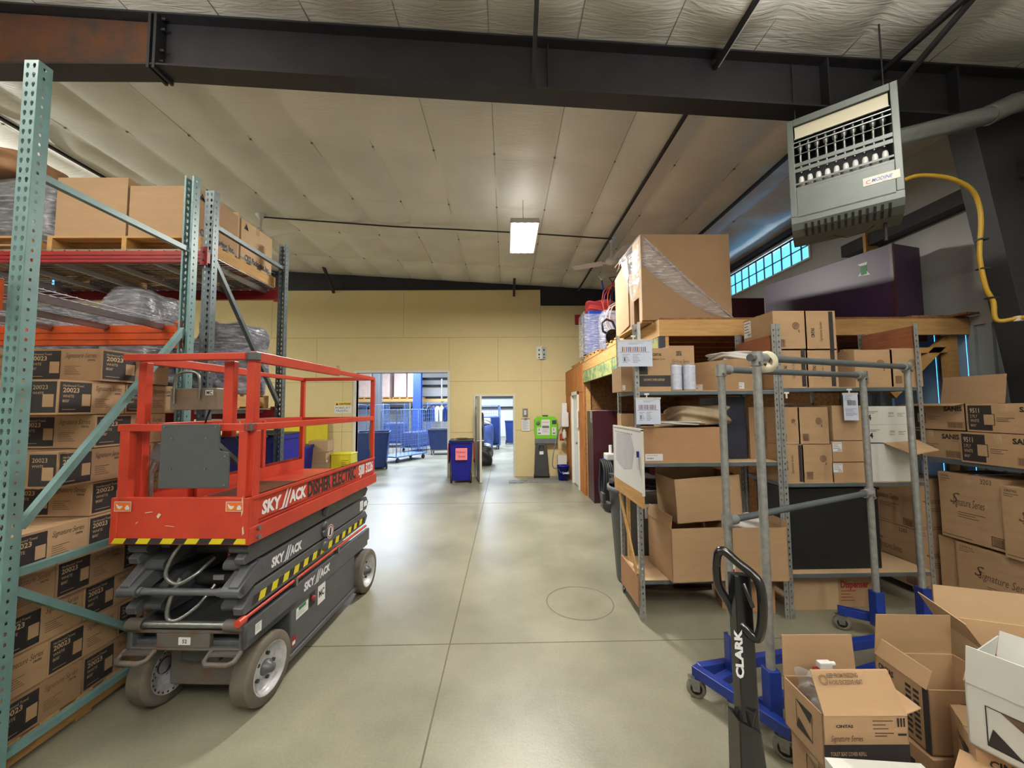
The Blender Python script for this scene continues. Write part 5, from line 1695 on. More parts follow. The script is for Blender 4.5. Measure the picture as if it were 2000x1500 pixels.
b = MB(); b.box((.52, 9.30, .001), (1.45, 9.85, .012), 'matgrey'); tag(b.build('floor_mat'), 'grey floor mat under the wheeled container', 'mat')
t2 = thing('bucket', 'blue plastic bucket with white lettering by the white door', 'bucket', (1.40, 9.55, 0.012))
b = MB(); b.lathe([(.001, .005), (.12, .005), (.15, .36), (.155, .36), (.155, .33), (.145, .34), (.118, .02), (.001, .02)], 'bluebin', n=24); b.build('pail', parent=t2)
b = MB(); b.text('Lowe\u0027s', (-.03, -.15, .17), (1, 0, 0), (0, .08, 1), .06, 'paper', width=.15, bold=.03); b.build('lettering', parent=t2)
b = MB(); b.tube([(-.15, 0, .33), (-.1, -.13, .22), (0, -.17, .18), (.1, -.13, .22), (.15, 0, .33)], .003, 'steel', n=5); b.build('bail_handle', parent=t2)
t2 = thing('chemical_dispenser', 'white wall dispenser with bottles and tubes next to the white door', 'dispenser', (1.52, 9.75, 1.05))
b = MB(); b.box((-.12, -.08, .25), (.06, .2, .62), 'white'); b.build('cabinet', parent=t2, bevel=.02)
b = MB(); b.lathe([(.001, 0), (.05, 0), (.055, .05), (.055, .16), (.03, .2), (.025, .24), (.001, .24)], 'bagwhite', c=(-.05, -.03, -.05), n=16); b.build('bottle', parent=t2)
b = MB(); b.lathe([(.001, 0), (.05, 0), (.055, .05), (.055, .14), (.03, .18), (.001, .18)], 'redcloth', c=(-.10, .1, -.1), n=16); b.build('bottle', parent=t2)
b = MB(); b.tube(smooth_path([V(p) for p in ((-.10, -.05, .30), (-.22, -.1, .1), (-.34, -.15, -.35), (-.38, -.18, -.68), (-.30, -.18, -.76), (-.16, -.18, -.66))], 5), .012, 'midgrey', n=7); b.build('tube', parent=t2)
b = MB(); b.box((-.1, -.04, .6), (.02, .05, .85), 'paper'); b.build('paper_sheet', parent=t2)
carton('white jug crate with lime lid standing behind the blue bucket', (1.42, 9.93, .02), (.22, .2, .55), col='whitecard', tape=False)

# tote bin Midwest Dental
def mid_ex(tt):
    b_ = MB(); b_.box((-.13, .0, 0), (.15, -.004, .28), 'pink')
    b_.text('Midwest', (-.11, -.0048, .16), (1, 0, 0), (0, 0, 1), .055, 'ink', width=.22); b_.text('Dental', (-.06, -.0048, .06), (1, 0, 0), (0, 0, 1), .055, 'ink', width=.16)
    b_.build('pink_notice', parent=tt, loc=(0, -.345, .56)).rotation_euler = (-.07, 0, 0)
    for s in (-1, 1):
        b2_ = MB(); b2_.prism([(s * .285, -.2, .95), (s * .285, .22, .95), (s * .29, .2, .52), (s * .30, .0, .44), (s * .29, -.16, .56)], (s * .03, 0, 0), 'redcloth'); b2_.build('red_bag', parent=tt, bevel=.01)
wheeled_bin('bright blue wheeled bin with a pink notice beside the narrow doorway', -1.10, 9.62, .06, .54, .62, 1.0, 'bluebin', True, mid_ex, group=None)
t2 = thing('fire_alarm_box', 'small dark red box high on the yellow wall by the platform', 'alarm box', (1.93, YB - .002, 3.98))
b = MB(); b.box((-.06, -.08, 0), (.1, 0, .28), 'extinguish_red'); b.build('body', parent=t2)
b = MB(); b.box((-.07, -.085, -.02), (.11, 0, 0), 'paper'); b.build('base', parent=t2)

# ------------------------------------------------------------------ things on the platform
# big open carton
bz = MZ + .10
bx = thing('giant_carton', 'giant brown carton partly covered in stretch film on the platform edge', 'box', (1.50, 4.12, 0))
b = MB(); b.box((0, 0, MZ + .02), (.985, .02, 3.70), 'card_dark'); b.build('front_panel', parent=bx)
b = MB(); b.box((.965, .02, MZ + .02), (.985, 1.0, 3.70), 'card_dark'); b.build('side_panel', parent=bx)
b = MB(); b.box((0, .02, 3.69), (.985, 1.0, 3.70), 'card_dark'); b.build('top_panel', parent=bx)
b = MB(); b.box((.0, .02, MZ + .3), (.008, .28, 3.69), 'card_light'); b.box((0, .02, MZ + .02), (.008, .10, MZ + .3), 'card_light'); b.build('side_panel', parent=bx)
b = MB(); b.prism([(-.002, .46, MZ + .06), (-.002, 1.0, MZ + .0), (-.002, 1.0, 3.52), (-.002, .46, 3.62)], (.012, 0, 0), 'card'); b.build('side_panel', parent=bx)
b = MB(); b.box((.01, .3, MZ + .02), (.95, .95, 3.4), 'card_dark'); b.build('inner_carton', parent=bx)
b = MB()
fy = -.004
# diagonal stretch film band from the upper near corner down to the far lower corner
N_ = 26
vs, fs = [], []
for i in range(N_ + 1):
    tt = i / N_
    xa, za = .0 + tt * 1.0, 3.70 - tt * .98
    xb, zb = .0 + tt * 1.0, 3.36 - tt * .64 - .10 * math.sin(PI * tt)
    for j_ in range(5):
        s_ = j_ / 4
        zz = za + (zb - za) * s_
        vs.append((xa + .01 * math.sin(9 * tt + j_), fy - .006 * abs(math.sin(7 * tt + 2.1 * j_)), max(zz, MZ + .0)))
for i in range(N_):
    for j_ in range(4):
        q = i * 5 + j_
        fs.append((q, q + 1, q + 6, q + 5))
b.add(vs, fs, 'wrapclear', smooth=True)
b.build('stretch_film', parent=bx, solid=.001)
b = MB()
for k_ in range(3):
    b.tube([(.03 + .02 * k_, fy - .008, 3.66 - .03 * k_), (.5 + .02 * k_, fy - .012, 3.20 - .03 * k_), (1.0, fy - .006, MZ + .03)], .006, 'wrapclear', n=6)
b.build('film_fold', parent=bx)
b = MB()
vs, fs = [], []
for i in range(12):
    for j_ in range(6):
        yy = i / 11 * .75; zz = 3.70 - j_ / 5 * (.42 + .35 * math.sin(i * .5))
        vs.append((-.012 - .03 * math.sin(i * 1.3 + j_) * (j_ / 5) - .04 * (i / 11) * (j_ / 5), yy, zz))
for i in range(11):
    for j_ in range(5):
        q = i * 6 + j_
        fs.append((q, q + 6, q + 7, q + 1))
b.add(vs, fs, 'bagclear', smooth=True)
b.build('loose_film', parent=bx, solid=.001)
b = MB(); b.box((0, .03, MZ + .0), (.97, 1.0, MZ + .018), 'wood'); b.build('base_board', parent=bx)
# maroon cabinets on the platform
t2 = thing('maroon_cabinet', 'long dark maroon cabinet on the platform below the heater', 'cabinet', (4.28, 4.08, MZ), .27)
b = MB(); b.box((0, 0, 0), (.46, 1.55, .86), 'maroon_purple'); b.build('body', parent=t2, bevel=.004)
b = MB(); b.box((-.006, .0, .0), (.0, .03, .86), 'maroon'); b.box((.0, -.006, 0), (.03, .0, .86), 'maroon'); b.build('edge_strip', parent=t2)
b = MB(); b.add([(-.002, .22, .58), (-.002, .34, .60), (-.002, .28, .68), (-.002, .34, .74), (-.002, .24, .74), (-.002, .26, .66)], [(0, 1, 2, 5), (5, 2, 3, 4)], 'paper'); b.rect(V((-.0035, .31, .60)), V((0, -1, 0)), V((0, 0, 1)), 0, 0, .06, .11, 'signgreen'); b.build('torn_label', parent=t2)['label'] = 'torn white and green label'
b = MB(); b.box((3.62, 6.0, MZ), (4.15, 6.5, 3.52), 'maroon'); tag(b.build('maroon_cabinet', bevel=.004), 'smaller maroon cabinet on the platform below the daylight window', 'cabinet')
b = MB(); b.box((3.20, 6.55, MZ), (3.55, 6.6, 3.62), 'whitecard'); tag(b.build('white_sheet'), 'white panel leaning behind the maroon cabinets under the window', 'panel')
b = MB(); b.box((2.62, 4.6, MZ), (2.66, 5.6, 3.68), 'maroon'); tag(b.build('maroon_board'), 'maroon board standing behind the giant carton by the window', 'board')
b = MB(); b.box((4.69, 4.80, MZ), (4.85, 4.84, 4.10), 'wood'); tag(b.build('plywood_offcut'), 'upright pale wooden board between the heater and the silver wall', 'board')
b = MB(); b.box((4.3, MY0 + .02, MZ + .002), (4.86, MY0 + .5, MZ + .02), 'osb'); b.box((4.72, MY0 - .12, MZ + .002), (4.86, MY0 + .1, MZ + .02), 'osb'); tag(b.build('loose_board'), 'thin loose board at the wall end of the platform', 'board')

# pallets on the platform edge, wrapped tools
def skid(label, x, y, rz, lean):
    t3 = thing('wooden_pallet', label, 'pallet', (x, y, MZ), rz, 'pallets on the platform edge')
    for i in range(5):
        b3 = MB(); b3.box((0, i * .24, .09), (.9, i * .24 + .09, .108), 'wood_x'); b3.build('deck_board', parent=t3)
    for i in range(3):
        b3 = MB(); b3.box((.02 + i * .4, 0, .0), (.06 + i * .4, 1.06, .09), 'wood_y'); b3.build('stringer', parent=t3)
    return t3
skid('pale wooden pallet on the platform edge under the wrapped tools', 1.64, 5.15, 0, 0)
skid('pale wooden pallet near the back wall end of the platform', 1.64, 6.75, .05, 0)
skid('worn pallet on the platform beside the yellow back wall', 1.66, 8.6, 0, 0)
lumpy('cloth_bundle', 'crumpled pale film heap on the far pallet of the platform', 'bundle', 1.75, 2.4, 8.3, 8.9, MZ + .11, MZ + .32, 'bagclear', 21, None, .2)
tb = thing('tool_bin', 'blue plastic bin in clear film holding red cords and shovels', 'bin', (1.98, 7.75, MZ + .11))
b = MB(); b.prism([(-.30, -.2, 0), (.30, -.2, 0), (.30, .3, 0), (-.30, .3, 0)], (0, 0, .05), 'bluebin'); b.box((-.33, -.24, .05), (.33, -.2, .88), 'vacblue'); b.box((-.33, .3, .05), (.33, .34, .88), 'vacblue'); b.box((-.33, -.2, .05), (-.29, .3, .88), 'vacblue'); b.box((.29, -.2, .05), (.33, .3, .88), 'vacblue'); b.build('bin_body', parent=tb, bevel=.01)
b = MB(); b.box((-.42, -.30, .0), (.36, -.296, .80), 'bagclear'); b.box((-.42, -.3, 0), (-.416, .3, .86), 'bagclear'); b.build('clear_film', parent=tb)
tr_ = lumpy('cord_pile', 'red cloth and tools heaped on top of the blue bin', 'pile', 1.68, 2.28, 7.62, 8.0, MZ + 1.0, MZ + 1.24, 'redcloth', 22, None, .18)
for k_, (lb, p, q, kk) in enumerate((('blue handled shovel leaning out of the blue bin', (2.12, 7.8, MZ + .9), (1.93, 7.5, MZ + 1.60), 'vacblue'), ('black shovel standing in the blue bin', (2.2, 7.8, MZ + .9), (2.15, 7.5, MZ + 1.55), 'blackpl'))):
    tt = thing('shovel', lb, 'shovel', p)
    P_ = V(p); Q_ = V(q)
    b = MB(); b.cyl((0, 0, 0), Q_ - P_, .016, kk, n=8); b.build('shaft', parent=tt)
    b = MB(); e_ = Q_ - P_; b.tube([e_, e_ + V((-.07, 0, .10)), e_ + V((.07, 0, .12)), e_], .012, 'white' if k_ == 0 else 'blackpl', n=6); b.build('grip', parent=tt)
def cord(label, c, R_, key, turns, seed, zs, tilt=.5, name='extension_cord'):
    rn = random.Random(seed); pts = []
    for i in range(turns * 14):
        a = 2 * PI * i / 14
        r = R_ * (1 + .18 * math.sin(a * .37 + seed))
        pts.append(V((c[0] + r * .55 * math.cos(a), c[1] + .05 * math.sin(a * .5) - .02 * (i / 14), c[2] + zs * math.sin(a) + .03 * math.sin(i * .31))))
    b_ = MB(); b_.tube(pts, .011, key, n=6)
    return tag(b_.build(name), label, 'cord', 'cords piled on the platform edge')
cord('red extension cord looped over the blue bin', (2.15, 7.30, MZ + 1.10), .42, 'redcord', 3, 1, .36)
cord('pale red cord hanging below the other over the film', (2.12, 7.14, MZ + .74), .36, 'pinkwrap', 3, 2, .28)
cord('orange-red cord coil low above the pallet', (2.05, 6.62, MZ + .38), .22, 'redcord', 3, 4, .15)
cord('dark purple cord tangled at the top of the pile', (2.22, 7.42, MZ + 1.15), .32, 'maroon', 3, 6, .26)
tt = thing('cut_saw', 'black power tool with looped handle on the pallet edge', 'power tool', (1.82, 6.40, MZ + .11))
b = MB(); b.box((-.1, -.12, 0.0), (.30, .14, .26), 'blackpl'); b.build('body', parent=tt, bevel=.04)
b = MB(); b.tube([(-.22, -.12, .36), (-.20, -.12, .22), (-.08, -.12, .14), (.02, -.12, .22), (-.04, -.12, .38), (-.14, -.12, .42)], .02, 'blackpl', n=8, closed=True); b.build('handle', parent=tt)
b = MB(); b.lathe([(.12, -.02), (.12, .02), (.04, .03), (.001, .03)], 'rubber', c=(-.05, -.16, .12), axis='y', n=18); b.build('disc', parent=tt)
lumpy('film_bundle', 'white crumpled stretch film bundle in front of the cords', 'bundle', 1.72, 2.15, 6.72, 7.02, MZ + .12, MZ + .80, 'bagclear', 23, None, .16)

# ================================================================== STEEL SHELVING
def shelf_post(x, y, h=2.52, flip=1):
    b_ = MB()
    plate(b_, (0, 0, 0), (flip * 1, 0, 0), (0, 0, 1), .038, h, [.019], .0508, .005, .009, 'galv')
    plate(b_, (0, 0, 0), (0, 1, 0), (0, 0, 1), .038, h, [.019], .0508, .005, .009, 'galv')
    return b_
def shelving(label, x0, x1, y0, y1, levels_, h=2.52):
    t3 = thing('steel_shelving', label, 'shelving', (x0, y0, 0), group='grey steel shelving units')
    W_, D_ = x1 - x0, y1 - y0
    for (x, y, f, ry) in ((0, 0, 1, 0), (W_, 0, -1, 0), (0, D_, 1, 1), (W_, D_, -1, 1)):
        b_ = shelf_post(0, 0, h, f)
        o_ = b_.build('post', parent=t3, loc=(x, y, 0), solid=.0025)
        if ry: o_.scale = (1, -1, 1)
    for z in levels_:
        b_ = MB()
        b_.box((.004, .004, z - .035), (W_ - .004, .02, z - .004), 'shelfsteel'); b_.box((.004, D_ - .02, z - .035), (W_ - .004, D_ - .004, z - .004), 'shelfsteel')
        b_.box((.004, .004, z - .035), (.02, D_ - .004, z - .004), 'shelfsteel'); b_.box((W_ - .02, .004, z - .035), (W_ - .004, D_ - .004, z - .004), 'shelfsteel')
        b_.box((.005, .006, z - .008), (W_ - .005, D_ - .006, z), 'card_light')
        b_.build('shelf_board', parent=t3)
    return t3
SX0, SX1, SX2, SY0, SY1 = 1.125, 2.385, 3.66, 3.32, 3.86
s1 = shelving('grey steel shelving with long cartons and the whiteboard on its end', SX0, SX1 - .003, SY0, SY1, (.335, 1.315, 1.935))
s2 = shelving('grey steel shelving packed with cartons beside the dark-panelled tissue boxes', SX1 + .003, SX2, SY0, SY1, (.37, 1.13, 1.955))
for (x0, z0, z1, par, lb) in ((SX1 - .01, 2.18, 2.42, s1, 0), (SX2 + .003, 2.30, 2.50, s2, 1), (SX0 - .014, .10, .36, s1, 2)):
    b = MB(); b.box((0, .03, z0), (.02, SY1 - SY0 - .03, z1), 'wood_red' if lb < 2 else 'card_orange')
    o = b.build('end_plank', loc=(x0 - par.location.x - (.03 if lb < 2 else 0), 0, 0), parent=par)
b = MB(); b.beam((-.01, .05, .36), (-.01, .50, .95), .012, .05, 'wood'); b.build('end_brace', parent=s1)
b = MB(); b.box((.0, .30, .40), (.025, .34, 1.25), 'wood'); b.box((.0, .1, 1.24), (.03, .5, 1.29), 'wood'); b.build('wood_strut', parent=s1)
# papers hung on the shelf edges
def hung_paper(label, px0, py0, px1, py1, Y, seed, rz=0, bars=True, w=None):
    p = atY(px0, py1, Y); q = atY(px1, py0, Y)
    t3 = thing('inventory_sheet', label, 'paper', (p.x, Y, p.z), rz, 'printed sheets hung on the shelving')
    w_, h_ = q.x - p.x, q.z - p.z
    b_ = MB(); b_.box((0, -.002, 0), (w_, 0, h_), 'paper_blue')
    b_.box((-.005, -.004, h_ - .012), (w_ + .005, .003, h_ + .004), 'bagwhite')
    o = b_.build('sheet', parent=t3)
    b_ = MB(); u, v = V((1, 0, 0)), V((0, 0, 1)); oo = V((0, -.0028, 0))
    if bars:
        n_ = 13
        for i in range(n_):
            b_.rect(oo, u, v, w_ * (.12 + .055 * i), h_ * .56, w_ * (.12 + .055 * i + .028), h_ * .74, ['bluestripe', 'ink_soft', 'decal_orange', 'midgrey'][(i * 5 + seed) % 4])
        b_.rect(oo, u, v, w_ * .05, h_ * .53, w_ * .92, h_ * .545, 'midgrey')
        for i in range(2): lines(b_, oo, u, v, w_ * (.12 + .3 * i), h_ * .45, w_ * (.35 + .3 * i), 6, h_ * .06, 'midgrey')
        b_.rect(oo, u, v, w_ * .17, h_ * .2, w_ * .2, h_ * .34, 'ink')
        lines(b_, oo, u, v, w_ * .3, h_ * .88, w_ * .75, 2, h_ * .04, 'midgrey')
    else:
        barcode(b_, oo, u, v, w_ * .25, h_ * .55, w_ * .85, h_ * .74, 'ink', seed)
        lines(b_, oo, u, v, w_ * .1, h_ * .9, w_ * .6, 4, h_ * .05, 'midgrey'); lines(b_, oo, u, v, w_ * .1, h_ * .42, w_ * .9, 6, h_ * .05, 'midgrey')
    b_.build('printed_table', parent=t3)
    b_ = MB(); b_.cyl((w_ * .45, 0, h_), (w_ * .45, -.0, h_ + .03), .006, 'white', n=8); b_.box((w_ * .45 - .02, -.006, h_ + .025), (w_ * .45 + .02, .004, h_ + .04), 'white'); b_.build('hook', parent=t3)
    return t3
hung_paper('barcode sheet hung high on the shelving post above the whiteboard', 1208, 664, 1273, 716, 3.27, 1)
hung_paper('barcode sheet hung under the top shelf edge beside the post', 1243, 777, 1289, 829, 3.27, 3, rz=.0)
hung_paper('narrow barcode sheet hung from the shelf of the far unit', 1649, 768, 1674, 821, 3.29, 5, bars=False)
t3 = thing('white_hanger', 'thin white plastic strip standing above the high barcode sheet', 'strip', (1.155, 3.27, 2.33))
b = MB(); b.box((-.012, 0, 0.0), (.012, .006, .20), 'bagwhite'); b.build('strip', parent=t3)
t3 = thing('price_hook', 'small white hook on the shelf edge above the printed sheet', 'hook', (2.44, 3.31, 1.90))
b = MB(); b.box((-.02, -.01, .0), (.02, .0, .015), 'white'); b.cyl((0, -.005, -.04), (0, -.005, 0), .007, 'white'); b.build('hook', parent=t3)
# whiteboard at the shelving end
wbx = thing('whiteboard', 'smudged whiteboard fixed to the end of the steel shelving', 'whiteboard', (SX0 - .03, 3.12, .98))
b = MB(); b.box((0, 0, .12), (.012, .80, .62), 'white'); b.build('board', parent=wbx)
b = MB(); b.box((-.004, -.01, .62), (.016, .81, .635), 'trimwhite'); b.box((-.004, -.01, .1), (.016, 0.0, .63), 'trimwhite'); b.box((-.004, .80, .1), (.016, .81, .63), 'trimwhite'); b.box((-.002, 0, .0), (.014, .8, .12), 'wood_y'); b.build('frame', parent=wbx)
b = MB(); o_ = V((-.0012, .78, 0)); u, v = V((0, -1, 0)), V((0, 0, 1))
rn = random.Random(5)
mat('smudge', (192, 192, 198), 0.5, namt=.06, nscale=9)
b.add([o_ + u * a + v * c for a, c in ((.04, .30), (.3, .24), (.52, .28), (.6, .45), (.5, .58), (.08, .56))], [(0, 1, 2, 3, 4, 5)], 'smudge')
for i in range(9): b.rect(o_ - V((.0006, 0, 0)), u, v, .05 + .06 * i, .575, .08 + .06 * i, .583, 'midgrey')
b.build('writing_smudge', parent=wbx)
b = MB(); b.cyl((-.0095, .07, .30), (-.0095, .07, .40), .010, 'white', n=10); b.cyl((-.0095, .07, .40), (-.0095, .07, .45), .010, 'bluebin', n=10)
tag(b.build('marker_pen', loc=(SX0 - .03, 3.12, .98)), 'white marker with blue cap stuck to the whiteboard', 'marker')
# trash can behind shelving end
tc_ = thing('trash_can', 'grey plastic trash can with side handle behind the shelving end', 'trash can', (1.36, 4.10, 0))
b = MB(); b.lathe([(.001, .02), (.21, .02), (.27, .92), (.29, .92), (.29, .97), (.27, .97), (.255, .9), (.2, .05), (.001, .05)], 'midgrey', n=32); b.build('can', parent=tc_)
b = MB(); b.box((-.36, -.06, .74), (-.27, .06, .80), 'darkgrey'); b.box((-.36, -.06, .80), (-.33, .06, .90), 'darkgrey'); b.build('side_handle', parent=tc_, bevel=.01)
b = MB(); b.box((.0, -.272, .70), (.16, -.268, .84), 'paper'); b.text('FOR', (.02, -.2725, .78), (1, 0, 0), (0, 0, 1), .03, 'ink', width=.06); b.text('TOWELS', (.02, -.2725, .72), (1, 0, 0), (0, 0, 1), .03, 'ink', width=.12); b.build('paper_notice', parent=tc_)
lumpy('black_liner', 'black bag bunched at the top of the grey trash can', 'bag', 1.12, 1.60, 3.9, 4.3, .96, 1.08, 'blackpl', 31, None, .12)

# cartons on unit 1
g1 = 'cartons on the shelving with the whiteboard'
def sb_(label, r, Y, dep, z, prints=None, col='card', g=g1, rz=0, **k):
    return box_px(label, r[0], r[1], r[2], r[3], Y, dep, z=z, prints=prints, col=col, group=g, rz=rz, **k)
sb_('paper dispenser carton with black band on the top shelf', (1243, 680, 1308, 762), 3.34, .30, 1.936, {'F': 'dispenser'})
sb_('short carton standing behind the high barcode sheet', (1214, 716, 1241, 762), 3.45, .3, 1.936, {'F': 'label'}, tape=False)
sb_('tall plain-sided carton rising behind the cup sleeves', (1309, 675, 1355, 762), 3.48, .3, 1.936, {'F': 'cintas_side'})
for i, (a, c) in enumerate(((1309, 1334), (1336, 1361))):
    p = atY((a + c) / 2, 762, 3.38)
    t3 = thing('cup_sleeve', 'clear sleeve of stacked plastic cups, %s on the top shelf' % ('beside the dispenser carton' if i == 0 else 'at the open side'), 'cups', (p.x, 3.40, 1.936), group='cup sleeves on the top shelf')
    b = MB(); b.lathe([(.001, 0)] + [(.052 + (.004 if k_ % 2 else 0), .005 + .0115 * k_) for k_ in range(20)] + [(.001, .235)], 'paper_blue', n=18); b.build('cup_stack', parent=t3)
    b = MB(); b.lathe([(.0572, 0), (.0575, .24), (.02, .262), (.01, .262)], 'bagclear', n=12); b.build('clear_sleeve', parent=t3)
p = atY(1376, 755, 3.55); q = atY(1535, 755, 3.55)
carton('long plain carton at an angle on the top shelf under grey paper', (2.10, 3.63, 1.936), (.40, .44, .28), rz=.52, prints={'F': 'label', 'L': 'label'}, group=g1)
lumpy('paper_bag', 'crumpled grey paper bag lying on the long angled carton', 'bag', 1.98, 2.34, 3.46, 3.76, 2.218, 2.30, 'bagwhite', 41, None, .2)
t3 = thing('tape_roll', 'white tape roll hanging on the pipe rack corner', 'tape', (1.50, 2.19, 2.05))
b = MB(); b.lathe([(.03, -.025), (.062, -.025), (.062, .025), (.03, .025), (.03, -.025)], 'creamwhite', axis='y', n=28); b.build('roll', parent=t3)
sb_('long plain carton with white label on the middle shelf', (1252, 835, 1414, 906), 3.335, .36, 1.316, {'F': 'label'}, col='card_orange')
sb_('small black-lettered carton behind the long one, nearer the whiteboard', (1290, 808, 1340, 905), 3.71, .14, 1.316, {'F': 'cintas_side'}, tape=False)
sb_('small black-lettered carton behind the long one, nearer the dark panel', (1341, 808, 1396, 905), 3.71, .14, 1.316, {'F': 'cintas_side'}, tape=False)
sb_('small carton standing behind the hung sheet at the shelving end', (1214, 808, 1238, 846), 3.72, .13, 1.45, {'F': 'label'}, tape=False)
sb_('white carton under the small one at the shelving end', (1216, 846, 1240, 870), 3.72, .13, 1.316, None, col='whitecard', tape=False)
lumpy('plastic_bag', 'brown plastic bag heaped above the small black-lettered cartons', 'bag', 1.55, 2.02, 3.40, 3.80, 1.63, 1.80, 'bagbrown', 42, None, .16)
lumpy('paper_bag', 'thin white paper crumpled on the long middle carton', 'bag', 1.35, 1.75, 3.36, 3.6, 1.632, 1.665, 'bagwhite', 43, None, .2)
b = MB(); b.box((1.93, 3.5, 1.317), (2.20, 3.8, 1.88), 'darkblue'); tag(b.build('dark_case', bevel=.004), 'dark blue-black panel box standing on the middle shelf', 'case')
# open cartons on the lower shelf
carton('open carton stacked on top of another on the lower shelf', (1.76, 3.56, .80), (.60, .36, .38), rz=.10, group=g1, open_={'B': (0, .08)}, tape=False, tilt=(0, -.05, .07))
carton('open carton at the low shelf front edge, nearer the whiteboard', (1.62, 3.50, .337), (.52, .46, .44), rz=.06, group=g1, open_={'L': (-8, .10)}, tape=False)
carton('open plain carton on the low shelf behind the pipe rack post', (2.125, 3.46, .337), (.46, .40, .44), rz=-.02, group=g1, open_={'R': (12, .05)}, tape=False)
b = MB(); b.box((0, -.001, 0), (.05, 0, .10), 'paper'); b.box((.005, -.0015, .01), (.045, -.001, .03), 'ink_red')
tag(b.build('white_tag', loc=(1.84, 3.24, .42)), 'white tag with small print on the low open carton', 'tag')
lumpy('paper_bag', 'white paper sticking out of the low plain carton', 'bag', 2.0, 2.25, 3.35, 3.6, .70, .82, 'bagwhite', 44, None, .2)
carton('reddish carton on the floor under the shelving', (2.16, 3.62, 0), (.42, .34, .27), rz=-.25, col='card_orange', prints={'R': 'label'}, group='cartons on the floor below the shelving')
carton('pale taped carton on the floor under the packed shelving', (2.72, 3.66, 0), (.42, .40, .29), rz=.0, col='card_light', prints={}, group='cartons on the floor below the shelving')
carton('carton with red printing on the floor under the packed shelving', (3.12, 3.68, 0), (.32, .36, .27), rz=0, prints={'F': 'redprint'}, group='cartons on the floor below the shelving')
b = MB(); b.box((1.66, 3.9, .0), (2.3, 4.6, .12), 'blackpl'); tag(b.build('black_tray', bevel=.01), 'low black tray on the floor behind the shelving', 'tray')
# unit 2
g2 = 'cartons on the packed shelving'
Yt = 3.34
zt = 1.957
for (r, z, pr_, lb) in (
    ((1512, 607, 1573, 680), 2.285, {'F': 'rosette', 'L': 'label_top'}, 'rosette printed carton on top of the high stack, at its outer side'),
    ((1574, 607, 1630, 680), 2.285, {'F': 'cintas_rot'}, 'black striped carton on top of the high stack by the timber beam'),
    ((1521, 681, 1576, 757), zt, {'F': 'cintas_rot'}, 'black striped carton in the lower row of the high stack'),
    ((1577, 681, 1634, 757), zt, {'F': 'cintas_rot'}, 'black striped carton in the lower row, next to the gap'),
    ((1672, 683, 1741, 755), zt, {'F': 'rosette'}, 'rosette carton on the high shelf under the end plank'),
    ((1742, 680, 1798, 754), zt, {'F': 'rosette'}, 'rosette carton at the outermost end of the high shelf')):
    dep = .42
    sb_(lb, r, Yt, dep, z, pr_, g=g2)
sb_('white label carton in the gap of the high shelf', (1640, 690, 1660, 757), 3.6, .2, zt, {'F': 'label_top'}, g=g2, tape=False)
zm = 1.132
rows = (
    ((1527, 868, 1568, 942), {'F': 'cintas_rot'}, zm, .3, 'carton on the lower row of the packed middle shelf, by the post'),
    ((1569, 868, 1625, 942), {'F': 'rosette'}, zm, .3, 'rosette carton on the lower row of the packed middle shelf'),
    ((1524, 795, 1560, 867), {'F': 'rosette'}, 1.462, .3, 'rosette carton on the upper row of the middle shelf, by the post'),
    ((1561, 795, 1616, 867), {'F': 'rosette'}, 1.462, .3, 'rosette carton on the upper row of the middle shelf, inner one'),
    ((1627, 903, 1697, 942), {'F': 'label_top'}, zm, .3, 'flat carton with white label, lower one on the middle shelf'),
    ((1626, 861, 1694, 902), {'F': 'label_top'}, 1.305, .3, 'flat carton with white label, upper one on the middle shelf'),
    ((1628, 792, 1692, 860), {}, 1.49, .3, 'open brown carton above the two flat labelled ones'),
    ((1701, 866, 1778, 942), {}, zm, .32, 'white carton with folded brown flap on the middle shelf'),
    ((1696, 829, 1772, 865), {'F': 'whiteprint'}, 1.468, .3, 'white printed paper carton, lower of the two'),
    ((1692, 793, 1770, 828), {'F': 'whiteprint'}, 1.625, .3, 'white printed paper carton, upper of the two'))
for r, pr_, z, dep, lb in rows:
    w_ = 'white' in lb.split()[0] or lb.startswith('white')
    sb_(lb, r, Yt, dep, z, pr_, g=g2, col='whitecard' if w_ else 'card', tape=not w_)
sb_('dark fronted carton behind the shelving post, on the middle shelf', (1466, 795, 1520, 890), 3.5, .3, 1.317, {'F': 'cintas_rot'}, g=g1, tape=False, col='card_dark')
b = MB(); b.box((2.47, 3.40, .372), (3.28, 3.82, 1.05), 'nearblack'); b.box((2.46, 3.39, 1.05), (3.29, 3.83, 1.07), 'blackpl'); tag(b.build('dark_cabinet', bevel=.005), 'black cabinet standing on the low shelf of the packed unit', 'cabinet')
b = MB(); b.prism([(3.30, 3.35, .99 + .48), (3.62, 3.36, .99 + .50), (3.52, 3.10, .99 + .44), (3.34, 3.12, .99 + .40)], (0, 0, -.006), 'card'); tag(b.build('cardboard_flap'), 'loose brown carton flap folded over the white carton', 'flap')
t3 = thing('picture_frame', 'empty metal tray frame standing above the rosette cartons', 'frame', (2.58, 3.60, 1.80))
b = MB()
for a, c in (((0, 0, 0), (.34, .02, .02)), ((0, 0, 0), (.02, .02, .13)), ((.32, 0, 0), (.34, .02, .13)), ((0, 0, .12), (.34, .02, .135))): b.box(a, c, 'galv')
b.build('frame', parent=t3)
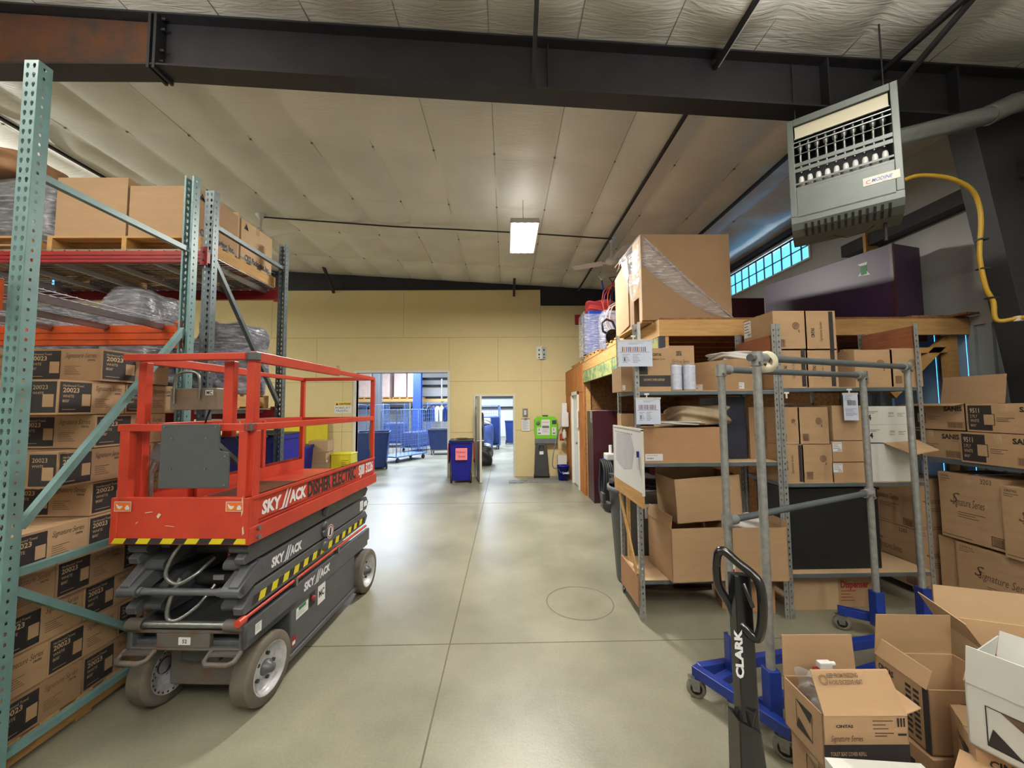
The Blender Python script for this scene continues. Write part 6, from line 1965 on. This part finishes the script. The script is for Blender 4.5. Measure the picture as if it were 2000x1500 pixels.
# side rack with SANIS cartons and big script cartons
RX = 3.95
sr = thing('steel_shelving', 'shelf along the silver wall carrying the dark-panelled tissue cartons', 'shelving', (RX, 2.30, 0), group='grey steel shelving units')
for (x, y) in ((0.02, 0), (0.0, 1.46), (.56, 0), (.56, 1.46)):
    b_ = shelf_post(0, 0, 1.33, 1 if x < .3 else -1); o_ = b_.build('post', parent=sr, loc=(x, y, 0), solid=.0025)
b = MB(); b.box((0, 0, 1.29), (.56, 1.5, 1.30), 'card_dark'); b.box((-.01, 0, 1.27), (.0, 1.5, 1.315), 'shelfsteel'); b.build('shelf_board', parent=sr)
g3 = 'tissue cartons on the side shelf'
def side_carton(label, y0, y1, z0, z1, prints, g, x0=RX + .0, dep=.36, **k):
    return carton(label, (x0 + dep / 2, (y0 + y1) / 2, z0), (dep, y1 - y0, z1 - z0), prints=prints, group=g, **k)
side_carton('tissue carton with raised flap, on top by the packed shelving', 3.255, 3.755, 1.567, 1.805, {'L': 'sanis'}, g3, open_={'R': (10, .26), 'L': (100, .10)}, tape=False, x0=RX + .0)
side_carton('tissue carton on top, nearer the camera than the flapped one', 2.74, 3.245, 1.567, 1.80, {'L': 'sanis'}, g3)
side_carton('tissue carton in the lower row beside the packed shelving', 3.30, 3.78, 1.302, 1.562, {'L': 'sanis'}, g3, dep=.34, x0=RX + .01)
side_carton('tissue carton in the lower row, nearer the camera', 2.78, 3.29, 1.302, 1.560, {'L': 'sanis'}, g3, x0=RX - .02)
carton('torn open carton with white lining on the side shelf, nearest the camera', (4.05, 2.62, 1.302), (.22, .2, .46), col='card_light', open_={'L': (-20, .05), 'F': (20, .06)}, tape=False, group=g3)
lumpy('plastic_bag', 'clear crumpled bag at the edge of the side shelf', 'bag', 3.90, 4.02, 2.62, 2.80, 1.33, 1.47, 'bagclear', 51, None, .2)
g4 = 'large script printed cartons under the side shelf'
side_carton('big script carton in the upper row, next to the shelving leg', 3.04, 3.50, .62, 1.19, {'L': 'bigscript'}, g4, dep=.5)
side_carton('big script carton in the upper row, nearest the camera', 2.50, 3.035, .60, 1.15, {'L': 'bigscript'}, g4, dep=.5, x0=RX - .03)
side_carton('big script carton in the lower row, resting on the low pallet', 2.72, 3.40, .075, .597, {'L': 'bigscript'}, g4, dep=.5)
side_carton('plain narrow carton beside the lower script carton', 3.41, 3.56, .075, .60, {}, g4, dep=.45, x0=RX + .03, tape=False)
carton('script carton behind the shelving leg, upper one', (4.1, 3.88, .62), (.5, .48, .46), prints={'F': 'bigscript', 'L': 'bigscript'}, group=g4)
carton('script carton behind the shelving leg, lower one', (4.1, 3.88, .075), (.5, .48, .54), prints={'F': 'bigscript', 'L': 'bigscript'}, group=g4)
b = MB(); b.box((RX + .05, 2.38, 0), (4.48, 3.73, .07), 'wood_y'); tag(b.build('wooden_pallet'), 'flat wooden pallet under the big script cartons', 'pallet')

# ================================================================== PIPE RACK
gr_ = thing('garment_rack', 'galvanised pipe rack with blue wheeled base in front of the shelving', 'rolling rack', (2.1, 2.6, 0))
def gp(b, name, **k):
    return b.build(name, parent=gr_, loc=(-2.1, -2.6, 0), **k)
PA, PB, PC, PD_ = V((1.395, 2.46, 0)), V((1.425, 2.15, 0)), V((2.815, 2.98, 0)), V((3.23, 3.03, 0))
ZA, ZBt, ZC, ZD = 2.035, 2.07, 2.03, 2.10
r_ = .0225
for nm, p, zt_ in (('upright_pipe', PA, ZA), ('upright_pipe', PB, ZBt), ('upright_pipe', PC, ZC), ('upright_pipe', PD_, ZD)):
    b = MB(); b.cyl((p.x, p.y, .32), (p.x, p.y, zt_ + .02), r_, 'galv', n=18); gp(b, nm)
    b = MB(); b.box((p.x - .034, p.y - .034, .12), (p.x + .034, p.y + .034, .38), 'bluepaint'); gp(b, 'socket', bevel=.004)
def fitting(p, z, d):
    b = MB()
    b.cyl((p.x, p.y, z - .045), (p.x, p.y, z + .035), .032, 'galv', n=16)
    c = V((p.x, p.y, z)); d = V(d).normalized()
    b.cyl(c, c + d * .075, .032, 'galv', n=16)
    b.cyl(c - V((0, .03, .03)), c - V((0, .045, .03)), .009, 'steel', n=8)
    gp(b, 'pipe_fitting')
for a, za, c, zc_ in ((PA, ZA, PC, ZC), (PB, ZBt, PD_, ZD), (PA, 1.075, PC, 1.12)):
    b = MB(); p1 = V((a.x, a.y, za)); p2 = V((c.x, c.y, zc_))
    if a is PB: p1 = p1 - (p2 - p1).normalized() * .06
    b.cyl(p1, p2, .021, 'shelfsteel', n=16); gp(b, 'cross_pipe')
    fitting(a, za, p2 - p1); fitting(c, zc_, p1 - p2)
E1a, E1b = V((1.17, 2.50, .15)), V((1.43, 2.02, .15))
E2a, E2b = V((2.67, 3.17, .15)), V((3.20, 2.80, .15))
def bar(p, q, w=.05, h=.06, name='base_rail'):
    b = MB(); b.beam(p, q, w, h, 'bluepaint'); gp(b, name, bevel=.003)
bar(E1a, E1b); bar(E2a, E2b)
bar(E1a + V((.03, 0, .0)), V((3.14, 2.86, .15))); bar(V((1.40, 2.20, .15)), V((3.18, 2.83, .15)) + V((.0, -.1, 0)))
bar(PC + V((0, 0, .15)), V((3.5, 2.96, .15)), .04, .05); bar(PB + V((0, 0, .15)), V((1.37, 2.13, .15)), .05, .05); bar(PA + V((0, 0, .15)), V((1.24, 2.38, .15)), .05, .05)
bar(PD_ + V((0, 0, .15)), V((3.16, 2.86, .15)), .05, .05)
def caster(p, ang):
    t_ = bpy.data.objects.new('caster', None); COL.objects.link(t_); t_.parent = gr_
    t_.location = V((p.x - 2.1, p.y - 2.6, 0)); t_.rotation_euler = (0, 0, ang); t_.empty_display_size = .05
    b = MB(); b.lathe([(.01, -.014), (.032, -.016), (.034, -.012), (.034, .012), (.032, .016), (.01, .014)], 'blackpl', c=(0, 0, .056), axis='x', n=20); b.build('wheel_core', parent=t_)
    b = MB(); b.lathe([(.034, -.017), (.052, -.017), (.056, -.010), (.056, .010), (.052, .017), (.034, .017)], 'castertyre', c=(0, 0, .056), axis='x', n=28); b.build('tyre', parent=t_)
    b = MB()
    for s in (-1, 1):
        b.prism([(s * .022, -.018, .045), (s * .022, .018, .045), (s * .022, .035, .11), (s * .022, -.02, .11)], (s * .003, 0, 0), 'steel')
    b.box((-.026, -.03, .108), (.026, .045, .114), 'steel'); b.cyl((0, .015, .11), (0, .015, .125), .016, 'steel', n=12); b.cyl((-.028, 0, .056), (.028, 0, .056), .007, 'steel', n=8)
    b.build('fork', parent=t_)
for p, a in ((E1a + V((.0, -.02, 0)), 1.2), (V((1.30, 2.28, 0)), 1.0), (E1b + V((-.015, .03, 0)), .9), (E2a + V((.02, -.01, 0)), 1.0), (V((2.95, 3.05, 0)), .7), (E2b + V((0, .0, 0)), .8), (V((3.45, 2.96, 0)), .6)):
    caster(p, a)

# ================================================================== PALLET JACK
pj = thing('pallet_jack', 'black pallet jack handle standing in front of the pipe rack', 'pallet jack', (.845, 1.45, 0), 0)
def J(px, py, Y): return atY(px, py, Y) - V((.845, 1.45, 0))
b = MB(); b.beam(J(1443, 1120, 1.47), J(1461, 1440, 1.40), .062, .05, 'blackmetal', up=(0, 1, 0)); b.build('handle_shaft', parent=pj, bevel=.004)
lp_ = [J(1399, 1110, 1.50), J(1402, 1082, 1.49), J(1414, 1076, 1.48), J(1440, 1098, 1.45), J(1468, 1120, 1.42), J(1483, 1140, 1.40), J(1489, 1175, 1.39), J(1488, 1220, 1.39), J(1481, 1245, 1.40), J(1470, 1243, 1.41), J(1450, 1222, 1.43), J(1436, 1205, 1.46), J(1425, 1180, 1.48), J(1404, 1145, 1.50)]
b = MB(); b.tube(smooth_path(lp_ + [lp_[0]], 5)[:-1], .0155, 'blackmetal', n=12, closed=True); b.build('handle_loop', parent=pj)
b = MB(); b.tube(smooth_path([J(1452, 1140, 1.40), J(1462, 1165, 1.38), J(1470, 1185, 1.38)], 4), .007, 'blackmetal', n=8); b.build('release_lever', parent=pj)
b = MB(); u_ = (J(1449.5, 1240, 1.4165) - J(1454, 1325, 1.3985)).normalized()
b.text('CLARK', J(1453, 1325, 1.3985), u_, V((-1, 0, 0)), .026, 'paper', width=.155, bold=.05, shear=.1); b.build('maker_lettering', parent=pj)['label'] = 'white CLARK lettering'
b = MB()
a0 = J(1461, 1430, 1.40)
b.prism([a0 + V((-.045, -.03, .06)), a0 + V((.03, -.03, .02)), a0 + V((.06, -.03, -.25)), a0 + V((-.05, -.03, -.25))], (0, .075, 0), 'blackmetal')
b.build('handle_bracket', parent=pj, bevel=.004)
b = MB()
b.cyl((0, -.02, .16), (0, -.02, .52), .055, 'blackmetal', n=20); b.box((-.11, -.07, .30), (.09, .10, .36), 'blackmetal'); b.beam((-.04, 0, .36), (-.0, -.05, .75), .05, .05, 'blackmetal')
b.build('pump_unit', parent=pj, bevel=.004)
for s in (-1, 1):
    b = MB(); b.lathe([(.02, -.025), (.09, -.025), (.09, .025), (.02, .025)], 'castertyre', c=(s * .035, -.02, .09), axis='x', n=24); b.build('steer_wheel', parent=pj)
for s in (-1, 1):
    b = MB(); b.box((s * .20 - .08, -1.25, .05), (s * .20 + .08, -.1, .09), 'blackmetal'); b.build('fork', parent=pj, bevel=.006)
b = MB(); b.box((-.28, -.16, .08), (.28, -.08, .28), 'blackmetal'); b.build('fork_carriage', parent=pj, bevel=.006)

# ================================================================== CARTONS IN THE LOWER CORNER
gc = 'cartons piled in the corner by the camera'
def stack_box(label, cx, cy, z, s, rz, **k):
    return carton(label, (cx, cy, z), s, rz=rz, group=gc, **k)
stack_box('open seat cover carton with keep from freezing flap', 1.265, 1.51, .52, (.30, .20, .185), -.02, prints={'F': 'toilet', 'L': 'arrow'}, open_={'B': (2, .155), 'F': (-28, .13), 'R': (75, .06)}, tape=False)
stack_box('carton directly beneath the open seat cover carton', 1.285, 1.50, .33, (.30, .21, .186), .03, prints={'L': 'arrow', 'F': 'toilet'})
stack_box('carton on the floor at the bottom of the seat cover stack', 1.28, 1.51, .0, (.34, .26, .326), 0, prints={'L': 'arrow'})
# lettering on the freezing flap
b = MB(); fl = math.radians(28)
o_ = V((1.265 - .14, 1.41 + .001, .707)); vv = V((0, math.sin(fl), math.cos(fl))); oo = o_ - V((0, math.cos(fl), -math.sin(fl))) * .0075
b.text('KEEP FROM FREEZING', oo + V((.045, 0, 0)) + vv * .104, V((1, 0, 0)), vv, .013, 'ink_soft', width=.115, bold=.02)
b.text('AVOID EXCESSIVE HEAT', oo + V((.045, 0, 0)) + vv * .084, V((1, 0, 0)), vv, .013, 'ink_soft', width=.125, bold=.02)
c_ = oo + V((.028, 0, 0)) + vv * .098
for rr in (.016, .012):
    A_ = [c_ + V((1, 0, 0)) * rr * math.cos(2 * PI * i / 16) + vv * rr * math.sin(2 * PI * i / 16) for i in range(16)]
    B_ = [c_ + V((1, 0, 0)) * (rr - .002) * math.cos(2 * PI * i / 16) + vv * (rr - .002) * math.sin(2 * PI * i / 16) for i in range(16)]
    b.add(A_ + B_, [(i, (i + 1) % 16, 16 + (i + 1) % 16, 16 + i) for i in range(16)], 'ink_soft')
host = [o for o in COL.objects if o.get('label') == 'open seat cover carton with keep from freezing flap'][0]
bpy.context.view_layer.update()
lt = b.build('flap_lettering'); lt.parent = host; lt.matrix_parent_inverse = host.matrix_world.inverted()
# spray bottle
sbt = thing('spray_bottle', 'clear bottle with red and white trigger top inside the open carton', 'bottle', (1.225, 1.545, .53))
b = MB(); b.lathe([(.001, 0), (.042, 0), (.045, .02), (.045, .12), (.03, .17), (.016, .20), (.016, .21)], 'bagclear', n=20); b.build('bottle_body', parent=sbt)
b = MB(); b.lathe([(.001, .01), (.039, .01), (.039, .11), (.001, .11)], 'paper', n=16); b.build('content', parent=sbt)
b = MB(); b.lathe([(.018, .20), (.02, .205), (.02, .23), (.012, .235)], 'redbeam', n=14); b.box((-.03, -.012, .232), (.015, .012, .246), 'redbeam'); b.build('red_collar', parent=sbt, bevel=.003)
b = MB(); b.box((-.015, -.012, .246), (.035, .012, .272), 'white'); b.cyl((.035, 0, .262), (.05, 0, .262), .008, 'white', n=10); b.build('trigger_head', parent=sbt, bevel=.004)
lumpy('plastic_bag', 'clear crumpled plastic bag inside the open seat cover carton', 'bag', 1.13, 1.20, 1.47, 1.57, .60, .76, 'bagclear', 61, None, .18)

stack_box('open carton with tall rear flap behind the seat cover carton', 1.79, 1.63, .46, (.33, .23, .24), -.06, prints={'L': 'table', 'F': 'arrow'}, open_={'B': (-4, .17), 'L': (-25, .07)}, tape=False)
stack_box('carton underneath the open one with the tall rear flap', 1.78, 1.65, .20, (.36, .26, .255), .05, prints={'L': 'arrow'})
stack_box('floor level carton at the bottom of the rear flap pile', 1.80, 1.64, .0, (.38, .28, .198), 0)
stack_box('closed carton with arrow symbol beneath the white carton', 1.79, 1.34, .40, (.36, .24, .25), -.60, prints={'L': 'arrow', 'F': 'table'})
stack_box('lower carton supporting the closed arrow symbol carton', 1.80, 1.35, .0, (.38, .26, .398), -.55, prints={'F': 'table'})
stack_box('open brown carton with wide flaps behind the white carton', 2.25, 1.72, .50, (.40, .32, .26), -.35, open_={'L': (30, .12), 'B': (5, .14), 'F': (60, .1)}, tape=False, col='card_light')
stack_box('brown carton beneath the wide flapped open one', 2.25, 1.74, .0, (.42, .36, .498), -.3)
stack_box('large white carton with black arrow mark and open flap', 1.765, 1.245, .653, (.36, .28, .20), -1.15, prints={'F': 'arrow_l'}, col='whitecard', open_={'B': (20, .10), 'F': (-4, .12), 'L': (-10, .09)}, tape=False)
stack_box('white carton lid at the lower edge in front of the pile', 1.21, 1.245, .40, (.30, .20, .21), -.1, col='whitecard', tape=False)
stack_box('carton underneath the white lidded one', 1.21, 1.25, .0, (.30, .2, .398), -.1)
stack_box('plain carton top at the lower edge next to the white lid', 1.53, 1.24, .38, (.24, .20, .22), .6, tape=False)
stack_box('carton at floor level below the turned plain carton', 1.53, 1.24, .0, (.24, .22, .378), .6)

# ================================================================== REAR HALL
def roll_cage(label, x, y, rz, w=.8, d=1.4, h=1.75, fill=None, group='blue wire roll cages in the rear hall', wheels=True, n=8):
    t_ = thing('roll_cage', label, 'cart', (x, y, 0), rz, group)
    b = MB(); b.box((-w / 2, -d / 2, .17), (w / 2, d / 2, .21), 'bluewire'); b.build('base', parent=t_)
    for side in ((-w / 2, -d / 2, -w / 2, d / 2), (w / 2, -d / 2, w / 2, d / 2), (-w / 2, d / 2, w / 2, d / 2)):
        b = MB(); x0, y0, x1, y1 = side
        L_ = math.hypot(x1 - x0, y1 - y0)
        b.tube([(x0, y0, .2), (x0, y0, h - .06), (x0 + (x1 - x0) * .05, y0 + (y1 - y0) * .05, h), (x1 - (x1 - x0) * .05, y1 - (y1 - y0) * .05, h), (x1, y1, h - .06), (x1, y1, .2)], .014, 'bluewire', n=6)
        for i in range(1, n):
            f = i / n; b.beam((x0 + (x1 - x0) * f, y0 + (y1 - y0) * f, .2), (x0 + (x1 - x0) * f, y0 + (y1 - y0) * f, h), .008, .008, 'bluewire')
        for i in range(1, 9):
            z = .2 + (h - .2) * i / 9; b.beam((x0, y0, z), (x1, y1, z), .008, .008, 'bluewire')
        b.build('wire_side', parent=t_)
    for sx in (-1, 1):
        for sy in (-1, 1):
            b = MB(); b.lathe([(.01, -.02), (.075, -.02), (.075, .02), (.01, .02)], 'rubber', c=(sx * w * .42, sy * d * .42, .075), axis='x', n=14); b.box((sx * w * .42 - .03, sy * d * .42 - .02, .07), (sx * w * .42 + .03, sy * d * .42 + .02, .17), 'darkgrey'); b.build('caster', parent=t_)
    if fill:
        b = MB(); b.box((-w / 2 + .03, -d / 2 + .03, .22), (w / 2 - .03, d / 2 - .03, .22 + fill[0]), fill[1]); b.build('load', parent=t_, bevel=.05)
    return t_
roll_cage('tall blue wire cage cart holding blue cloth, beside the grey column', -5.15, 15.2, .15, .9, 1.6, 1.95, (.55, 'bluefabric'))
roll_cage('long blue wire cage cart angled behind the dark blue tub', -3.55, 13.6, -.5, .7, 1.5, 1.75, None)
roll_cage('blue wire cage cart with cloth sacks beyond the long one', -3.75, 16.6, -.3, .8, 1.4, 1.75, (.6, 'bluefabric'))
roll_cage('blue wire cage cart against the far wall with hung shirts', -2.9, 19.6, 0, 2.0, .8, 2.05, (.5, 'bluebin_dull'))
roll_cage('blue wire cage cart far back by the grey column', -5.3, 18.6, .1, 1.0, 1.2, 2.0, (.9, 'bluefabric'))
def basket(label, x, y, rz, w, d, h, key):
    t_ = thing('basket_truck', label, 'laundry cart', (x, y, 0), rz)
    b = MB()
    k = .82
    P0 = [(-w / 2 * k, -d / 2 * k, .22), (w / 2 * k, -d / 2 * k, .22), (w / 2 * k, d / 2 * k, .22), (-w / 2 * k, d / 2 * k, .22)]
    P1 = [(-w / 2, -d / 2, h), (w / 2, -d / 2, h), (w / 2, d / 2, h), (-w / 2, d / 2, h)]
    vs = P0 + P1
    fs = [(3, 2, 1, 0)] + [(i, (i + 1) % 4, 4 + (i + 1) % 4, 4 + i) for i in range(4)]
    b.add(vs, fs, key); b.build('fabric_tub', parent=t_, solid=.012)
    b = MB(); b.tube([V(p) for p in P1], .02, 'midgrey', n=8, closed=True); b.build('rim', parent=t_)
    b = MB(); b.box((-w / 2 * k, -d / 2 * k, .17), (w / 2 * k, d / 2 * k, .21), 'steel'); b.build('base', parent=t_)
    for sx in (-1, 1):
        for sy in (-1, 1):
            b = MB(); b.lathe([(.01, -.018), (.07, -.018), (.07, .018), (.01, .018)], 'castertyre', c=(sx * w * .38, sy * d * .36, .07), axis='x', n=14); b.box((sx * w * .38 - .025, sy * d * .36 - .02, .07), (sx * w * .38 + .025, sy * d * .36 + .02, .17), 'steel'); b.build('caster', parent=t_)
basket('dark blue fabric laundry cart standing in the middle of the rear hall', -2.45, 15.3, .05, 1.15, .8, .98, 'bluefabric')
wheeled_bin('dark blue tub cart just inside the wide doorway', -4.05, 11.9, .25, .95, 1.0, 1.1, 'bluebin_dull', False, group=None, cat='cart', handle=False)
wheeled_bin('small blue cart far back seen through the narrow doorway', .25, 19.2, 0, .6, .6, 1.15, 'bluebin_dull', False, group=None, cat='cart', handle=False)
roll_cage('blue wire cage cart seen through the narrow doorway', -.72, 17.2, .1, .85, 1.0, 1.9, (1.2, 'bluebin_dull'))
# sacks on that cart
lumpy('laundry_sack', 'blue laundry sack standing before the cage cart beyond the narrow doorway', 'sack', -1.1, -.55, 16.2, 16.65, .0, 1.1, 'bluefabric', 71, None, .12)
lumpy('laundry_sack', 'white cloth bundle on top of the blue sack beyond the doorway', 'sack', -1.05, -.65, 16.25, 16.6, 1.1, 1.35, 'bagwhite', 72, None, .15)
lumpy('black_garments', 'tall black bundle of garments hanging just behind the open door', 'garments', -1.05, -.72, 12.2, 12.8, .62, 1.62, 'blackpl', 73, None, .14)
lumpy('black_garments', 'black cloth heap on the floor behind the open door', 'garments', -1.1, -.45, 12.0, 12.7, 0, .62, 'blackpl', 74, None, .2)
# hanging clothes rail
cr = thing('clothes_rail', 'blue clothes rail with dark and white garments in the rear hall', 'clothes rail', (-2.9, 18.6, 0))
b = MB(); b.tube([(-1.1, 0, .1), (-1.1, 0, 2.0), (1.1, 0, 2.0), (1.1, 0, .1)], .02, 'bluewire', n=8); b.box((-1.15, -.25, .0), (1.15, .25, .10), 'bluewire'); b.build('rail_frame', parent=cr)
cols = ['darkblue', 'blackpl', 'bluefabric', 'bagwhite', 'bagwhite', 'bluebin_dull', 'blackpl', 'paper_blue', 'bluefabric', 'bagwhite', 'darkblue']
for i, kk in enumerate(cols):
    x = -1.0 + .2 * i
    g_ = thing('garment', '%s garment on the blue clothes rail, number %s' % ({'darkblue': 'navy', 'blackpl': 'black', 'bluefabric': 'blue', 'bagwhite': 'white', 'bluebin_dull': 'bright blue', 'paper_blue': 'pale blue'}[kk], ['one from the wide column', 'two', 'three', 'four', 'five', 'six', 'seven', 'eight', 'nine', 'ten', 'eleven'][i]), 'garment', (-2.9 + x, 18.6, 1.2), 0, 'garments on the blue rail')
    g_['label'] = '%s garment hanging on the blue rail, %s from the blue column' % (g_['label'].split(' garment')[0], ['first', 'second', 'third', 'fourth', 'fifth', 'sixth', 'seventh', 'eighth', 'ninth', 'tenth', 'eleventh'][i])
    b = MB(); b.prism([(-.07, -.2, -.05), (.07, -.2, -.05), (.09, -.22, .55), (.03, -.08, .70), (-.03, -.08, .70), (-.09, -.22, .55)], (0, .42, 0), kk); b.build('cloth', parent=g_, bevel=.03)
    b = MB(); b.tube([(0, 0, .68), (0, 0, .80), (.02, 0, .82)], .006, 'steel', n=5); b.build('hanger_hook', parent=g_)
# steel columns and far storage platform
b = MB(); b.box((-5.95, 17.0, 0), (-5.90, 17.35, 5.5), 'midgrey'); b.box((-5.6, 17.0, 0), (-5.55, 17.35, 5.5), 'midgrey'); b.box((-5.92, 17.15, 0), (-5.58, 17.19, 5.5), 'midgrey')
tag(b.build('steel_column'), 'grey steel column in the rear hall among the cage carts', 'column')
b = MB(); b.box((-5.05, 21.0, 0), (-4.62, 21.06, 5.5), 'bluecolumn'); b.box((-5.05, 21.3, 0), (-4.62, 21.36, 5.5), 'bluecolumn'); b.box((-4.86, 21.06, 0), (-4.81, 21.3, 5.5), 'bluecolumn')
tag(b.build('steel_column'), 'bright blue steel column near the far wall', 'column')
pl_ = thing('storage_platform', 'high timber shelf at the far wall carrying wrapped pallets', 'platform', (-8, 22.0, 2.28))
b = MB(); b.box((-3.5, 0, 0), (5.4, 1.9, .05), 'wood_x'); b.box((-3.5, -.04, -.10), (5.4, 0, .05), 'wood_x'); b.build('deck', parent=pl_)
for x in (-3.3, -1.3, .6, 2.5, 4.3):
    b = MB(); b.box((x, .02, -2.28), (x + .08, .10, 1.2 if x > 3 else 0), 'galv'); b.box((x + .42, .02, -2.28), (x + .46, .10, 1.2 if x > 3 else 0), 'galv')
    for k_ in range(6): b.beam((x + .04, .06, -2.2 + .4 * k_), (x + .44, .06, -1.85 + .4 * k_), .03, .03, 'galv')
    b.build('frame_post', parent=pl_)
gp_ = 'wrapped pallet loads on the high shelf'
for i, (x, w, kk, lb) in enumerate(((-9.5, .95, 'pinkwrap', 'pale pink wrapped load on the high shelf, left of the grey column'), (-8.2, .7, 'pinkwrap', 'pinkish wrapped load partly behind the grey column'), (-7.15, .80, 'pinkwrap', 'pink wrapped tall load to the right of the grey column'), (-6.15, .72, 'pinkwrap', 'cream wrapped tall load in the middle of the high shelf'), (-4.95 - .75, .0, '', ''))):
    if not kk: continue
    t_ = thing('wrapped_pallet', lb, 'wrapped load', (x, 22.9, 2.33), 0, gp_)
    b = MB(); b.box((-w / 2, -.45, .13), (w / 2, .45, 1.6), kk); b.build('load', parent=t_, bevel=.03)
    b = MB(); b.box((-w / 2 - .05, -.5, 0), (w / 2 + .05, .5, .04), 'wood_x'); b.box((-w / 2 - .05, -.5, .09), (w / 2 + .05, .5, .13), 'wood_x'); b.box((-w / 2 - .05, -.5, .04), (-w / 2, .5, .09), 'wood_x'); b.box((w / 2, -.5, .04), (w / 2 + .05, .5, .09), 'wood_x'); b.box((-.04, -.5, .04), (.04, .5, .09), 'wood_x'); b.build('pallet', parent=t_)
t_ = thing('wrapped_pallet', 'silver grey wrapped load on the high shelf beside the blue column', 'wrapped load', (-5.72 + .35, 22.9, 2.33), 0, gp_)
b = MB(); b.box((-.36, -.45, .13), (.3, .45, 1.6), 'farwall'); b.build('load', parent=t_, bevel=.03)
b = MB(); b.box((-.4, -.5, 0), (.5, .5, .04), 'wood_x'); b.box((-.4, -.5, .09), (.5, .5, .13), 'wood_x'); b.box((-.4, -.5, .04), (-.3, .5, .09), 'wood_x'); b.box((.4, -.5, .04), (.5, .5, .09), 'wood_x'); b.build('pallet', parent=t_)
